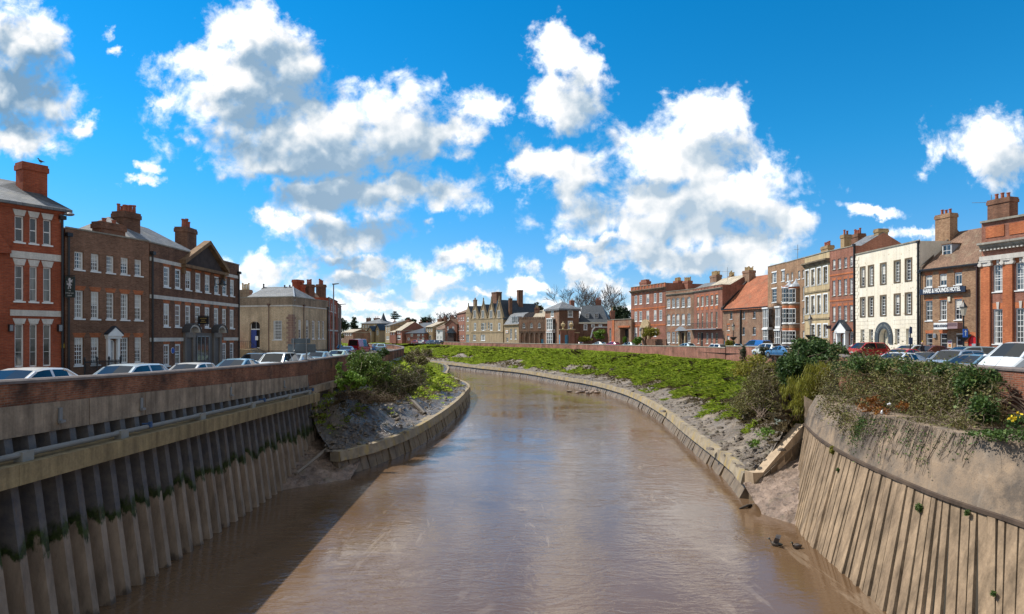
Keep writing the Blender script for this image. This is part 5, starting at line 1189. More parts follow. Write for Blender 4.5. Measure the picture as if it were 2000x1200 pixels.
for (x0, x1, xm, ya) in gx:
    ua, ub = b.uat(x0) + .05, b.uat(x1) - .05; um = (ua + ub) / 2; za = b.zat(xm, ya + 9); mb = MB(); rf = MB(); D = -13.9
    b.f.plate(mb, [(ua, b.top), (ub, b.top), (um, za)], -.4, .03); mb.build('gable', GOTH, b.root)
    mb = MB()
    for p, q in (((ua - .1, b.top - .1), (um, za)), ((um, za), (ub + .1, b.top - .1))): b.f.plate(mb, [p, q, (q[0], q[1] + .45), (p[0], p[1] + .45)], -.5, .2)
    b.f.box(mb, um - .22, um + .22, za, za + .9, -.4, .1); b.f.plate(mb, [(um - .18, za + .9), (um + .18, za + .9), (um, za + 2.1)], -.3, .05); mb.build('gable_coping', GOTH, b.root)
    rf.poly([b.f.w(ua, b.top, -.4), b.f.w(um, za - .1, -.4), b.f.w(um, za - .1, D), b.f.w(ua, b.top, D)]); rf.poly([b.f.w(ub, b.top, -.4), b.f.w(um, za - .1, -.4), b.f.w(um, za - .1, D), b.f.w(ub, b.top, D)]); rf.build('roof', SLATED, b.root)
    z0, z1 = b.zat(xm, 621), b.zat(xm, 607); w_ = MB(); g = MB()
    for q in ((um - .95, um - .7), (um + .7, um + .95), (um - .09, um + .09)): b.f.box(w_, q[0], q[1], z0, z1, .03, .12)
    b.f.box(w_, um - .95, um + .95, z0 - .15, z0, .03, .18); b.f.box(w_, um - .95, um + .95, z1, z1 + .15, .03, .14); wo = w_.build('gable_window', WHITEST, b.root); b.f.box(g, um - .72, um + .72, z0, z1, .03, .06); g.build('pane', PANE, wo)
# return roof facing the camera with big chimneys
f2 = Bld.__new__(Bld); f2.f = Fac(XY(982.5, 193), (4.6, 196.8)); f2.top, f2.D, f2.mat, f2.base, f2.root, f2.op = b.top - .6, 8, GOTH, -.3, b.root, []
f2.walls(cap=False, back=False, sides=(0, 1)); mb = MB(); L = f2.f.L; zt = f2.zat(1000, 585); f2.f.prism(mb, [(.3, f2.top - .1), (.3, f2.top), (-4, zt), (-8.3, f2.top)], 0, L); mb.build('roof', SLATED, b.root)
f2.chimneyp(996.8, 583, -.6, 1.0, .8, f2.top - 2, 1, BR['dark'], BUFFPOT, .6); f2.chimneyp(1015.5, 567, -3, 1.6, 1.3, f2.top - 2, 0, BR['dark']); b.chimneyp(970, 571, -6, 3.6, 2.0, b.top, 0, BR['dark'])
b = Bld('narrow_gothic_house', 'narrow stone house with one steep gable at the left end of the gothic range', 'house', (909.5, 217), (919.2, 213.2), 0, 10, GOTH, -.3)
b.top = b.zat(914, 612); b.row([(911.5, 915.5)], (619, 628), nx=2, ny=2, fw=.15); b.row([(911.5, 915.5)], (635, 647), nx=2, ny=3, fw=.15); b.row([(910.5, 916.5)], (654, 668), nx=3, ny=2, fw=.12, frame=TEAL, sill=None); b.walls(); mb = MB(); L = b.f.L; b.f.plate(mb, [(0, b.top), (L, b.top), (L / 2, b.zat(914, 598))], -9.9, 0); mb.build('roof', SLATED, b.root); mb = MB(); b.f.plate(mb, [(0, b.top), (L, b.top), (L / 2, b.zat(914, 597.5))], 0, .05); b.f.plate(mb, [(L / 2 - .2, b.zat(914, 598)), (L / 2 + .2, b.zat(914, 598)), (L / 2, b.zat(914, 592))], -.3, .05); mb.build('gable', GOTH, b.root)
b = Bld('tall_red_house', 'tall plain red brick house left of the gothic range', 'house', (893, 232), (909.3, 217.5), 0, 10, BR['red'], -.3)
b.top = (b.zat(894, 616) + b.zat(908, 607)) / 2; xs = [(895.5, 897.5), (899.5, 901.5), (903.5, 906)]
for ya, yb in (((621, 628), (618, 626)), ((636, 646), (634, 646)), ((655, 664), (655, 664))): b.row(xs, ya, yb, nx=2, ny=2, fw=.14)
b.walls(); b.hip_roof(b.top + 2.2, TILEB, .3, D=9, hl=4); b.chimney(b.f.L * .85, -4, 2.0, 1, b.top, b.top + 4.6, 3, BR['dark'], TERRA, .8)

# ------------------------------------------------------------------ ground, river, banks
WZ = -6.7
def lerp(a, b, t): return a + (b - a) * t
def resample(pts, n):                               # polyline to n points by index parameter, smoothed
    pts = np.array(pts, float); k = len(pts); t = np.linspace(0, k - 1, n); i = np.clip(t.astype(int), 0, k - 2); f = (t - i)[:, None]
    p0, p1, p2, p3 = pts[np.clip(i - 1, 0, k - 1)], pts[i], pts[i + 1], pts[np.clip(i + 2, 0, k - 1)]
    return .5 * (2 * p1 + (p2 - p0) * f + (2 * p0 - 5 * p1 + 4 * p2 - p3) * f ** 2 + (3 * p1 - p0 - 3 * p2 + p3) * f ** 3)
def fbm(p, o=4): return mnoise.fractal(Vector(p), 1.0, 2.0, o)
# wall lines in plan: (x, y, wall top z, road z)
WL = [(-14.5, -30, 1.9, .7), (-14.5, 10, 1.35, .3), (-14.5, 17.4, 1.22, .1), (-14.5, 24.5, 1.04, -.03), (-14.5, 33, .90, -.18), (-14.5, 43.5, .76, -.25), (-14.7, 54, .82, -.3), (-15.2, 63.6, .75, -.3), (-14.9, 76, .70, -.3), (-16.2, 92, .70, -.3), (-18.6, 106, .7, -.3), (-24.5, 129, .68, -.3), (-36.5, 154, .66, -.3), (-60, 190, .65, -.3), (-100, 230, .6, -.3), (-160, 275, .6, -.3)]
WR = [(18.2, -30, 1.6, .3), (18.2, 18, 1.33, .25), (18.4, 27, 1.33, .25), (20.5, 38, 1.3, .25), (23.5, 45, 1.28, .2), (28, 55, 1.25, .2), (31.5, 65, 1.22, .2), (33, 75, 1.15, .1), (33, 88, .98, 0), (30.6, 102, .82, -.1), (27, 115, .73, -.2), (23.7, 125, .66, -.3), (14.5, 152, .58, -.3), (5, 169.6, .52, -.35), (-10.8, 198, .45, -.4), (-30, 240, .42, -.4), (-69, 330, .4, -.4), (-120, 420, .4, -.4), (-260, 560, .4, -.4)]
GR = stone('road_and_paving', (.20, .195, .19), (.13, .128, .125), .25, .9, streak=0, bump=.05)
def ground():
    v, f = [], []
    for line, far in ((WL, -700), (WR, 900)):
        k = len(v)
        for x, y, zt, zr in line: v.append((x, y, zr)); v.append((far, y + (0 if y < 200 else 100), zr - .0))
        for i in range(len(line) - 1): f.append((k + 2 * i, k + 2 * i + 1, k + 2 * i + 3, k + 2 * i + 2))
        n = len(v) - 2; 
        if far > 0:
            v += [(900, 2500, -.5), (-700, 2500, -.5), (-700, 640, -.4)]; f += [(n, n + 1, len(v) - 3), (n, len(v) - 3, len(v) - 2), (n, len(v) - 2, len(v) - 1)]
    mb = MB(); mb.v = [Vector(p) for p in v]; mb.f = f; mb.m = [0] * len(f)
    return tag(mb.build('ground', GR), kind='structure')
ground()
def strip(name, line, d0, d1, dz, mat, kind='structure', y0=0, y1=400):
    mb = MB(); pts = [q for q in line if y0 <= q[1] <= y1]; sg = -1 if line is WL else 1; prev = None
    for i, q in enumerate(pts):
        a, b_ = pts[max(i - 1, 0)], pts[min(i + 1, len(pts) - 1)]; t = Vector((b_[0] - a[0], b_[1] - a[1], 0)).normalized(); n = Vector((t.y, -t.x, 0)) * sg
        cur = (Vector((q[0], q[1], q[3] + dz)) + n * d0, Vector((q[0], q[1], q[3] + dz)) + n * d1)
        if prev: mb.poly([prev[0], prev[1], cur[1], cur[0]])
        prev = cur
    return tag(mb.build(name, mat), kind=kind)
ASPH = stone('asphalt', (.075, .075, .078), (.05, .05, .052), .4, .85, streak=0, bump=.1, fine=30)
strip('road', WL, 3.0, 9.0, .004, ASPH); strip('road', WR, 4.0, 9.5, .004, ASPH); strip('pavement', WL, .3, .9, .11, GREYST); strip('pavement', WR, .3, 1.2, .11, GREYST)
LINE = plain('road_marking_paint', (.7, .7, .68), .7)
strip('road_line', WL, 5.95, 6.05, .008, LINE, y0=0, y1=160); strip('road_line', WR, 6.7, 6.8, .008, LINE, y0=0, y1=300)
# water
m = M('muddy_water', (.15, .092, .045), .04, 0, .5); m.b.inputs['IOR'].default_value = 1.6
big = m.noise(.10, 5, .55, m.map(m.co(), (1, .45, 1)), 1.2); c = m.mix(m.mr(big, .35, .65, 0, 1), (.118, .070, .038), (.158, .10, .06)); scum = m.mr(m.noise(1, 7, .62, m.map(m.co(), (.55, .10, 1)), 2.6), .585, .64, 0, .5); c = m.mix(m.math('MULTIPLY', scum, m.mr(m.noise(.12, 3, .5), .45, .6, 0, 1)), c, (.27, .20, .14)); m.base(c)
r1 = m.noise(1, 4, .55, m.map(m.co(), (.75, 1.6, 1)), 2.2); r2 = m.noise(1, 3, .55, m.map(m.co(), (3.2, 6.5, 1)), .5); r3 = m.noise(1, 3, .5, m.map(m.co(), (.22, .35, 1)), 1.8)
hgt = m.math('ADD', m.math('ADD', m.math('MULTIPLY', r1, .55), m.math('MULTIPLY', r2, .22)), m.math('MULTIPLY', r3, .6))
patch = m.mr(m.noise(.16, 4, .6, None, .8), .38, .62, .25, 1.0)
bn = m.add('ShaderNodeBump'); bn.inputs['Distance'].default_value = .10; m.l.new(hgt, bn.inputs['Height']); m.l.new(m.math('MULTIPLY', patch, .5), bn.inputs['Strength']); m.l.new(bn.outputs[0], m.b.inputs['Normal'])
mb = MB(); mb.poly([(-420, -40, WZ), (70, -40, WZ), (70, 620, WZ), (-420, 620, WZ)]); tag(mb.build('river_water', m.m), kind='structure')

# banks: lofted between the kerb and the foot of the road wall
KR = [(13.5, 34.75, -5.25), (14.2, 39.5, -5.2), (15.3, 52.8, -5.2), (16.5, 66, -5.2), (16.8, 84, -5.2), (15.3, 98, -5.2), (13.0, 108.5, -5.2), (9.6, 118, -5.2), (2.3, 140, -5.2), (-8, 159, -5.2), (-23.6, 188.6, -5.2), (-48, 216, -5.2), (-95, 255, -5.2), (-190, 320, -5.2)]
TR = [(18.3, 37.3), (22.2, 43), (27.5, 55), (31.2, 65), (32.8, 84), (30.4, 102), (26.8, 115), (23.5, 125), (14.3, 152), (4.8, 169.6), (-11, 198), (-30.3, 240), (-69.3, 330), (-180, 470)]
TRZ = [-1.1, -.9, -.7, -.9, -1.1, -1.2, -1.0, -.85, -.75, -.7, -.75, -.8, -.9, -.9]
KL = [(-11.7, 40.6, -5.1), (-10.0, 44.2, -5.1), (-8.3, 51.3, -5.05), (-7.0, 66, -5.0), (-6.6, 82, -4.95), (-7.4, 98, -5), (-12.9, 121, -5.0), (-24, 180, -5), (-75, 235, -5), (-150, 290, -5)]
TL = [(-14.6, 43.9), (-14.75, 50), (-14.9, 57), (-15.3, 66), (-15.2, 80), (-16.4, 95), (-19.4, 109), (-37, 155.5), (-100, 231), (-160, 276)]
TLZ = [-2.3, -1.6, -.9, -.5, -.4, -.4, -.4, -.5, -.6, -.6]
class Bank:
    def __init__(s, K, T, TZ, n, prof, seed, lump=.32):
        s.K, s.n = resample(K, n), n; s.T = resample([(*p, z) for p, z in zip(T, TZ)], n); s.prof = prof; s.seed = seed; s.lump = lump
    def at(s, i, t):
        a, b_ = s.K[i], s.T[i]; h = np.interp(t, [p[0] for p in s.prof], [p[1] for p in s.prof])
        x, y = lerp(a[0], b_[0], t), lerp(a[1], b_[1], t); z = lerp(a[2], b_[2], h)
        e = min(1, t * 8) * min(1, (1 - t) * 6); grass = max(0, min(1, (t - .3) / .2))
        z += e * (s.lump * fbm((x * .35, y * .28, s.seed)) * (.5 + grass) + .12 * fbm((x * 1.3, y * 1.3, s.seed + 5)))
        # slumped gullies in the mud
        z -= e * (1 - grass) * .22 * abs(fbm((x * .5 + y * .8, (x - y) * .12, s.seed + 9), 3)); return x, y, z
    def mesh(s, name, mat, mcount):
        v = np.array([s.at(i, j / (mcount - 1)) for i in range(s.n) for j in range(mcount)]); I = np.arange(s.n - 1)[:, None] * mcount + np.arange(mcount - 1)[None]
        f = np.stack([I, I + 1, I + mcount + 1, I + mcount], -1).reshape(-1, 4); s.v, s.mc = v.reshape(s.n, mcount, 3), mcount
        o = np_mesh(name, v, f, mat, smooth=True); uv = o.data.uv_layers.new(name='along_across'); L = np.concatenate([[0], np.cumsum(np.linalg.norm(np.diff(s.K[:, :2], axis=0), axis=1))])
        UV = np.stack([np.repeat(L, mcount), np.tile(np.linspace(0, 15, mcount), s.n)], 1).astype(np.float32); uv.data.foreach_set('uv', UV[f.ravel()].ravel())
        return tag(o, kind='structure')
def mud(name, dark, light, r0, r1, uvs):
    m = M(name, (.2, .17, .14), .5, 0, .5)
    run = m.noise(1, 6, .62, m.map(m.co('UV'), (.9, .16, 1)), .8) if uvs else m.noise(1.3, 6, .62); lump = m.noise(2.0, 8, .7); wet = m.noise(.55, 5, .6)
    c = m.mix(m.mr(run, .36, .64, 0, 1), dark, light); c = m.mix(m.mr(m.noise(4.5, 6, .7), .5, .64, 0, .8), c, tuple(x * .45 for x in dark)); c = m.mix(m.mr(m.noise(.8, 6, .65), .55, .7, 0, .55), c, (.10, .105, .04)); m.base(c)
    m.rough(m.mr(m.math('ADD', m.math('MULTIPLY', wet, .6), m.math('MULTIPLY', run, .4)), .4, .6, r0, r1)); m.bump(m.math('ADD', m.math('ADD', m.math('MULTIPLY', run, 1.4), lump), m.math('MULTIPLY', m.noise(9, 5, .7), .35)), .9, .2)
    return m.m
MUD = mud('drying_river_mud', (.115, .088, .066), (.27, .22, .168), .35, .85, True); MUDW = mud('wet_river_mud', (.05, .041, .035), (.165, .132, .108), .15, .5, True); MUDB = mud('beach_mud', (.17, .12, .09), (.36, .26, .20), .25, .7, False)
PROF = [(0, 0), (.1, .03), (.3, .22), (.45, .42), (.7, .75), (.9, .95), (1, 1)]
bankR = Bank(KR, TR, TRZ, 520, PROF, 3.1); bankR.mesh('river_bank', MUD, 40)
PROFL = [(0, 0), (.15, .04), (.4, .22), (.65, .50), (.85, .85), (1, 1)]
bankL = Bank(KL, TL, TLZ, 380, PROFL, 8.7, .4); bankL.mesh('river_bank', MUDW, 40)

# kerbs: a capping beam on leaning slabs
m = M('kerb_concrete', (.3, .25, .17), .85, 0, .3)
c = m.mix(m.mr(m.noise(1.2, 7, .65), .38, .62, 0, 1), (.20, .165, .12), (.33, .275, .20)); c = m.mix(m.mr(m.noise(1, 5, .7, m.map(m.co(), (1.3, 1.3, .3))), .5, .63, 0, .8), c, (.36, .26, .085)); m.base(c); m.bump(m.noise(14, 5, .7), .35, .03); KERB = m.m
m = M('wet_kerb_slab', (.1, .085, .07), .45, 0, .5); m.base(m.mix(m.mr(m.noise(1.4, 7, .7, m.map(m.co(), (1, 1, .4))), .35, .65, 0, 1), (.095, .07, .048), (.235, .175, .115))); m.bump(m.noise(9, 5, .7), .5, .03); SLAB = m.m
def kerb(name, label, K, n, sg, batter):
    r = empty(name, (K[0][0], K[0][1], WZ), label, 'river kerb'); k = resample(K, n); mb = MB(); sl = MB(); prev = None; rr = random.Random(5)
    acc = 0; panel0 = 0
    for i in range(n):
        a, b_ = k[max(i - 1, 0)], k[min(i + 1, n - 1)]; t = Vector((b_[0] - a[0], b_[1] - a[1], 0)).normalized(); nn = Vector((t.y, -t.x, 0)) * sg   # towards the water
        q = Vector(k[i]); wob = .03 * fbm((i * .2, 1, 0)); zt = Vector((0, 0, wob))
        cur = [q + nn * -.42 + zt, q + nn * .40 + zt, q + nn * .55 + zt - Vector((0, 0, .62)), q + nn * .1 + zt - Vector((0, 0, .7)), q + nn * -.42 - Vector((0, 0, .7))]
        if prev:
            for j in range(5): mb.poly([prev[j], prev[(j + 1) % 5], cur[(j + 1) % 5], cur[j]])
        else: mb.poly(cur)
        prev = cur
    mb.poly(prev); mb.build('capping', KERB, r)
    mb = MB(); L = np.concatenate([[0], np.cumsum(np.linalg.norm(np.diff(k[:, :2], axis=0), axis=1))]); s0 = 0
    at = lambda s_: Vector([np.interp(s_, L, k[:, j]) for j in range(3)])
    while s0 < min(L[-1], 190):
        w_ = rr.uniform(.75, 1.15); a, b_ = at(s0 + .03), at(s0 + w_ - .06); t = (b_ - a).normalized(); t.z = 0; nn = Vector((t.y, -t.x, 0)) * sg; off = rr.uniform(-.05, .09); ln = rr.uniform(-.1, .1)
        lo = [a + nn * (.22 + batter + off), b_ + nn * (.22 + batter + off + ln), b_ + nn * -.2, a + nn * -.2]; lo = [Vector((p.x, p.y, WZ - .4)) for p in lo]
        hi = [a + nn * (.18 + off * .4), b_ + nn * (.18 + off * .4), b_ + nn * -.2, a + nn * -.2]; hi = [p - Vector((0, 0, .66)) for p in hi]; mb.hexa(lo, hi); s0 += w_
    mb.build('leaning_slabs', SLAB, r)
    mb = MB()
    for i in range(n - 1):
        a, b_ = k[i], k[i + 1]; mb.poly([(a[0], a[1], WZ - .4), (b_[0], b_[1], WZ - .4), (b_[0], b_[1], b_[2] - .3), (a[0], a[1], a[2] - .3)])
    mb.build('backing', plain('dark_kerb_backing', (.03, .025, .02), .8), r); return r
kerb('river_kerb', 'long sunlit concrete kerb curving below the grassy right bank', KR, 220, -1, .55)
kerb('river_kerb', 'grey concrete kerb in half shade round the left mud bank', KL, 160, 1, .35)

# ------------------------------------------------------------------ brick road walls
COPE = stone('blue_brick_coping', (.12, .105, .105), (.20, .165, .15), 2, .8, streak=.1, bump=.3, fine=18)
def wall_run(name, label, line, zlow, mat, th=.34, cope=True, sg=1, lower=None, panels=None, kmat=None):
    r = empty(name, (line[0][0], line[0][1], line[0][3]), label, 'wall'); mb = MB(); cp = MB(); prev = None
    n = len(line)
    for i, q in enumerate(line):
        a, b_ = line[max(i - 1, 0)], line[min(i + 1, n - 1)]; t = Vector((b_[0] - a[0], b_[1] - a[1], 0)).normalized(); nn = Vector((t.y, -t.x, 0)) * sg
        p = Vector((q[0], q[1], 0)); Z = lambda z: Vector((0, 0, z)); zl = zlow[i] if isinstance(zlow, list) else zlow
        cur = [p + Z(zl), p + Z(q[2] - .1), p - nn * th + Z(q[2] - .1), p - nn * th + Z(zl)]
        cc_ = [p + nn * .05 + Z(q[2] - .1), p + nn * .05 + Z(q[2] - .02), p + nn * -.02 + Z(q[2] + .03), p - nn * (th - .02) + Z(q[2] + .03), p - nn * (th + .05) + Z(q[2] - .02), p - nn * (th + .05) + Z(q[2] - .1)]
        if prev:
            for j in (0, 1, 2): mb.poly([prev[0][j], prev[0][j + 1], cur[j + 1], cur[j]])
            for j in range(6): cp.poly([prev[1][j], prev[1][(j + 1) % 6], cc_[(j + 1) % 6], cc_[j]])
        else: mb.poly(cur); cp.poly(cc_)
        prev = (cur, cc_)
    mb.poly(prev[0]); cp.poly(prev[1]); mb.build('brickwork', mat, r); cp.build('coping', kmat or COPE, r); return r
def dens_line(line, step):
    out = []
    for a, b_ in zip(line[:-1], line[1:]):
        d = math.hypot(b_[0] - a[0], b_[1] - a[1]); n = max(1, int(d / step))
        out += [tuple(lerp(a[j], b_[j], k / n) for j in range(4)) for k in range(n)]
    return out + [line[-1]]
qw = [q for q in WL if 10 <= q[1] <= 43.5]; qw = [(-14.5, 6, 1.45, .4)] + qw
zb_ = lambda Y: lerp(.48, -.25, (Y - 17.4) / 26.1)      # foot of the brickwork
zcn = lambda Y: lerp(-.43, -1.1, (Y - 17.4) / 26.1)     # foot of the concrete panel
dl = dens_line(qw, 4)
QW = wall_run('quay_wall', 'stained brick parapet wall over concrete and steel piles along the left quay', dl, [zb_(q[1]) for q in dl], BR['quay'], .36)
CONC = stone('stained_concrete', (.44, .345, .25), (.22, .17, .125), 1.0, .85, streak=.5, bump=.3)
mb = MB(); cut = [6, 12.5, 17, 21, 24.2, 28, 31.6, 35.4, 39.4, 43.5]
for a, b_ in zip(cut[:-1], cut[1:]):
    a2, b2 = a + .02, b_ - .02
    lo = [(-14.44, a2, zcn(a)), (-14.44, b2, zcn(b_)), (-14.9, b2, zcn(b_)), (-14.9, a2, zcn(a))]; hi = [(-14.44, a2, zb_(a)), (-14.44, b2, zb_(b_)), (-14.9, b2, zb_(b_)), (-14.9, a2, zb_(a))]; mb.hexa(lo, hi)
mb.build('concrete_panel', CONC, QW)
# corrugated sheet piles
m = M('mud_coated_pile', (.2, .15, .13), .6, 0, .4)
sp = m.add('ShaderNodeSeparateXYZ'); gm = m.add('ShaderNodeNewGeometry'); m.l.new(gm.outputs['Position'], sp.inputs[0])
edge = m.math('MULTIPLY', m.math('SUBTRACT', m.noise(1, 5, .65, m.map(gm.outputs['Position'], (1.2, 1.2, .5))), .5), 2.4)
lvl = m.math('ADD', m.math('ADD', sp.outputs[2], m.math('MULTIPLY', sp.outputs[1], .016)), edge)
steel = m.mix(m.mr(m.noise(2, 6, .65), .35, .65, 0, 1), (.075, .075, .085), (.15, .135, .125)); mudc = m.mix(m.mr(m.noise(1.6, 7, .7, m.map(m.co(), (1, 1, .35))), .35, .65, 0, 1), (.18, .138, .105), (.36, .28, .215))
moss = m.mix(m.mr(m.noise(6, 4, .7), .4, .6, 0, 1), (.012, .024, .005), (.04, .062, .012))
c = m.mix(m.mr(lvl, -3.62, -3.48, 1, 0), moss, mudc); c = m.mix(m.mr(lvl, -3.28, -3.0, 0, 1), c, steel); drip = m.mr(m.noise(1, 6, .7, m.map(gm.outputs['Position'], (3.5, 3.5, .22))), .55, .70, 0, .45); c = m.mix(drip, c, m.mix(m.mr(m.noise(.7, 4, .6), .45, .6, 0, 1), (.06, .045, .036), (.26, .15, .08))); c = m.mix(m.mr(lvl, -6.45, -6.2, .75, 0), c, (.03, .024, .02)); m.base(c); m.bump(m.noise(11, 5, .7), .4, .03); PILE = m.m
mb = MB(); y = 5.0; pitch = .86; xt, xb, ztp, zbt = -14.75, -13.75, .3, WZ - .6
bx = lambda z: lerp(xt, xb, (ztp - z) / (ztp - zbt)); prof = []
while y < 43.2: prof += [(y, -.32), (y + .42, -.32), (y + .50, .14), (y + .78, .14), (y + .85, -.32)]; y += pitch
zs = [ztp, -1.2, -2.6, -4, -5.4, zbt]
for (ya, da), (yb, db) in zip(prof[:-1], prof[1:]):
    for z0, z1 in zip(zs[:-1], zs[1:]): mb.poly([(bx(z0) + da, ya, z0), (bx(z0) + db, yb, z0), (bx(z1) + db, yb, z1), (bx(z1) + da, ya, z1)])
mb.poly([(bx(ztp) + .14, y - pitch + .85, ztp), (-17, 43.3, ztp), (-17, 43.3, zbt), (bx(zbt) + .14, y - pitch + .85, zbt)])
mb.build('sheet_piles', PILE, QW)
# waling beam, ledge and pipe
MOSSC = stone('mossy_concrete', (.38, .29, .15), (.24, .18, .10), 1.2, .9, streak=.45, bump=.4)
zt_ = lambda Y: lerp(-1.05, -1.5, (Y - 16.3) / 26.7); mb = MB()
for a, b_ in zip([5, 11, 17, 23, 29, 36], [11, 17, 23, 29, 36, 43.6]):
    lo = [(-13.62, a, zt_(a) - .58), (-13.62, b_ - .01, zt_(b_) - .58), (-14.7, b_ - .01, zt_(b_) - .58), (-14.7, a, zt_(a) - .58)]; hi = [(-13.62, a, zt_(a)), (-13.62, b_ - .01, zt_(b_)), (-14.7, b_ - .01, zt_(b_)), (-14.7, a, zt_(a))]; mb.hexa(lo, hi)
mb.build('waling_beam', MOSSC, QW)
mb = MB(); mb.tube([(-13.98, 5, zt_(5) + .2), (-13.98, 42.6, zt_(42.6) + .2)], .085, 10); pb = mb.build('service_pipe', plain('dull_pipe', (.20, .20, .19), .75), QW)
for yy in (13.5, 17.6, 22, 27.6, 33, 38.4, 42.2):
    mb = MB(); mb.box((-13.98, yy, zt_(yy) + .14), (.26, .42, .28)); mb.build('pipe_saddle', plain('grey_saddle', (.25, .25, .23), .8), QW)
for yy in (23.6, 34.5, 42.9):
    mb = MB(); mb.box((-13.9, yy, zt_(yy) + .28), (.11, .13, .2)); mb.tube([(-14.2, yy, zt_(yy) + .3), (-13.9, yy, zt_(yy) + .3)], .04); mb.build('valve', plain('blue_valve', (.03, .08, .2), .6), QW)
for yy in (19.6, 23.9, 31.5, 38.9):
    mb = MB(); zz_ = (zb_(yy) + zcn(yy)) / 2; mb.box((-14.41, yy, zz_), (.05, .14, .5)); mb.box((-14.36, yy, zz_ - .18), (.12, .2, .08)); mb.build('ladder_bracket', GREYM, QW)
# second, pinker stretch beyond the quay, on a concrete ledge, then on round the bend
wl2 = dens_line([(-14.55, 43.62, .80, -.25)] + [q for q in WL if 50 < q[1] < 160], 6)
wall_run('road_wall', 'dark red brick road wall curving away past the left mud bank', wl2, -1.6, BR['quay'], .34)
r = empty('concrete_ledge', (-14.3, 46, -4), 'dark concrete ledge and posts under the brick wall beyond the piles', 'retaining wall')
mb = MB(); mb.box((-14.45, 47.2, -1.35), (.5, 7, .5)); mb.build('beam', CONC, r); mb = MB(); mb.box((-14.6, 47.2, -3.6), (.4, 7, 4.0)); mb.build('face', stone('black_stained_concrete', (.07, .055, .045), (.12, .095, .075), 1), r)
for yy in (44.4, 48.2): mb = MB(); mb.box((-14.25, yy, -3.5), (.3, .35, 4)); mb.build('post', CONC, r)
# right road wall, stepped
steps = [(18, 34), (34, 55), (55, 80), (80, 104)]
wr_near = dens_line([(18.2, 4, 1.4, .3)] + [q for q in WR if 15 < q[1] < 60], 4)
wall_run('road_wall', 'orange brick wall with dark coping behind the ivy at the right edge', wr_near, -1.0, brick('orange_wall_brick', (.30, .095, .05), (.15, .07, .05), (.28, .2, .15), stain=.4, lo=.7, bump=.4), .34, sg=-1)
wl3 = dens_line([(28, 55.2, 1.18, .2), (31.5, 65, 1.12, .2), (33, 75, 1.02, .1)], 4); wall_run('road_wall', 'pink brick wall section beside the dark bush above the right bank', wl3, -2.6, BR['pink'], .34, sg=-1, kmat=GREYST)
wl3 = dens_line([(33, 75.1, 1.18, .1), (33, 88, 1.10, 0), (32.4, 93, 1.05, 0)], 4); wall_run('road_wall', 'pink brick wall section with two ivy clumps on top, below the blue van', wl3, -2.6, BR['pink'], .34, sg=-1, kmat=GREYST)
wl3 = dens_line([(32.3, 93.1, .78, -.05)] + [q for q in WR if 100 < q[1] < 440], 7); wall_run('road_wall', 'long low pink brick wall running far along the top of the grassy right bank', wl3, -2.6, BR['pink'], .34, sg=-1, kmat=GREYST)

# ------------------------------------------------------------------ right retaining wall: concrete skirt on leaning planks
SK = [(14.15, 4), (14.1, 12), (14.05, 16.9), (13.9, 18.5), (13.85, 20.5), (14.35, 25.3), (15.4, 30.5), (17.2, 36.1)]  # lip line at z -2.6
RW = empty('retaining_wall', (14, 20, -5), 'leaning plank faced retaining wall with a concrete skirt, lower right', 'retaining wall')
sk = resample([(*p, -2.6) for p in SK], 90)
def side(i, k):
    a, b_ = k[max(i - 1, 0)], k[min(i + 1, len(k) - 1)]; t = Vector((b_[0] - a[0], b_[1] - a[1], 0)).normalized(); return Vector((-t.y, t.x, 0))   # towards the water
mb = MB(); lip = MB(); prev = None
for i in range(90):
    nn = side(i, sk); q = Vector(sk[i]); back = -nn; zt = -.62 - .35 * (q.y - 17.5) / 19
    cur = [q + Vector((0, 0, 0)), q + back * .22 + Vector((0, 0, .9)), Vector((q.x, q.y, zt)) + back * .62, Vector((q.x, q.y, zt + .05)) + back * .9, Vector((q.x, q.y, zt)) + back * 5]
    lc = [q + nn * .10 + Vector((0, 0, -.02)), q + nn * .10 + Vector((0, 0, -.13)), q + back * .35 + Vector((0, 0, -.13)), q + back * .1 + Vector((0, 0, .02))]
    if prev:
        for j in range(4): mb.poly([prev[0][j], prev[0][j + 1], cur[j + 1], cur[j]])
        for j in range(4): lip.poly([prev[1][j], prev[1][(j + 1) % 4], lc[(j + 1) % 4], lc[j]])
    prev = (cur, lc)
m = M('weathered_skirt_concrete', (.3, .25, .2), .9, 0, .25)
c = m.mix(m.mr(m.noise(.8, 8, .68), .38, .62, 0, 1), (.30, .22, .15), (.175, .142, .112)); c = m.mix(m.mr(m.noise(.5, 7, .72), .47, .60, 0, .75), c, (.075, .065, .058)); c = m.mix(m.mr(m.noise(22, 3, .8), .6, .68, 0, .8), c, (.06, .05, .045)); c = m.mix(m.mr(m.noise(1, 5, .7, m.map(m.co(), (2, 2, .18))), .60, .72, 0, .4), c, (.36, .29, .22)); m.base(c); m.bump(m.noise(9, 7, .75), .5, .05)
mb.build('concrete_skirt', m.m, RW, True); lip.build('lip', stone('dark_lip', (.12, .085, .06), (.07, .05, .04), 1.5), RW)
PLANK = stone('tan_leaning_planks', (.38, .275, .178), (.225, .16, .105), .55, .88, streak=.55, bump=.4, fine=9)
sk2 = resample([(*p, -2.7) for p in SK], 1400); L2 = np.concatenate([[0], np.cumsum(np.linalg.norm(np.diff(sk2[:, :2], axis=0), axis=1))]); mb = MB(); s0 = 0; rr = random.Random(11); gap = MB()
at2 = lambda s_: Vector((np.interp(s_, L2, sk2[:, 0]), np.interp(s_, L2, sk2[:, 1]), -2.72))
def lean(Y): return np.interp(Y, [0, 17, 24, 30, 36.5], [1.5, 1.6, 1.45, 1.6, .9])
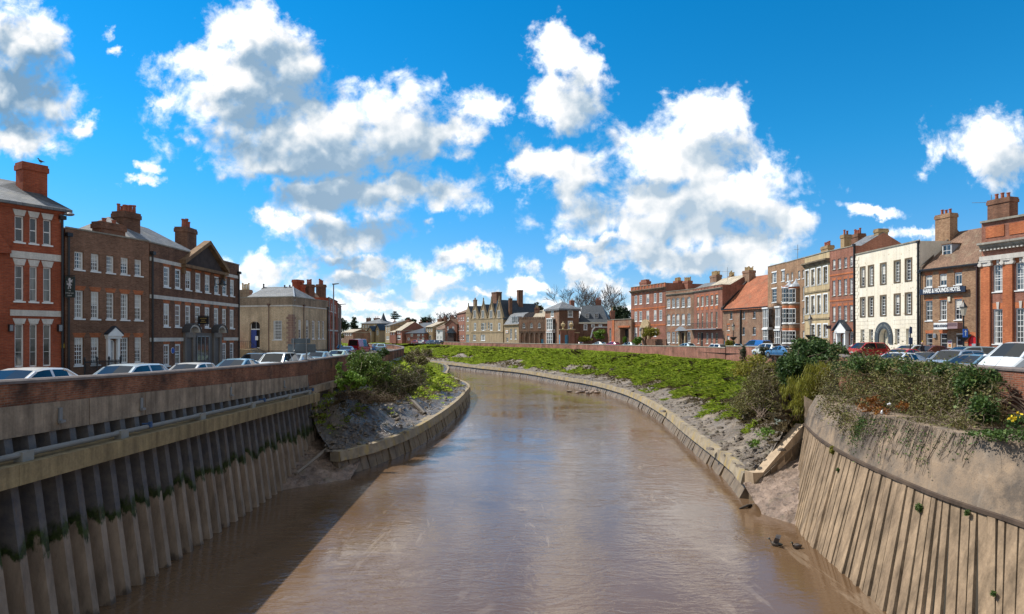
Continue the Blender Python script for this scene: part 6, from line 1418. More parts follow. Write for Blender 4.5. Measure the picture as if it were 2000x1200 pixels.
rake = lambda Y: float(np.interp(Y, [0, 17, 21, 24.5, 27, 30, 36.5], [1.7, 1.6, 1.4, .9, 1.3, 2.2, 2.4]))   # planks also rake along the wall
while s0 < L2[-1] - .15:
    w_ = rr.choice([.26, .32, .36, .42, .5]); a, b_ = at2(s0), at2(min(s0 + w_, L2[-1])); i = int(np.searchsorted(L2, s0)); nn = side(min(i, 1399), sk2)
    st = rr.choice([0, .01, .03, .05, .07, .12]); zl = WZ - .5; ln_a, ln_b = lean(a.y), lean(b_.y); t = (b_ - a).normalized()
    lo = [a + nn * (ln_a + st), b_ + nn * (ln_b + st), b_ + nn * (ln_b - .4), a + nn * (ln_a - .4)]; lo = [Vector((p.x, p.y, zl)) - t * rake(a.y) for p in lo]
    hi = [a + nn * (st * .6), b_ + nn * (st * .6), b_ - nn * .3, a - nn * .3]; cut_ = .034
    lo[0] += t * cut_; lo[1] -= t * cut_; hi[0] += t * cut_; hi[1] -= t * cut_
    mb.hexa(lo, hi); s0 += w_
mb.build('leaning_planks', PLANK, RW)
mb = MB()
for i in range(0, 1399, 14):
    a, b_ = Vector(sk2[i]), Vector(sk2[min(i + 14, 1399)]); na, nb_ = side(i, sk2), side(min(i + 14, 1399), sk2); p, q = a + na * (lean(a.y) - .06), b_ + nb_ * (lean(b_.y) - .06); tt_ = (b_ - a).normalized(); p, q = p - tt_ * rake(a.y), q - tt_ * rake(b_.y); mb.poly([a - na * .06, b_ - nb_ * .06, Vector((q.x, q.y, WZ - .5)), Vector((p.x, p.y, WZ - .5))])
mb.build('plank_backing', plain('dark_plank_gaps', (.035, .028, .02), .9), RW)
# end return of the skirt and the sloping wing beam down to the kerb
WING = stone('wing_concrete', (.56, .43, .30), (.38, .285, .19), .9, .85, streak=.3, bump=.3)
r = empty('wing_beam', (15.5, 35.5, -4), 'sloping concrete wing beam from the kerb corner up to the plank wall', 'retaining wall')
a, b_ = Vector((13.4, 34.2, -5.1)), Vector((17.2, 36.2, -2.7)); mb = MB(); t = (b_ - a).normalized(); s_ = Vector((t.y, -t.x, 0)).normalized(); k0 = a + Vector((.7, .3, -.05))
sec = lambda p, hgt=.80: [p - s_ * .0, p - s_ * .55, p - s_ * .55 - Vector((0, 0, hgt)), p + s_ * .12 - Vector((0, 0, hgt + .1))]
mb.hexa(sec(a), sec(k0)); mb.hexa(sec(k0), sec(b_)); mb.build('beam', WING, r)
mb = MB(); n = 7
for i in range(n):
    p, q = lerp(a, b_, (i + .06) / n), lerp(a, b_, (i + .94) / n); o = rr.uniform(0, .08); lo = [p + s_ * (.1 + o), q + s_ * (.1 + o), q - s_ * .3, p - s_ * .3]; hi = [x - Vector((0, 0, .6)) for x in lo]; lo = [Vector((x.x, x.y, WZ - .3)) for x in lo]; mb.hexa(lo, hi)
mb.build('slabs', SLAB, r); mb = MB(); mb.poly([(18.5, 35, -2), (17.2, 36.2, -1), (17.6, 36.9, -6.8), (18.5, 35.5, -6.8)]); mb.build('return_face', WING, r)
# little mud beach in the corner
v = []; N_ = 46
for i in range(N_):
    for j in range(N_):
        u, w_ = i / (N_ - 1), j / (N_ - 1); p = Vector((lerp(12.9, 17.3, u), 0, 0)); yb = lerp(34.3, 36.6, u); yf = lerp(31.6, 23.0, u); y = lerp(yf, yb, w_)
        z = lerp(WZ - .15, lerp(-5.8, -4.2, u), w_ ** .7) + .12 * fbm((p.x * 1.3, y * 1.3, 2)) + .05 * fbm((p.x * 4, y * 4, 7)); v.append((p.x, y, z))
I = np.arange(N_ - 1)[:, None] * N_ + np.arange(N_ - 1)[None]; f = np.stack([I, I + 1, I + N_ + 1, I + N_], -1).reshape(-1, 4); tag(np_mesh('mud_beach', v, f, MUDB, smooth=True), kind='structure')
v = []
for i in range(N_):
    for j in range(N_):
        u, w_ = i / (N_ - 1), j / (N_ - 1); x = lerp(-14.3, -10.4, u); y = lerp(35.8 + 3.2 * u, 46.5, w_); z = lerp(WZ - .3, lerp(-4.2, -5.3, u), w_ ** .7) + .16 * fbm((x * 1.5, y * 1.5, 4)) + .07 * fbm((x * 5, y * 5, 9)); v.append((x, y, z))
tag(np_mesh('mud_beach', v, f, MUDB, smooth=True), kind='structure')

# ------------------------------------------------------------------ distant village beyond the bend
def far_house(name, label, x0, x1, Y0, Y1, ye, yr, mat, roof, wins=(), kind='gable', D=9, base=-.4, cat='house', group='houses of the distant village', ch=(), gable_front=False):
    b = Bld(name, label, cat, (x0, Y0), (x1, Y1), 0, D, mat, base, group); xm = (x0 + x1) / 2; b.top = b.zat(xm, ye)
    for (xs, ya, yb) in wins: b.row(xs, (ya, yb), nx=2, ny=2, fw=.16, rec=.05, sill=None)
    b.walls()
    if gable_front:
        mb = MB(); L = b.f.L; zr = b.zat(xm, yr); b.f.plate(mb, [(0, b.top), (L, b.top), (L / 2, zr)], -.2, 0); mb.build('gable', mat, b.root)
        mb = MB(); b.f.plate(mb, [(-.3, b.top - .2), (L / 2, zr + .1), (L + .3, b.top - .2), (L + .3, b.top + .1), (L / 2, zr + .45), (-.3, b.top + .1)], -D, .25); mb.build('roof', roof, b.root)
    elif kind == 'gable': b.gable_roof(b.uz(xm, yr, -D / 2)[1], roof, .3, D=D)
    elif kind == 'hip': b.hip_roof(b.uz(xm, yr, -D / 2)[1], roof, .4, D=D)
    for x, y, w in ch: b.chimneyp(x, y, -D / 2, w, .9, b.top, 2, BR['dark'], TERRA, .7)
    return b
V = far_house
V('low_cottage', 'low pale roofed cottage with skylights behind the red van', 668, 690, 262, 255, 649, 643.5, BR['old'], TILEP, [([(671, 673), (675, 677.5), (679, 681.5), (683.5, 686)], 651.5, 656)], D=8)
V('stone_villa', 'large hipped grey stone villa among the distant village houses', 706, 746, 285, 280, 632, 623, GOTH, SLATE, [([(708.5, 711), (713.5, 716), (718.5, 721)], 635, 641), ([(708.5, 711), (713.5, 716)], 644, 651), ([(730, 733), (737, 740)], 635, 641)], 'hip', 12, ch=((720, 621.5, 2.2), (736, 621.5, 3)))
b = V('villa_wing', 'gabled stone wing in front of the distant villa', 718, 727, 274, 273, 647, 639, GOTH, SLATED, [([(720.5, 724.5)], 648, 655)], gable_front=True, D=8)
b = V('villa_wing', 'second gabled stone wing, right of the first before the villa', 733.5, 741, 274, 273, 645, 635, GOTH, SLATED, [([(735.5, 739)], 646, 655)], gable_front=True, D=8)
r = empty('pointed_turret', P(749, 640, 288), 'pointed grey turret rising behind the distant stone villa', 'turret'); q = P(749, 632, 288); mb = MB(); mb.lathe(q, [(1.5, -9), (1.5, 0)], 8); mb.build('drum', GOTH, r); mb = MB(); mb.lathe(q, [(2.3, -.2), (1.1, 2.2), (.05, 5.0)], 8); mb.build('spire', SLATED, r)
V('buff_house', 'tall narrow buff house with a white ground floor in the distant village', 752.5, 762.5, 262, 256, 635.5, 628, GOTH, SLATE, [([(754, 756), (758.5, 760.5)], 637.5, 641.5), ([(754, 756), (758.5, 760.5)], 644, 650), ([(754, 760)], 657, 664)], D=14, ch=((771, 628, 2.4),))
V('brick_cottage', 'small red cottage between buff house and pale roofed house, distant village', 761, 773, 252, 249, 648.5, 644, BR['far'], TILEP, [([(763, 765), (768, 770)], 650.5, 654.5)], D=7)
V('pale_roofed_house', 'brick house with a bright pale roof and tall bay in the distant village', 772.5, 785, 250, 246, 645, 629.5, BR['far'], TILEP, [([(776, 778), (779.5, 781.5)], 647.5, 652), ([(775.5, 782.5)], 655, 664)], D=12, ch=((798, 625.5, 3.2),))
V('dark_roofed_house', 'red house with a long dark slate roof in the distant village', 793, 829, 246, 240, 651, 641, BR['far'], SLATED, [([(802, 806.5)], 652, 657.5), ([(796, 800), (815, 819), (824, 828)], 660, 665), ([(815, 820), (824, 827)], 653, 657)], 'hip', 10)
V('long_dark_house', 'dark roofed house rising behind the red distant cottages', 806, 832, 262, 256, 642, 631, BR['dark'], SLATED, (), D=9, ch=((822, 629, 1.8), (786, 627, 2)))
V('gabled_cottage', 'pale end gabled cottage at the middle of the distant village', 823, 834, 270, 262, 640.5, 634.5, BR['far'], TILEP, (), D=9, ch=((834, 631, 1.5),))
V('brick_row_house', 'buff row house with pale roof slope beside the white rendered house', 831.5, 845, 243, 239, 638, 629, BR['yellow'], TILEP, [([(834, 836), (838, 840), (842, 844)], 642, 648), ([(834, 836), (838, 842)], 655, 663)], D=11, ch=((860, 623, 3),))
V('white_house', 'white rendered house front in the distant village', 852, 864.5, 236, 233, 643, 633.5, plain('white_render', (.72, .71, .68), .8), TILEB, [([(855, 859)], 646, 653), ([(854, 856.5), (860, 862.5)], 657, 663)], D=9)
b = V('red_gabled_house', 'orange red gabled house with a dark gabled porch, right end of distant village', 869.5, 892.5, 233, 229, 634, 625, BR['red'], TILEB, [([(873, 876), (883, 887)], 638, 645)], D=10, ch=((884, 619.5, 2.4),), gable_front=True)
mb = MB(); ua, ub = b.uat(877), b.uat(892); b.f.plate(mb, [(ua, b.zat(884, 651)), (ub, b.zat(884, 651)), ((ua + ub) / 2, b.zat(884, 641.5))], 0, 1.6); p_ = mb.build('porch_roof', SLATED, b.root); mb = MB(); b.f.box(mb, ua + .4, ub - .4, -.3, b.zat(884, 651), 0, 1.2); mb.build('porch', plain('dark_timber_porch', (.05, .03, .025), .8), p_)
V('pale_brick_house', 'brick row house with two pale roof slopes left of the white house', 844.5, 853, 242, 239, 641, 631, BR['far'], TILEP, [([(846, 848), (849.5, 851.5)], 644, 650)], D=10, ch=((869, 621, 2.2),))

# ------------------------------------------------------------------ vehicles
m = M('car_paint', (.5, .5, .5), .25, 0, .6); oi = m.add('ShaderNodeObjectInfo'); m.base(m.mix(1, oi.outputs['Color'], m.mr(m.noise(1.5, 3, .5), .3, .7, .92, 1.05), 'MULTIPLY')); m.b.inputs['Coat Weight'].default_value = .7; m.b.inputs['Coat Roughness'].default_value = .06; PAINT = m.m
CGL = M('car_glass', (.012, .016, .02), .03, 0, .9).m
TYRE = plain('tyre_rubber', (.018, .018, .019), .85); RIM = plain('alloy_rim', (.38, .39, .41), .35, .8); HEADL = plain('headlamp_glass', (.6, .62, .64), .1); TAILL = plain('tail_lamp_red', (.35, .01, .012), .2); TRIM = plain('black_trim', (.02, .02, .021), .6)
def make_car(kind):
    name = 'parked_van' if 'van' in kind else 'parked_car'
    L, Wd, H, bon, ws, rear, tail = {'hatch': (3.95, 1.72, 1.47, .95, .85, .62, .10), 'city': (3.6, 1.66, 1.5, .75, .85, .45, .06), 'saloon': (4.55, 1.80, 1.43, 1.15, .85, .85, .65), 'estate': (4.6, 1.82, 1.50, 1.1, .85, .55, .06), 'suv': (4.45, 1.86, 1.66, 1.05, .72, .45, .06), 'van': (4.5, 1.82, 1.86, .85, .85, .12, .02), 'bigvan': (5.2, 2.0, 2.35, .75, .85, .1, .02)}[kind]
    root = empty(name, (0, 0, 0), 'x', 'van' if 'van' in kind else 'car'); hw = Wd / 2; f, r = L / 2, -L / 2; z0 = .26; van = 'van' in kind
    belt = .92 if not van else 1.12; belt += .08 if kind == 'suv' else 0
    cx = f - bon; rx = cx - ws; bx_ = r + tail; tx = bx_ + rear; mid = (rx + tx) / 2 + .05
    # stations: x, belt z, top z, half width at belt, half width at roof
    st = [(f, .52, .56, .70, .62), (f - .06, .62, .68, .84, .72), (f - .3, .74, .82, .95, .84), (cx + .05, belt - .06, belt + .02, 1.0, .86), (cx - .02, belt - .03, belt + .05, 1.0, .84), (rx, belt + .02, H - .06, 1.0, .74), (rx - .35, belt + .03, H - .005, 1.0, .745), (mid + .05, belt + .035, H, 1.0, .75), (mid - .06, belt + .035, H, 1.0, .75), (tx + .15, belt + .05, H - .03, .995, .74), (tx + .02, belt + .05, H - .05, .99, .735), (bx_ + .04, belt + .06, (belt + .12) if not van else H - .14, .97, .80 if not van else .76), (bx_ - .02 if tail > .2 else r + .04, belt + .02, belt + .08 if not van else belt + .2, .96, .80), (r, .60, .66, .88, .76)]
    if tail > .2: st.insert(-1, (r + .1, belt - .04, belt + .0, .93, .8))
    rows = []
    for (x, zb_, zt, wb, wt) in st:
        cab = zt > zb_ + .2
        rows.append([(x, hw * wb * .95, z0), (x, hw * wb, (z0 + zb_) / 2 + .03), (x, hw * wb * .985, zb_), (x, hw * wt * (1 if cab else 1.05), zt - (.06 if cab else .02)), (x, hw * wt * .88, zt), (x, 0, zt + .025)])
    body, gl = MB(), {}
    def q(mb, a, b_, c, d, mb2=None): mb.poly([a, b_, c, d]); (mb2 or mb).poly([tuple((p[0], -p[1], p[2])) for p in (d, c, b_, a)])
    ns = len(st)
    for i in range(ns - 1):
        for j in range(5):
            a, b_, c, d = rows[i][j], rows[i][j + 1], rows[i + 1][j + 1], rows[i + 1][j]; tgt = body; t2 = None
            if 4 <= i <= 9 and j == 2 and i not in (7,):
                if not (van and i >= 8): tgt, t2 = gl.setdefault('side_window', MB()), gl.setdefault('side_window ', MB())
            if i == 4 and j == 4: tgt = gl.setdefault('windscreen', MB())
            if i == 10 and j == 4 and not van: tgt = gl.setdefault('rear_window', MB())
            if van and i == 11 and j == 4: tgt = gl.setdefault('rear_window', MB())
            q(tgt, a, b_, c, d, t2)
    for e in (0, ns - 1): body.poly([*rows[e], *[(p[0], -p[1], p[2]) for p in reversed(rows[e][:-1])]])
    bo = body.build('body', PAINT, root, True)
    for k, mb in gl.items(): mb.build(k.strip(), CGL, root, True)
    # window edges: pillars and rails drawn as thin proud strips
    for s in (1, -1):
        tr = MB()
        for i0, i1, j in ((4, 10, 2),): tr.tube([(rows[i][j][0], s * (rows[i][j][1] + .005), rows[i][j][2] + .01) for i in range(i0, i1 + 1)], .014, 4)
        tr.build('window_trim', TRIM, root)
    for s in (1, -1):
        for ii in ((4, 5), (9, 10, 11)):
            if not (van and ii[0] == 9): mb = MB(); mb.tube([(rows[i][3][0], s * rows[i][3][1], rows[i][3][2]) for i in ii], .05, 5); mb.build('pillar', PAINT, root)
    for s in (1, -1):
        yb_ = hw * 1.003
        for xs in ((cx - .18, mid) if not van else (cx - .18, cx - 1.05)):
            mb = MB(); mb.tube([(xs, s * yb_ * .955, z0 + .1), (xs, s * yb_, (z0 + belt) / 2 + .03), (xs, s * yb_ * .99, belt)], .009, 4, caps=False); mb.build('door_seam', TRIM, root)
        mb = MB(); mb.box((mid + .22 if not van else cx - .9, s * (hw + .012), belt - .10), (.19, .035, .035)); mb.build('door_handle', TRIM, root)
        mb = MB(); mb.tube([(f - .5, s * hw * .965, z0 + .03), (r + .5, s * hw * .965, z0 + .03)], .045, 5); mb.build('sill_trim', TRIM, root)
    rad = .31 if not van else .33
    for sx in (f - .78, r + .72):
        for s in (1, -1):
            mb = MB(); mb.lathe((0, 0, 0), [(rad * .6, -.09), (rad * .95, -.10), (rad, -.06), (rad, .06), (rad * .95, .10), (rad * .6, .09)], 18)
            m4 = Matrix.Translation((sx, s * (hw - .09), rad)) @ Matrix.Rotation(R(90), 4, 'X'); w = mb.build('wheel', TYRE, root, True, m4); mb = MB(); mb.lathe((0, 0, 0), [(rad * .62, -.105), (rad * .5, -.085), (rad * .1, -.1), (rad * .1, .1), (rad * .5, .085), (rad * .62, .105)], 10); mb.build('rim', RIM, w, True, m4)
            ar = MB(); ar.lathe((0, 0, 0), [(rad * 1.18, -.012), (rad * 1.18, .012)], 18); ar.build('wheel_arch', TRIM, root, False, Matrix.Translation((sx, s * (hw * .985), rad + .02)) @ Matrix.Rotation(R(90), 4, 'X'))
    for s in (1, -1):
        mb = MB(); mb.ball((f - .13, s * hw * .70, .66), (.16, .20, .085), 10, 6); mb.build('headlight', HEADL, root, True)
        mb = MB(); mb.ball((r + .06, s * hw * .80, .82 if not van else 1.0), (.09, .13, .10 if kind not in ('estate', 'suv', 'van', 'bigvan') else .2), 10, 6); mb.build('tail_light', TAILL, root, True)
        mb = MB(); mb.ball((cx - .22, s * (hw + .09), belt + .08), (.08, .11, .075), 8, 6); mb.build('mirror', PAINT, root, True)
    mb = MB(); mb.box((f + .005, 0, .40), (.03, .52, .11)); mb.build('number_plate', plain('white_plate', (.7, .7, .68)), root); mb = MB(); mb.box((r - .01, 0, .62), (.03, .52, .11)); mb.build('number_plate', plain('yellow_number_plate', (.65, .5, .05)), root)
    for s in (1, -1): mb = MB(); mb.tube([(cx + .02, s * .12 + .1, belt + .07), (cx - .12, s * .12 + .55, belt + .12)], .010, 4); mb.build('wiper', TRIM, root)
    mb = MB(); mb.box((f - .01, 0, .52), (.06, Wd * .5, .14)); mb.build('grille', TRIM, root)
    return root
PROTO, USED = {}, set()
def car(kind, col, x, y, z, head, label, group='parked cars', sc=1.0, dark_roof=False):
    if kind not in PROTO: PROTO[kind] = make_car(kind)
    o = PROTO[kind]
    if kind in USED: o = copy_tree(o)
    else: USED.add(kind); 
    o.location = (x, y, z); o.rotation_euler = (0, 0, R(head)); o.scale = (sc, sc, sc); o['label'] = label; o['group'] = group
    for ch in o.children:
        if ch.name.split('.')[0] in ('body', 'mirror', 'pillar'): ch.color = (*col, 1)
    return o
WHT, SIL, BLK, RED_, BLU, NAV, GRY = (.72, .72, .71), (.42, .45, .48), (.02, .021, .023), (.42, .012, .018), (.03, .16, .38), (.02, .04, .10), (.12, .15, .18)
PBL = (.22, .38, .50)
g1 = 'cars parked along the left river wall'
car('hatch', WHT, -16.55, 20.7, -.06, -90, 'white hatchback nearest the left edge, behind the quay wall', g1)
car('estate', (.55, .64, .70), -16.5, 26.2, -.16, -90, 'pale silver car with dark windscreen, second along the left quay wall', g1, .97)
car('city', WHT, -16.4, 31.2, -.32, -90, 'white rounded car, third along the left quay wall', g1, .97)
car('saloon', PBL, -16.4, 36.6, -.25, -90, 'light blue saloon, fourth along the left quay wall', g1, .98)
car('suv', (.62, .68, .72), -16.3, 42.6, -.3, -90, 'silver white four wheel drive near the end of the left quay wall', g1)
car('estate', BLK, -19.6, 47, -.3, -90, 'black estate car behind the silver four wheel drive', g1)
car('hatch', (.55, .66, .74), -16.6, 48.0, -.3, 90, 'pale blue hatchback partly behind the grey road sign backs', g1)
car('hatch', PBL, -16.5, 53.2, -.28, 90, 'light blue hatchback just right of the grey road signs', g1)
car('suv', GRY, -20.5, 61.5, -.3, 90, 'dark grey car with red tail lights under the street lamps', g1)
car('saloon', (.45, .60, .52), -17.0, 60.5, -.3, 90, 'pale green saloon beside the elder bush', g1)
car('bigvan', (.40, .012, .035), -24.3, 98, -.3, 82, 'red box van on the road beyond the elder bush', 'vans', 1.0)
car('hatch', NAV, -27.5, 97, -.3, 80, 'dark car just left of the red van', g1)
car('saloon', BLU, -22.5, 84, -.3, 95, 'blue saloon right of the red van inside the wall bend', g1); car('hatch', (.3, .5, .65), -23, 108, -.3, 100, 'blue hatchback furthest right inside the wall bend', g1); car('hatch', BLU, -24.6, 112, -.3, 100, 'small blue car just behind the red van', g1)
g2 = 'cars in the right riverside car park'
car('van', (.62, .66, .70), 26.2, 31.4, .22, 197, 'white panel van at the right edge of the car park', 'vans', 1.06)
car('hatch', (.66, .70, .72), 23.0, 26.0, .02, 195, 'white hatchback behind the brick wall at the right edge', g2)
car('saloon', (.16, .28, .36), 25.2, 33.6, .06, 200, 'dark blue grey saloon just left of the white van', g2)
car('suv', (.26, .32, .40), 27.5, 38.2, -.02, 205, 'blue grey people carrier left of the dark saloon', g2)
car('estate', (.22, .30, .34), 33.6, 45.5, .25, 180, 'grey blue estate parked in front of the pub doorway', g2)
car('saloon', RED_, 29.5, 46.5, .12, 205, 'long red car low behind the bramble in front of the cream building', g2)
car('saloon', (.66, .70, .74), 24.8, 39.5, .02, 205, 'white saloon in front of the long red car', g2)
car('hatch', BLK, 28.0, 41.8, -.05, 205, 'black hatchback between the white saloon and the blue grey carrier', g2)
car('suv', RED_, 35.6, 62, .22, 192, 'bright red hatchback with dark rear window left of the arched entrance', g2)
car('estate', (.45, .5, .55), 36.3, 56, .2, 200, 'silver estate near the pub with rear towards the wall', g2)
car('hatch', (.10, .01, .014), 37.2, 55, .2, 200, 'dark red hatchback beside the pub front', g2)
g3 = 'cars along the far right bank road'
def rc(kind, col, px_, Y, z, head, label, sc=1.0): X, Y_ = XY(px_, Y); return car(kind, col, X, Y_, z, head, label, g3 if 'van' not in kind else 'vans', sc)
rc('van', (.02, .12, .38), 1477, 88, .1, 108, 'bright blue van behind the pink wall section'); rc('suv', (.62, .66, .66), 1499, 80, -.1, 105, 'silver grey car right of the bright blue van'); rc('saloon', (.03, .14, .32), 1528, 75, -.1, 105, 'deep blue car close to the dark bush')
rc('hatch', (.25, .45, .55), 1430, 100, -.15, 108, 'pale blue hatchback left of the blue van'); rc('suv', WHT, 1398, 102, -.45, 110, 'white four wheel drive in front of the balcony house'); rc('hatch', (.35, .5, .58), 1340, 119, -.3, 112, 'pale blue dark backed car before the arched window house')
rc('hatch', WHT, 1292, 128, -.35, 116, 'white hatchback before the dark garden wall, right one of two'); rc('hatch', WHT, 1260, 134, -.35, 118, 'white hatchback before the dark garden wall, left one of two'); rc('hatch', (.4, .52, .55), 1229, 141, -.3, 120, 'grey green car in front of the portico')
rc('hatch', (.50, .03, .16), 1197, 149, -.3, 123, 'bright pink hatchback left of the portico'); rc('saloon', (.35, .42, .46), 1171, 155, -.3, 125, 'silver saloon in front of the palm like shrub'); rc('hatch', (.42, .28, .34), 1126, 163, -.3, 128, 'pinkish grey car beside the brick gate piers')
for i, (px_, c, n) in enumerate(((812, (.3, .02, .05), 'dark red'), (824, WHT, 'white'), (834, (.25, .02, .06), 'crimson'), (841, (.1, .2, .3), 'slate blue'), (846.5, (.05, .08, .16), 'navy'), (856, (.03, .05, .1), 'black'))): rc('hatch', c, px_, 228 - i * 2, -.35, 140, f'{n} car in the row parked before the distant village')

# ------------------------------------------------------------------ street furniture
def lamp_column(x, Y, ytop, arm, label, zb=-.3):
    X, _ = XY(x, Y); zt = P(x, ytop, Y).z; r = empty('street_lamp', (X, Y, zb), label, 'street lamp', 'modern street lamps'); mb = MB(); mb.tube([(X, Y, zb), (X, Y, zb + 1.4)], .13, 8); mb.tube([(X, Y, zb + 1.4), (X, Y, zt)], [.10, .065], 8); mb.build('column', GREYM, r)
    mb = MB(); mb.hexa([(X - .1, Y - .16, zt - .04), (X + arm, Y - .1, zt + .06), (X + arm, Y + .1, zt + .06), (X - .1, Y + .16, zt - .04)], [(X - .1, Y - .16, zt + .09), (X + arm, Y - .1, zt + .13), (X + arm, Y + .1, zt + .13), (X - .1, Y + .16, zt + .09)]); mb.build('lamp_head', GREYM, r); return r
lamp_column(651.5, 66, 556, .55, 'tall grey street lamp in front of the brick terrace'); lamp_column(664, 92, 595.5, .9, 'further grey street lamp showing just above the terrace end')
def sign_frame():
    Y = 44.2; X0 = P(572, 0, Y).x; r = empty('road_sign', (P(588, 0, Y).x, Y, -.3), 'grey backs of three road signs on two posts above the left wall', 'road sign'); z = lambda y: P(0, y, Y).z
    for x in (573, 598.5):
        mb = MB(); q = P(x, 700, Y); mb.tube([(q.x, Y, -.5), (q.x, Y, z(661))], .05, 8); mb.build('post', GREYM, r)
    for (xa, xb, ya, yb) in ((568.5, 605.5, 661.5, 671), (561.5, 572, 672.5, 689), (574.5, 597.2, 671.5, 691), (599.5, 616, 672.5, 689)):
        mb = MB(); a, b_ = P(xa, ya, Y), P(xb, yb, Y); mb.hexa([(a.x, Y + .06, b_.z), (b_.x, Y + .06, b_.z), (b_.x, Y + .09, b_.z), (a.x, Y + .09, b_.z)], [(a.x, Y + .06, a.z), (b_.x, Y + .06, a.z), (b_.x, Y + .09, a.z), (a.x, Y + .09, a.z)])
        for zz_ in (lerp(a.z, b_.z, .25), lerp(a.z, b_.z, .75)): mb.box(((a.x + b_.x) / 2, Y + .045, zz_), (abs(b_.x - a.x), .03, .05))
        mb.build('sign_back', plain('grey_sign_back', (.10, .13, .155), .55, .2), r)
sign_frame()
def victorian(x, Y, ytop, zb, label, basket=True):
    X, _ = XY(x, Y); zt = P(x, ytop, Y).z; q = Vector((X, Y, zb)); h = zt - zb; r = empty('lamp_post', q, label, 'lamp post', 'victorian lamp posts'); mb = MB(); mb.lathe(q, [(.2, 0), (.2, .15), (.13, .3), (.11, .9), (.06, 1.1), (.05, h - 1.3), (.08, h - 1.25), (.04, h - 1.2)], 8); mb.tube([q + Vector((-.35, 0, h - 1.6)), q + Vector((.35, 0, h - 1.6))], .02); mb.build('post', BLACK, r)
    mb = MB(); mb.lathe(q, [(.12, h - 1.2), (.24, h - .6)], 6); mb.build('lantern_glass', plain('lantern_glass', (.5, .45, .36), .2), r); mb = MB(); mb.lathe(q, [(.28, h - .6), (.26, h - .52), (.1, h - .25), (.05, h - .15), (.02, h)], 6); mb.build('lantern_cap', BLACK, r)
    if basket: mb = MB(); mb.lathe(q, [(.12, 1.9), (.42, 2.2), (.5, 2.35), (.45, 2.4)], 10); mb.build('hanging_basket', plain('dark_basket', (.03, .025, .022), .9), r)
victorian(1882, 46.5, 586, .25, 'black lantern post with a planter before the pub'); victorian(1582.5, 66, 613.5, .25, 'black lantern post with a planter above the dark bush'); victorian(1432.5, 92, 630, 0, 'black lantern post with a planter before the red roofed building'); victorian(1251.5, 131, 640, -.3, 'small lantern post before the mansion doorway', True)
r = empty('blue_sign', XY(1885.5, 45.8) + (.25,), 'small blue arrow sign fixed low on the pub lantern post', 'road sign'); q = P(1885.5, 651, 45.8); mb = MB(); mb.box(q, (.36, .03, .62)); mb.build('plate', plain('sign_blue', (.02, .12, .5)), r); mb = MB(); mb.box(q + Vector((0, -.02, -.05)), (.06, .01, .3)); mb.poly([q + Vector((-.11, -.022, .1)), q + Vector((.11, -.022, .1)), q + Vector((0, -.022, .24))]); mb.build('arrow', WHITE, r)
X, Y = XY(1778, 52); r = empty('sign_post', (X, Y, .2), 'dark blue sign post before the right part of the cream building', 'road sign'); mb = MB(); mb.tube([(X, Y, .2), (X, Y, P(0, 638, Y).z)], .05, 8); mb.build('post', BLACK, r)
for ya, yb, w_ in ((639, 652, .2), (659.5, 673, .3)): a, b_ = P(1778, ya, Y), P(1778, yb, Y); mb = MB(); mb.box((X, Y - .07, (a.z + b_.z) / 2), (w_, .05, a.z - b_.z)); mb.build('sign_plate', plain('dark_blue_sign', (.015, .04, .11)), r)
X, Y = XY(1271, 138); zt = P(0, 620, Y).z; r = empty('wooden_post', (X, Y, -.3), 'rusty timber post with a square cap before the mansion', 'post'); X = P(1292, 0, 136).x; mb = MB(); mb.box((X, 136, (zt - .3) / 2), (.36, .36, zt + .3)); mb.build('shaft', plain('rusty_timber', (.12, .05, .03), .9), r); mb = MB(); mb.box((X, 136, zt + .1), (1.0, .9, .3)); mb.build('cap', plain('dark_cap', (.05, .03, .025), .9), r)
X, Y = XY(1619, 60); r = empty('hanging_sign', P(1619, 638, 79.3), 'small dark hanging sign on the corner of the yellow stone house', 'sign'); q = P(1618.5, 639.5, 78.2); mb = MB(); mb.box(q, (.62, .06, .42)); mb.build('board', plain('dark_plum_board', (.03, .012, .02)), r); mb = MB(); mb.tube([q + Vector((-.4, 0, .26)), q + Vector((.5, 0, .26))], .02); mb.build('bracket', BLACK, r)

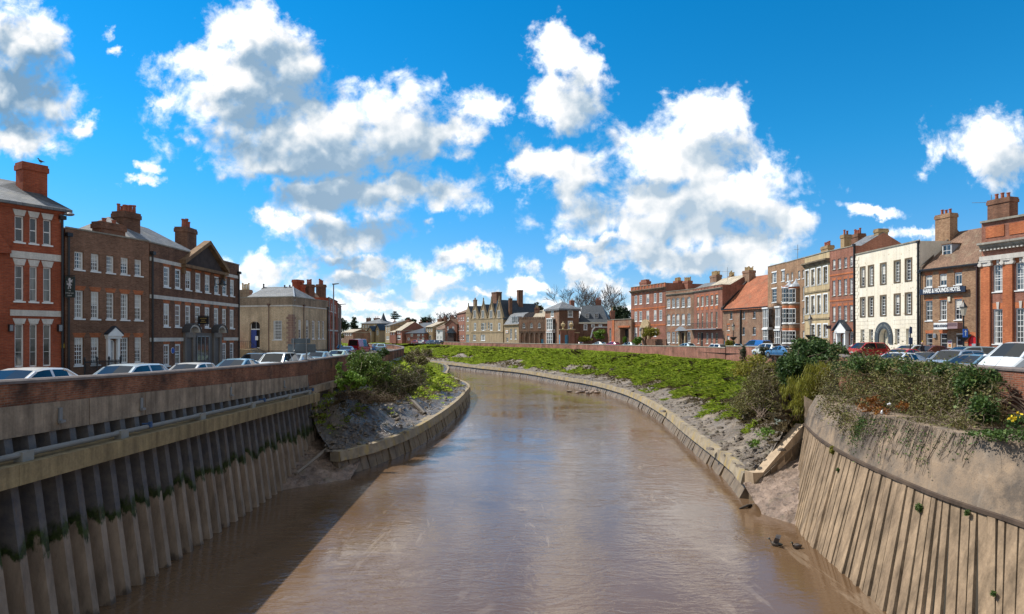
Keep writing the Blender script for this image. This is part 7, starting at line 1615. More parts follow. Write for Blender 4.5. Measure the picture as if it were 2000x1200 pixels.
# ------------------------------------------------------------------ animals, person, litter
def duck(px_, py_, head, label, up=False):
    q = P(px_, py_, 9.2 * F / (py_ - HY)); q.z = WZ; o = empty('duck', q, label, 'duck', 'ducks by the plank wall'); mb = MB()
    prof = [(-.30, .02, .10, .012), (-.24, .06, .09, .05), (-.12, .09, .085, .085), (.02, .105, .08, .095), (.14, .085, .09, .085), (.20, .055, .14, .055), (.22, .045, .20, .045), (.23, .046, .25, .046), (.26, .048, .28, .046), (.31, .03, .275, .026), (.34, .025, .265, .012), (.385, .02, .26, .008), (.395, .004, .26, .004)]
    if up: prof = [(x, w, z + .02, h) for x, w, z, h in prof]
    k = 10
    for x, w, z, h in prof:
        for j in range(k): t = 2 * math.pi * j / k; mb.v.append(Vector((x, w * math.cos(t), z + h * math.sin(t))))
    for i in range(len(prof) - 1):
        for j in range(k): mb.f.append((i * k + j, i * k + (j + 1) % k, (i + 1) * k + (j + 1) % k, (i + 1) * k + j)); mb.m.append(0 if 2 <= i < 5 else (2 if i >= 9 else 1))
    mb.f += [tuple(range(k))]; mb.m += [3]
    m4 = Matrix.Translation(q) @ Matrix.Rotation(R(head), 4, 'Z') @ Matrix.Scale(.98, 4)
    bo = mb.build('body', [plain('duck_grey_brown', (.11, .09, .075)), plain('duck_black', (.015, .018, .016), .4), plain('duck_bill', (.10, .08, .03)), plain('duck_tail', (.4, .4, .38))], o, True, m4)
    for s in (1, -1):
        mb = MB(); mb.ball((-.06, s * .075, .13), (.17, .035, .055), 10, 6)
        if up: mb = MB(); mb.hexa([(.1, s * .06, .16), (-.12, s * .06, .16), (-.2, s * .30, .42), (.0, s * .26, .44)], [(.1, s * .06, .18), (-.12, s * .06, .18), (-.2, s * .30, .435), (.0, s * .26, .455)])
        mb.build('wing', plain('duck_wing', (.07, .065, .07)), o, True, m4)
        mb = MB(); mb.ball((.285, s * .042, .295), .008, 6, 4); mb.build('eye', BLACK, o, False, m4)
duck(1515, 1067, 150, 'dark duck raising its wings on the water beside the plank wall', True); duck(1556, 1071, 200, 'dark duck with white tail resting low, nearer the plank wall')
def bird(px_, py_, Y, label, hd=0):
    q = P(px_, py_, Y); o = empty('pigeon', q, label, 'bird'); mb = MB(); prof = [(-.20, .02, .10, .01), (-.1, .05, .12, .03), (0, .075, .14, .07), (.08, .065, .18, .07), (.12, .04, .24, .04), (.13, .035, .28, .035), (.16, .03, .30, .03), (.19, .008, .295, .008), (.22, .003, .29, .003)]; k = 8
    for x, w, z, h in prof:
        for j in range(k): t = 2 * math.pi * j / k; mb.v.append(Vector((x, w * math.cos(t), z + h * math.sin(t))))
    for i in range(len(prof) - 1):
        for j in range(k): mb.f.append((i * k + j, i * k + (j + 1) % k, (i + 1) * k + (j + 1) % k, (i + 1) * k + j)); mb.m.append(0)
    m4 = Matrix.Translation(q) @ Matrix.Rotation(R(hd), 4, 'Z') @ Matrix.Scale(1.15, 4); mb.build('body', plain('pigeon_grey', (.05, .055, .065)), o, True, m4)
    mb = MB()
    for s in (1, -1): mb.tube([(.0, s * .025, .09), (.01, s * .025, 0)], .008, 5)
    mb.build('legs', plain('pigeon_legs', (.2, .06, .05)), o, False, m4)
bird(80, 320.5, 37.6, 'pigeon standing on top of the red hotel chimney', 180)
def person(px_, Y, zb, label):
    X, _ = XY(px_, Y); q = Vector((X, Y, zb)); o = empty('person', q, label, 'person'); me = bpy.data.meshes.new('body')
    J = [(0, 0, .95), (0, 0, 1.15), (0, .02, 1.38), (0, .01, 1.50), (0, -.01, 1.58), (.10, 0, .9), (.11, .02, .5), (.12, 0, .08), (.12, -.14, .04), (-.10, 0, .9), (-.11, -.02, .5), (-.12, .03, .08), (-.12, -.12, .04), (.19, .01, 1.40), (.26, .03, 1.14), (.24, -.10, .92), (.24, -.16, .84), (-.19, .01, 1.40), (-.26, .03, 1.14), (-.24, -.08, .90), (-.24, -.14, .82)]
    E = [(0, 1), (1, 2), (2, 3), (3, 4), (0, 5), (5, 6), (6, 7), (7, 8), (0, 9), (9, 10), (10, 11), (11, 12), (2, 13), (13, 14), (14, 15), (15, 16), (2, 17), (17, 18), (18, 19), (19, 20)]
    Rr = [.15, .15, .16, .07, .06, .10, .065, .05, .04, .10, .065, .05, .04, .07, .05, .036, .03, .07, .05, .036, .03]
    me.from_pydata(J, E, []); b_ = bpy.data.objects.new('body', me); COL.objects.link(b_); md = b_.modifiers.new('skin', 'SKIN')
    for i, r_ in enumerate(Rr): v = me.skin_vertices[0].data[i]; v.radius = (r_, r_ * .85); v.use_root = (i == 0)
    b_.modifiers.new('sub', 'SUBSURF').levels = 1; me.materials.append(plain('dark_coat', (.03, .03, .04), .8)); b_.parent = o; b_.rotation_euler = (0, 0, R(20))
    mb = MB(); mb.ball(q + Vector((0, -.02, 1.67)), (.085, .10, .125), 14, 10); mb.ball(q + Vector((0, -.125, 1.66)), (.016, .025, .025), 6, 5)
    for s in (1, -1): mb.ball(q + Vector((s * .086, 0, 1.66)), (.012, .025, .035), 6, 5)
    hd = mb.build('head', plain('skin', (.42, .25, .19), .6), o, True); mb = MB(); mb.ball(q + Vector((0, .015, 1.71)), (.088, .10, .095), 12, 8); mb.build('hair', plain('grey_hair', (.25, .22, .2), .8), hd, True)
person(1801, 54.2, .2, 'person in dark clothes standing between the cars before the pub')
def litter(px_, py_, Y, s, label, mat):
    q = P(px_, py_, Y); o = empty('litter_bag', q, label, 'litter'); mb = MB(); mb.ball(q, s, 9, 7)
    for v in mb.v: d = v - q; v += d * (.5 * fbm((v.x * 9 / max(s[0], .1) * .2, v.y * 5, v.z * 5)))
    mb.build('bag', mat, o, True); mb = MB(); mb.tube([q + Vector((0, 0, s[2] * .7)), q + Vector((s[0] * .3, 0, s[2] * 1.6))], [s[0] * .25, s[0] * .1], 6); mb.build('knot', mat, o)
LB = plain('white_plastic', (.75, .76, .78), .4); litter(674, 791, 51.2, (.16, .14, .20), 'white plastic bag on the left mud bank', LB); litter(1736.5, 790, 24.6, (.07, .05, .05), 'crumpled pale plastic caught in the bramble, upper of two', LB); litter(1723, 806, 24.7, (.045, .04, .08), 'white and blue wrapper caught in the bramble, lower of two', LB)

def log(name, label, cat, pts, rad, mat, n=8):
    r = empty(name, pts[0], label, cat); mb = MB(); mb.tube(pts, rad, n); mb.build('trunk' if 'wood' in name else 'beam', mat, r); mb = MB(); mb.tube([Vector(pts[0]) + Vector((0, 0, .02)), Vector(pts[0]) + Vector((.25, -.2, .18))], [rad[0] * .4, rad[0] * .15], 5); mb.build('stub', mat, r)
def onbank(bank, i, t, dz): x, y, z = bank.at(i, t); return (x, y, z + dz)
WOOD = plain('wet_dark_wood', (.06, .045, .032), .6, var=.4)
log('driftwood', 'dark wet log lying down the left mud bank near the bend', 'driftwood', [onbank(bankL, 118, .45, .1), onbank(bankL, 112, .28, .12), onbank(bankL, 106, .10, .1)], [.30, .26, .2], WOOD)
log('broken_timber', 'long pale broken timber lying in the mud beside the end of the piles', 'timber', [(-13.2, 37.4, -5.9), (-12.7, 40.2, -5.35), (-12.3, 43.5, -4.75)], [.10, .12, .09], plain('pale_timber', (.2, .16, .12), .7), 5)
log('driftwood', 'short dark branch in the water below the right kerb corner', 'driftwood', [(13.0, 33.4, WZ + .02), (12.6, 32.9, WZ + .12), (12.1, 32.7, WZ + .02)], [.07, .08, .04], WOOD, 6)
for k, (i, t, s_, lab) in enumerate(((205, -.012, .5, 'small heap of dark driftwood and mud against the far right kerb'),)):
    a = Vector(bankR.at(215, 0)); r = empty('mud_heap', (a.x - 2, a.y - 1.5, WZ), lab, 'mud heap'); mb = MB()
    for _ in range(26): mb.ball((a.x - 1.8 + rnd.gauss(0, 1.8), a.y - 1.4 + rnd.gauss(0, 1.0), WZ + rnd.uniform(0, .18)), (rnd.uniform(.2, .6), rnd.uniform(.2, .5), rnd.uniform(.1, .3)), 7, 5)
    mb.build('mud', MUDB, r, True); mb = MB()
    for _ in range(10): p = Vector((a.x - 1.8 + rnd.gauss(0, 1.5), a.y - 1.4 + rnd.gauss(0, .8), WZ + .15)); mb.tube([p, p + Vector((rnd.gauss(0, .8), rnd.gauss(0, .6), rnd.uniform(.1, .5)))], .05, 5)
    mb.build('sticks', WOOD, r)

# ------------------------------------------------------------------ vegetation
def leaf_mesh(name, pts, size, mat, parent, aspect=.5, up=.0, rs=rng, nrm=None):
    n = len(pts); d = rs.normal(size=(n, 3)); d[:, 2] += up; d /= np.linalg.norm(d, axis=1)[:, None]
    o = rs.normal(size=(n, 3)); b = np.cross(d, o); b /= np.linalg.norm(b, axis=1)[:, None]
    s = (np.asarray(size) * rs.uniform(.4, 1.65, n))[:, None]
    v = np.stack([pts - d * s, pts + b * s * aspect, pts + d * s, pts - b * s * aspect], 1).reshape(-1, 3)
    return np_mesh(name, v, np.arange(4 * n).reshape(-1, 4), mat, parent)
def clumps(cs, n, sub=7, shell=.55, jit=.17, rs=rng):
    """leaf points through ellipsoids (centre, radii), bunched into sub clumps so that gaps show"""
    cs = [(np.array(c, float), np.array(r, float)) for c, r in cs]; w = np.array([np.prod(r) ** (2 / 3) for c, r in cs]); w /= w.sum(); out = []
    for (c, r), k in zip(cs, (w * n).astype(int)):
        m_ = max(4, int(sub * 4)); d = rs.normal(size=(m_, 3)); d /= np.linalg.norm(d, axis=1)[:, None]; q = c + d * r * rs.uniform(shell, 1.0, m_)[:, None]
        i = rs.integers(0, m_, k); out.append(q[i] + rs.normal(size=(k, 3)) * r * jit)
    return np.concatenate(out)
def cpx(px_, py_, Y, rx, ry, rd=None):              # ellipsoid given where and how large it shows
    q = P(px_, py_, Y); s = Y / F; return (tuple(q), (rx * s, (rd if rd is not None else rx * s), ry * s))
def twigs(name, cs, n, length, rad, mat, parent, droop=.3, rs=rnd):
    mb = MB()
    for _ in range(n):
        c, r = rs.choice(cs); p = Vector(c) + Vector((rs.gauss(0, .5) * r[0], rs.gauss(0, .5) * r[1], rs.gauss(0, .45) * r[2])); d = Vector((rs.gauss(0, 1), rs.gauss(0, 1), rs.gauss(.3, .8))).normalized(); L = length * rs.uniform(.4, 1.3); pts = [p]
        for k in range(4): d = (d + Vector((rs.gauss(0, .25), rs.gauss(0, .25), -droop * .5))).normalized(); pts.append(pts[-1] + d * L / 4)
        mb.tube(pts, [rad, rad * .9, rad * .75, rad * .55, rad * .3], 3, caps=False)
    return mb.build(name, mat, parent)
TW = plain('bare_twig', (.20, .145, .105), .8); TWD = plain('dark_stem', (.07, .05, .035), .9); TWG = plain('greyish_branch', (.085, .066, .056), .9)
GRN = leafy('fresh_green_leaves', [(0, (.07, .14, .018)), (.5, (.13, .24, .03)), (1, (.24, .34, .05))])
DGN = leafy('dark_glossy_leaves', [(0, (.018, .04, .012)), (.5, (.045, .095, .022)), (1, (.12, .17, .04))], .6, .15)
IVY = leafy('ivy_leaves', [(0, (.025, .05, .014)), (.55, (.07, .13, .028)), (1, (.18, .25, .055))], .55, .2)
BRM = leafy('bramble_leaves', [(0, (.13, .085, .045)), (.4, (.15, .14, .05)), (.75, (.20, .20, .06)), (1, (.31, .22, .09))], .6, .2)
RUS = leafy('russet_leaves', [(0, (.16, .05, .015)), (.6, (.28, .11, .025)), (1, (.40, .22, .04))], .6, .3)
OLV = leafy('yellow_olive_shoots', [(0, (.13, .13, .018)), (.5, (.24, .24, .03)), (1, (.36, .30, .05))], .6, .3)
BRN = leafy('dry_brown_bramble', [(0, (.05, .035, .022)), (.5, (.105, .075, .042)), (1, (.16, .12, .065))], .7, .2)
GRS = leafy('bank_grass_blades', [(0, (.20, .15, .055)), (.16, (.22, .28, .035)), (.6, (.36, .49, .05)), (1, (.56, .59, .10))], .6, .55)
DRY = leafy('dry_grass_blades', [(0, (.11, .085, .045)), (.5, (.19, .15, .08)), (1, (.26, .22, .12))], .7, .3)
def shrub(name, label, cat, cs, n, size, mat, base, stems=14, twig=(0, 1, .01), stem=TWD, sub=7, aspect=.5, shell=.5, group=None, extra=None, jit=.17):
    r = empty(name, base, label, cat, group); leaf_mesh('foliage', clumps(cs, n, sub, shell, jit), size, mat, r, aspect)
    mb = MB(); b0 = Vector(base)
    for _ in range(stems):
        c, rr_ = rnd.choice(cs); e = Vector(c) + Vector([rnd.uniform(-.5, .5) * q for q in rr_]); s = b0 + Vector((rnd.gauss(0, .2), rnd.gauss(0, .2), 0)); m_ = (s + e) / 2 + Vector((rnd.gauss(0, .15), rnd.gauss(0, .15), .15)); mb.tube([s, m_, e], [.035, .025, .008], 5)
    if stems: mb.build('stems', stem, r)
    if twig[0]: twigs('twigs', cs, twig[0], twig[1], twig[2], TW, r)
    if extra: leaf_mesh('second_leaves', clumps(extra[0], extra[1]), extra[2], extra[3], r)
    return r
# --- right: bramble thicket and ivy over the concrete skirt
Yx = lambda px_, X: X * F / (px_ - HX)
cs = []
for x, yt, yb in ((1640, 700, 830), (1665, 696, 850), (1690, 700, 850), (1715, 706, 850), (1740, 708, 852), (1765, 712, 845), (1790, 714, 842), (1815, 716, 838), (1840, 718, 836), (1865, 720, 834), (1890, 728, 836), (1915, 745, 836)):
    Y = Yx(x, 16.7); s = Y / F; cs.append(cpx(x, (yt + yb) / 2 + 8, Y, 30, (yb - yt) * .56, 1.25))
cs += [cpx(x, y, Yx(x, 15.15), 26, 24, .45) for x, y in ((1640, 808), (1662, 828), (1686, 838), (1712, 838), (1738, 840), (1765, 836), (1792, 832), (1820, 832), (1850, 832), (1880, 830))]
csT = [cpx(x, y, Yx(x, 17.9), 26, 24, .7) for x, y in ((1650, 715), (1680, 716), (1710, 722), (1745, 722), (1775, 728), (1805, 728), (1835, 730), (1860, 732))]
shrub('bramble_thicket', 'large brown bramble thicket hanging over the concrete skirt at lower right', 'bramble', cs, 42000, .045, BRM, (17.4, 23, -.6), 40, (900, 1.1, .008), TW, 10, .5, .35, extra=(csT, 9000, .05, DGN), jit=.26)
r = empty('russet_bramble', P(1705, 800, 26.3), 'patch of orange russet leaves in the middle of the bramble', 'bramble'); cr = [cpx(1700, 790, Yx(1700, 15.45), 26, 16, .3), cpx(1722, 810, Yx(1722, 15.3), 14, 16, .3), cpx(1764, 794, Yx(1764, 15.5), 9, 9, .3)]; leaf_mesh('foliage', clumps(cr, 900), .05, RUS, r); twigs('twigs', cr, 30, .6, .006, TW, r)
cs = [cpx(1885, 745, 23.2, 26, 30, .6), cpx(1905, 770, 22.2, 28, 45, .55), cpx(1920, 800, 21.0, 22, 35, .5), cpx(1935, 745, 22.6, 16, 22, .4), cpx(1860, 735, 24.4, 24, 20, .5)]
shrub('ivy_mass', 'bright green ivy climbing over the brick wall near the right edge', 'ivy', cs, 11000, .055, IVY, (18.6, 21.5, -.6), 14, (120, .7, .008), TW, 8, .65)
cs = [cpx(1748, 718, 27.5, 40, 16, .6), cpx(1800, 722, 25.6, 40, 15, .6), cpx(1690, 712, 29, 36, 14, .6), cpx(1850, 726, 24, 30, 12, .5)]
shrub('clipped_hedge', 'strip of green ivy along the wall top above the bramble', 'ivy', cs, 9000, .05, IVY, (18.4, 27, .2), 8, (160, .6, .007), TW, 9, .6)
cs = [cpx(1970, 850, 17.9, 34, 12, .5), cpx(1925, 848, 18.6, 30, 10, .5), cpx(1990, 825, 18.2, 16, 18, .4), cpx(2030, 850, 17.2, 34, 14, .5)]
shrub('yellow_flower_plant', 'low leafy plants with yellow flowers on the ledge at the right edge', 'plant', cs, 2600, .035, IVY, (16.2, 18.2, -.6), 8, (40, .5, .006), TWD, 7, .6)
fl = [cpx(1978, 817, 17.9, 10, 6, .1), cpx(1990, 811, 17.9, 7, 5, .1)]; r = [o for o in COL.objects if o.name == 'yellow_flower_plant'][0]; leaf_mesh('flowers', clumps(fl, 36), .03, plain('yellow_petals', (.75, .55, .02)), r, .9)
# hanging tendrils over the skirt
mb = MB(); r = empty('hanging_tendrils', (15, 21, -1), 'bare thin creeper stems trailing down the weathered concrete skirt', 'creeper')
def skx(Y, z): lx = np.interp(Y, [q[1] for q in SK], [q[0] for q in SK]); zt = -.62 - .35 * (Y - 17.5) / 19; return lx + (.22 * (z + 2.6) / .9 if z < -1.7 else .22 + .40 * (z + 1.7) / (zt + 1.7)) - .03
lv = []
for _ in range(230):
    Y = rnd.uniform(19.0, 28.5); z = -.62 - .35 * (Y - 17.5) / 19 + .05; pts = [Vector((skx(Y, z - .06), Y, z))]; L = rnd.uniform(.5, 1.75) * (1 if Y > 20.5 else .6); dy = rnd.gauss(0, .12)
    for k in range(6):
        z -= L / 6; dy += rnd.gauss(0, .12); Y += dy * L / 6; pts.append(Vector((skx(Y, z) - rnd.uniform(0, .04), Y, z)))
        if rnd.random() < .35: lv.append(pts[-1])
    mb.tube(pts, rnd.uniform(.004, .009), 3, caps=False)
mb.build('stems', plain('dry_creeper', (.11, .085, .07), .9), r)
pts = [np.array(p) + rng.normal(size=3) * .06 for p in lv for _ in range(4)] + [np.array((skx(Y, z) - rng.uniform(0, .12), Y, z)) for Y, z in zip(rng.normal(26.2, .35, 800), -1.0 - np.abs(rng.normal(0, .5, 800)))]
leaf_mesh('leaves', np.array(pts), .035, IVY, r)
# grass tufts in the plank wall
for (x, y, s, lab) in ((1627, 880, .2, 'mossy green tuft high on the left planks'), (1794, 992, .13, 'dark fern like tuft in the middle of the planks'), (1889, 1003, .08, 'thin moss tuft hanging from a plank joint'), (1941, 1160, .07, 'tiny yellow green weed low on the right planks'), (1637, 918, .08, 'little green weed on the second plank group'), ):
    z = lambda Y: EZ - (y - HY) / F * Y
    Y = min((abs((lambda X: X)((x - HX) / F * Y_) - (np.interp(Y_, [q[1] for q in SK], [q[0] for q in SK]) - lean(Y_) * max(0, (-2.7 - z(Y_)) / 4.5) - .12)), Y_) for Y_ in np.linspace(14, 38, 400))[1]
    q = P(x, y, Y); r = empty('weed_tuft', q, lab, 'weed', 'weeds on the plank wall'); leaf_mesh('foliage', clumps([(tuple(q), (s * .7, s * .7, s))], int(2200 * s)), .05, IVY if s < .15 else OLV, r, .25); twigs('twigs', [(tuple(q), (s * .6, s * .6, s * .8))], 14, s, .005, TWD, r)
# --- right bank shrubs
cs = [cpx(1582, 690, 44, 42, 26, 1.2), cpx(1560, 712, 42, 34, 22, 1.2), cpx(1612, 690, 43, 30, 22, 1.0), cpx(1590, 672, 45, 24, 12, .8), cpx(1540, 730, 42, 22, 22, 1.0), cpx(1600, 715, 42, 30, 18, 1), cpx(1636, 688, 41, 18, 12, .7)]
shrub('dark_bush', 'large dark glossy bush on the right bank above the plank wall corner', 'bush', cs, 15000, .10, DGN, tuple(P(1580, 745, 42)), 26, (160, .9, .012), TWD, 12, .55)
cs = [cpx(1592, 750, 38.2, 24, 36, .7), cpx(1570, 775, 37.6, 20, 42, .7), cpx(1556, 805, 37, 16, 28, .6), cpx(1610, 730, 38.5, 16, 22, .6), cpx(1574, 805, 37.2, 18, 34, .5), cpx(1545, 775, 38.5, 18, 32, .7)]
r = empty('weeping_shrub', tuple(P(1575, 830, 37.4)), 'weeping yellow olive shrub draped beside the end of the plank wall', 'shrub'); mb_v = []
pts = clumps(cs, 21000, 9, .3); k = len(pts); d = np.stack([rng.normal(0, .25, k) - .15, rng.normal(0, .25, k), -np.abs(rng.normal(1, .3, k))], 1); d /= np.linalg.norm(d, axis=1)[:, None]; w_ = np.cross(d, rng.normal(size=(k, 3))); w_ /= np.linalg.norm(w_, axis=1)[:, None]; s = rng.uniform(.08, .2, k)[:, None]
v = np.stack([pts - d * s, pts + w_ * s * .10, pts + d * s, pts - w_ * s * .10], 1).reshape(-1, 3); np_mesh('foliage', v, np.arange(4 * k).reshape(-1, 4), OLV, r); twigs('twigs', cs, 120, 1.3, .008, TWG, r, .9)
cs = [cpx(1490, 770, 46, 40, 36, 1.5), cpx(1465, 790, 48, 34, 30, 1.4), cpx(1520, 765, 44.5, 28, 40, 1.2), cpx(1500, 730, 47, 32, 22, 1.2)]
shrub('bramble_thicket', 'brown and olive bramble thicket on the right bank left of the weeping shrub', 'bramble', cs, 15000, .075, BRM, tuple(P(1490, 815, 45)), 20, (600, 1.4, .010), TW, 12, .4, .4, extra=([cpx(1480, 725, 48.5, 44, 26, 1.5), cpx(1520, 735, 46.5, 30, 24, 1.2)], 5500, .09, OLV))
for x, y, Y, rx, ry, lab in ((1454, 692, 87, 9.5, 15, 'grey green ivy clump covering a pier of the pink wall'), (1494, 686, 78, 10, 8, 'small ivy clump on the pink wall top, right of the other')):
    cs = [cpx(x, y, Y, rx, ry, .4), cpx(x + 2, y - ry * .4, Y, rx * .7, ry * .5, .4)]; shrub('ivy_clump', lab, 'ivy', cs, 2200, .09, leafy('grey_green_ivy', [(0, (.04, .055, .03)), (1, (.12, .145, .085))]), tuple(P(x, y + ry, Y)), 6, (60, .8, .012), TWD, 7)
# white flowering weed near the kerb corner, and green clumps in the mud
for x, y, Y, s, mt, lab in ((1523, 822, 38.6, .35, leafy('silvery_leaves', [(0, (.2, .25, .2)), (1, (.5, .55, .48))]), 'silvery leaved plant in the mud near the kerb corner'), (1495, 846, 38.4, .55, GRN, 'green weed clump in the mud left of the silvery plant'), (1472, 868, 38.2, .35, GRN, 'small green weed nearest the kerb corner'), (1545, 858, 37.2, .5, GRN, 'green weed clump under the sloping wing beam')):
    q = P(x, y, Y); shrub('mud_weed', lab, 'weed', [(tuple(q), (s, s, s * .6)), (tuple(q + Vector((s * .6, .2, .1))), (s * .7, s * .6, s * .5))], int(1100 * s), .07, mt, tuple(q), 4, (0, 1, .01), TWD, 5, .3, group='weeds in the mud')
# --- left bank shrubs
cs = [cpx(707, 704, 51, 24, 22, 1.1), cpx(728, 712, 50.5, 24, 20, 1.0), cpx(698, 722, 50, 20, 20, .9), cpx(745, 722, 50, 20, 16, .9), cpx(690, 702, 51.5, 12, 12, .6), cpx(735, 735, 49.5, 24, 16, .9)]
shrub('elder_bush', 'dark green elder bush against the end of the left brick wall', 'bush', cs, 10000, .085, leafy('elder_leaves', [(0, (.04, .075, .016)), (.5, (.10, .17, .03)), (1, (.24, .30, .06))]), tuple(P(705, 755, 50)), 24, (120, .9, .012), TWD, 11, .5)
cs = [cpx(684, 738, 46.5, 22, 13, .7), cpx(668, 748, 46, 12, 10, .5), cpx(700, 745, 46.2, 16, 10, .6)]; shrub('light_green_shrub', 'light green leafy shrub in front of the elder bush', 'shrub', cs, 3000, .085, GRN, tuple(P(684, 762, 46)), 10, (20, .6, .01), TWD, 7, .55)
cs = [cpx(661, 715, 46.5, 6, 7, .25), cpx(664, 726, 46.3, 7, 5, .25), cpx(668, 735, 46.2, 6, 5, .25)]; shrub('green_sapling', 'slim pale green sapling in front of the pink brick wall end', 'sapling', cs, 420, .08, GRN, tuple(P(668, 755, 46)), 6, (0, 1, .01), TWD, 4, .55)
cs = [cpx(775, 742, 52, 34, 28, 1.6), cpx(800, 752, 52, 26, 26, 1.5), cpx(760, 762, 49.5, 24, 16, 1.2), cpx(748, 745, 50, 20, 18, 1.1), cpx(812, 735, 56, 20, 20, 1.4)]
shrub('bramble_thicket', 'dark brown bramble thicket on the left bank right of the elder bush', 'bramble', cs, 15000, .065, leafy('dark_bramble_leaves', [(0, (.04, .034, .018)), (.5, (.08, .085, .028)), (1, (.17, .15, .06))]), tuple(P(780, 780, 51)), 24, (520, 1.2, .010), TW, 12, .45, .4)
cs = [cpx(700, 772, 46.8, 44, 9, .8), cpx(745, 778, 46.5, 30, 9, .8)]; shrub('dead_bracken', 'russet brown dead growth along the foot of the left bank shrubs', 'bracken', cs, 5000, .055, BRN, tuple(P(715, 788, 46.5)), 10, (260, .8, .007), TW, 9, .4)
cs = [cpx(812, 693, 92, 11, 9, 1.3), cpx(835, 690, 105, 12, 8, 1.5), cpx(800, 700, 80, 10, 9, 1.1), cpx(824, 705, 78, 12, 8, 1.2)]; shrub('grey_scrub', 'grey green scrub where the left wall bends away', 'shrub', cs, 4200, .14, BRM, tuple(P(812, 710, 80)), 14, (160, 1.6, .018), TW, 8, .45)
cs = [cpx(750, 688, 66, 9, 8, .6), cpx(742, 694, 65, 8, 7, .6)]; shrub('dark_shrub', 'small dark shrub hanging over the curved left wall', 'shrub', cs, 1300, .1, DGN, tuple(P(747, 700, 65)), 6, (20, .8, .012), TWD, 6, .5)

# --- bank grass, draped downhill in tussocks
def bank_grass(name, bank, n_tuft, blades, tmin, mat, seed, hgt=.55, dry=False, i0=0, i1=None):
    rs = np.random.default_rng(seed); V = bank.v; n, mc = V.shape[0], V.shape[1]; i1 = i1 or n - 2
    L = np.concatenate([[0], np.cumsum(np.linalg.norm(np.diff(V[:, 0, :2], axis=0), axis=1))])
    dist = np.linalg.norm(V[:, mc // 2, :2], axis=1); wgt = np.gradient(L) / (1 + (dist / 120) ** 2); wgt[:i0] = 0; wgt[i1:] = 0; wgt /= wgt.sum()
    ii = rs.choice(n, n_tuft * 4, p=wgt); tt = rs.uniform(.08, 1.0, n_tuft * 4)
    tm = (lambda i: tmin) if not callable(tmin) else tmin
    keep = np.array([(t - tm(i) + .42 * fbm((V[i, 0, 0] * .22 + V[i, 0, 1] * .2, t * 3.2, seed), 4) > 0) if not dry else abs(t - tm(i) - .02) < .12 + .2 * fbm((i * .06, t * 3, 5)) for i, t in zip(ii, tt)])
    ii, tt = ii[keep][:n_tuft], tt[keep][:n_tuft]; jf = tt * (mc - 1.001); j = jf.astype(int); f = (jf - j)[:, None]; i2 = np.minimum(ii + 1, n - 1); g = rs.uniform(0, 1, len(ii))[:, None]
    base = (V[ii, j] * (1 - f) + V[ii, j + 1] * f) * (1 - g) + (V[i2, j] * (1 - f) + V[i2, j + 1] * f) * g
    down = V[ii, 0] - V[ii, mc - 1]; down[:, 2] = 0; down /= np.linalg.norm(down, axis=1)[:, None]
    hn = np.array([.72 + .55 * max(0, fbm((p[0] * .3, p[1] * .3, seed + 3)) + .35) for p in base]) * hgt * np.clip((1.06 - tt) * 5, .35, 1) * np.clip((tt - np.array([tm(i) for i in ii]) + .25) * 3, .35, 1)
    dirv = rs.normal(size=(len(ii), 3)) * .35; dirv[:, 2] = 0
    b = np.repeat(base, blades, 0); k = len(b); h = np.repeat(hn, blades) * rs.uniform(.5, 1.25, k); dn = np.repeat(down + dirv, blades, 0); sp = .16 + .12 * rs.uniform(size=k)
    b = b + rs.normal(size=(k, 3)) * np.array([1, 1, 0]) * np.repeat(.13 + hn * .22, blades)[:, None]; b[:, 2] -= .04
    side_ = rs.normal(size=(k, 3)); side_[:, 2] = 0; side_ /= np.linalg.norm(side_, axis=1)[:, None]; D = np.linalg.norm(b[:, :2], axis=1); wd = (.009 + .00031 * D)[:, None]
    out = rs.normal(size=(k, 3)) * .22; out[:, 2] = 0
    mid = b + (dn * .28 + out) * h[:, None] + np.array([0, 0, .62]) * h[:, None]; tip = b + (dn * .85 + out * 1.6) * h[:, None] + np.array([0, 0, .55]) * h[:, None] * rs.uniform(.6, 1.3, k)[:, None]
    v = np.stack([b - side_ * wd, b + side_ * wd, mid + side_ * wd * .8, tip, mid - side_ * wd * .8], 1).reshape(-1, 3)
    return tag(np_mesh(name, v, np.arange(5 * k).reshape(-1, 5), mat), kind='stuff')
TMR = lambda i: float(np.interp(bankR.v[i, 0, 1], [34, 50, 70, 110, 160], [.47, .36, .28, .25, .23]))
bank_grass('bank_grass', bankR, 27000, 15, TMR, GRS, 3, .60, i0=int(np.argmax(bankR.v[:, 0, 1] > 43)))
TML = lambda i: float(np.interp(bankL.v[i, 0, 1], [44, 55, 70, 95], [.68, .58, .34, .15]))
bank_grass('bank_grass', bankL, 5200, 12, TML, GRS, 5, .45)
bank_grass('dry_grass', bankR, 3000, 10, TMR, DRY, 9, .45, True)
bank_grass('brown_scrub', bankR, 1300, 12, lambda i: .62 + .3 * fbm((i * .05, 2, 7)), BRN, 21, .75, True)
bank_grass('dry_grass', bankL, 1100, 10, TML, DRY, 11, .4, True)
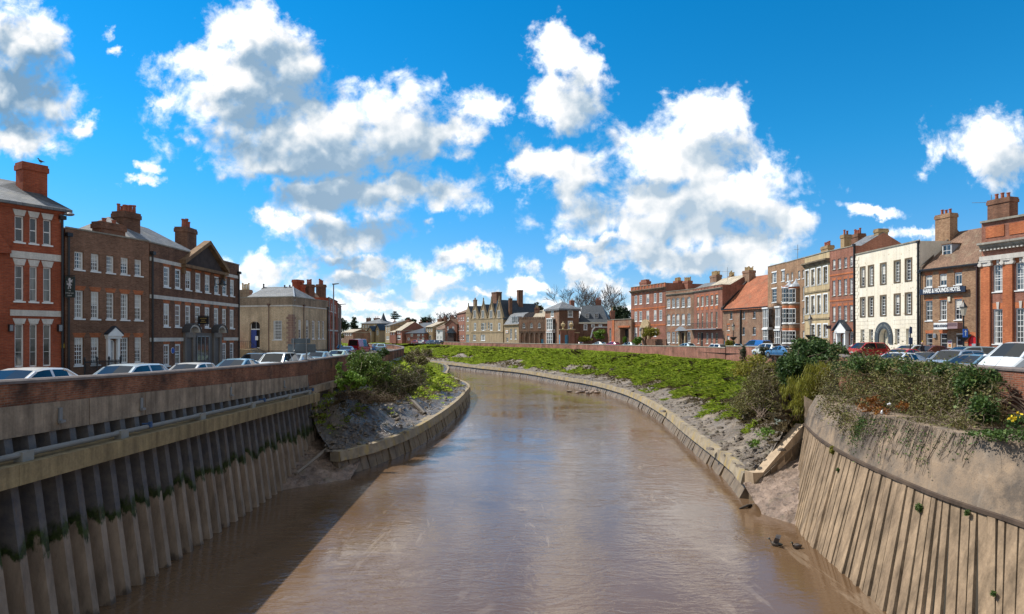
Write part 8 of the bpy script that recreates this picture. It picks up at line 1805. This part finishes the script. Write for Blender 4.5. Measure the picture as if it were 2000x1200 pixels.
# clods and stones lying in the mud
def clods(name, bank, n, t0, t1, seed, smin, smax):
    rs = np.random.default_rng(seed); V = bank.v; mc = V.shape[1]; w = 1 / (1 + (np.linalg.norm(V[:, 0, :2], axis=1) / 90) ** 2); w[-30:] = 0; w /= w.sum(); ii = rs.choice(len(V), n, p=w); tt = rs.uniform(t0, t1, n); vs, fs = [], []
    for i, t in zip(ii, tt):
        c = V[i, int(t * (mc - 1))] + rs.normal(size=3) * [.3, .3, 0]; s = rs.uniform(smin, smax) * (1 + np.linalg.norm(c[:2]) / 150); k = len(vs); ax = rs.uniform(.5, 1.4, 3) * s * [1, 1, .45]
        for a in range(5):
            for e, z in ((1.0, -.6), (.75, .5)): an = a * 1.2566 + rs.uniform(-.3, .3); vs.append(c + ax * [math.cos(an) * e * rs.uniform(.8, 1.2), math.sin(an) * e * rs.uniform(.8, 1.2), z])
        vs.append(c + ax * [0, 0, .9])
        for a in range(5): p, q = k + 2 * a, k + 2 * ((a + 1) % 5); fs += [(p, q, q + 1), (p, q + 1, p + 1), (p + 1, q + 1, k + 10)]
    return tag(np_mesh(name, np.array(vs), np.array(fs), MUD), kind='stuff')
clods('mud_clods', bankR, 1500, .02, .5, 2, .06, .22); clods('mud_clods', bankL, 700, .02, .6, 4, .05, .2)
# --- trees beyond the houses
def bare_tree(px_, Y, ytop, label, spread=.5, seed=1, group='bare winter trees'):
    rs = random.Random(seed); X, _ = XY(px_, Y); zb = -.5; H = P(0, ytop, Y).z - zb; r = empty('bare_tree', (X, Y, zb), label, 'tree', group); tr = MB(); br = MB()
    def grow(p, d, L, rad, lv):
        pts, rd = [p], [rad]
        for k in range(3): d = (d + Vector((rs.gauss(0, .14), rs.gauss(0, .14), rs.gauss(.06, .06)))).normalized(); pts.append(pts[-1] + d * L / 3); rd.append(rad * (1 - .16 * (k + 1)))
        (tr if lv == 0 else br).tube(pts, rd, 6 if lv < 2 else 3, caps=False)
        if lv >= 6 or L < .35: return
        n = 3 if lv < 5 else 2
        for k in range(n):
            ax = Vector((rs.gauss(0, 1), rs.gauss(0, 1), rs.gauss(0, .3))).normalized(); nd = (d + ax * spread * rs.uniform(.6, 1.25)).normalized()
            grow(pts[-1] if k else pts[2], nd, L * rs.uniform(.62, .84), max(rd[-1] * rs.uniform(.55, .75), Y * .00022), lv + 1)
    grow(Vector((X, Y, zb)), Vector((rs.gauss(0, .04), rs.gauss(0, .04), 1)), H * .26, H * .022, 0)
    mz = max((v.z for v in br.v), default=H); sc = (P(0, ytop, Y).z - zb) / (mz - zb)
    for mb in (tr, br):
        for v in mb.v: v.z = zb + (v.z - zb) * sc
    tr.build('trunk', TWG, r); br.build('crown', TWG, r)
for i, (x, Y, y, sp, lab) in enumerate(((1106, 215, 556, .75, 'bare tree left of the tallest, behind the square house'), (1134, 225, 547, .75, 'tallest bare tree behind the square and dormer houses'), (1162, 215, 554, .75, 'bare tree right of the tallest, behind the dormer house'), (1186, 230, 578, .6, 'bare tree left of the dark evergreen'), (1215, 235, 583, .6, 'bare tree partly hidden by the mansion and the evergreen'), (862, 300, 607, .62, 'bare tree behind the white village house'), (882, 290, 604, .62, 'bare tree behind the red gabled village house'))): bare_tree(x, Y, y, lab, sp, 20 + i)
def crown_tree(name, label, px_, Y, cs, n, size, mat, group=None):
    X, _ = XY(px_, Y); r = empty(name, (X, Y, -.5), label, 'tree', group); leaf_mesh('crown', clumps(cs, n, 9, .35), size, mat, r); top = max(c[2] for c, q in cs); mb = MB(); mb.tube([(X, Y, -.5), (X + .1, Y, top * .5), (X, Y, top)], [.35, .25, .05], 7)
    for c, q in cs[:6]: mb.tube([(X, Y, c[2] * .6), c], [.12, .03], 5)
    mb.build('trunk', TWD, r)
EVG = leafy('dark_evergreen', [(0, (.010, .022, .010)), (.6, (.025, .048, .018)), (1, (.06, .085, .03))], .6, .1)
crown_tree('evergreen_tree', 'dark round evergreen behind the portico link', 1210, 205, [cpx(1205, 612, 205, 14, 14, 2.2), cpx(1220, 618, 205, 12, 16, 2.2), cpx(1196, 622, 204, 8, 12, 1.6), cpx(1212, 628, 203, 16, 12, 2)], 6000, .3, EVG)
crown_tree('evergreen_tree', 'olive green round tree behind the crenellated building', 1047, 240, [cpx(1045, 600, 240, 10, 9, 2), cpx(1054, 606, 240, 8, 8, 1.8), cpx(1040, 610, 240, 8, 9, 1.6)], 2500, .3, leafy('olive_evergreen', [(0, (.03, .035, .012)), (1, (.11, .11, .035))]))
crown_tree('pine_tree', 'feathery dark pine at the left of the distant village', 692, 300, [cpx(692, 624, 300, 5, 5, 1.2), cpx(692, 631, 300, 7, 4, 1.8), cpx(691, 637, 300, 9, 4, 2), cpx(693, 643, 300, 8, 4, 2)], 2200, .3, EVG, 'conifers behind the village')
crown_tree('pine_tree', 'dark blue green tree at the corner of the brick terrace', 670, 290, [cpx(668, 630, 290, 9, 8, 2), cpx(674, 638, 290, 9, 8, 2), cpx(664, 642, 290, 8, 8, 2)], 2600, .3, EVG, 'conifers behind the village')
crown_tree('cedar_tree', 'flat layered cedar above the buff village house', 771.5, 330, [cpx(771, 610, 330, 4, 1.2, 1.2), cpx(771, 614, 330, 7, 1.3, 2), cpx(772, 618, 330, 10, 1.3, 2.6), cpx(770, 622, 330, 8, 1.5, 2.2)], 1500, .32, EVG)
for i, (x, y, rx, ry, lab) in enumerate(((800, 626, 12, 5, 'dark low tree behind the pale roofed village house'), (832, 626, 11, 6, 'dark low tree behind the middle of the village'), (700, 645, 8, 6, 'dark shrubby tree left of the stone villa'))): crown_tree('evergreen_tree', lab, x, 320, [cpx(x - 4, y, 320, rx * .6, ry, 2), cpx(x + 5, y + 1, 320, rx * .6, ry, 2)], 1400, .35, EVG)
# garden plants before the far houses
crown_tree('palm_like_shrub', 'spiky palm like evergreen before the curved white coping', 1172, 158, [cpx(1166, 651, 158, 7, 4, .9), cpx(1176, 649, 158, 7, 4, .9), cpx(1172, 658, 158, 9, 4, 1)], 900, .28, GRN)
for x, y, Y, rx, ry, mt, lab in ((1142, 663, 160, 16, 5, OLV, 'yellow green shrub beside the gate piers'), (1127, 661, 160, 5, 5, OLV, 'yellow flowering bush beside the plain gate pier'), (1272, 650, 127, 16, 9, OLV, 'yellow forsythia over the dark garden wall'), (1246, 666, 128, 8, 7, GRN, 'bright green shrub before the mansion'), (1220, 664, 141, 3, 5, GRN, 'clipped small bush by the portico'), (1426, 672, 96, 8, 6, OLV, 'small yellowish shrub at the foot of the red roofed building'), (665.5, 657, 200, 7, 5, BRM, 'olive bush on the far bank behind the red van')):
    shrub('garden_shrub', lab, 'shrub', [cpx(x - rx * .3, y, Y, rx * .7, ry, rx * .7 * Y / F), cpx(x + rx * .4, y - 1, Y, rx * .6, ry * .8, rx * .6 * Y / F)], 1500, .16, mt, tuple(P(x, y + ry, Y)), 6, (0, 1, .01), TWD, 6, group='garden shrubs of the right bank')
# bare creeper on the house with white bays
r = empty('wall_creeper', R7.f.w(R7.uat(1517), .3, .2), 'brown leafless creeper between the white bays of the brown house', 'creeper'); cs = []
for x, y, rx, ry in ((1515, 612, 8, 14), (1517, 640, 7, 16), (1519, 660, 6, 12), (1524, 600, 5, 10)):
    u, z = R7.uz(x, y); q = R7.f.w(u, z, .25); s = 96 / F; cs.append((tuple(q), (.22, rx * s * 1.6, ry * s)))
twigs('stems', cs, 300, 1.4, .018, plain('creeper_stem', (.14, .095, .07), .9), r, .1); leaf_mesh('dry_leaves', clumps(cs, 1200), .08, BRN, r)
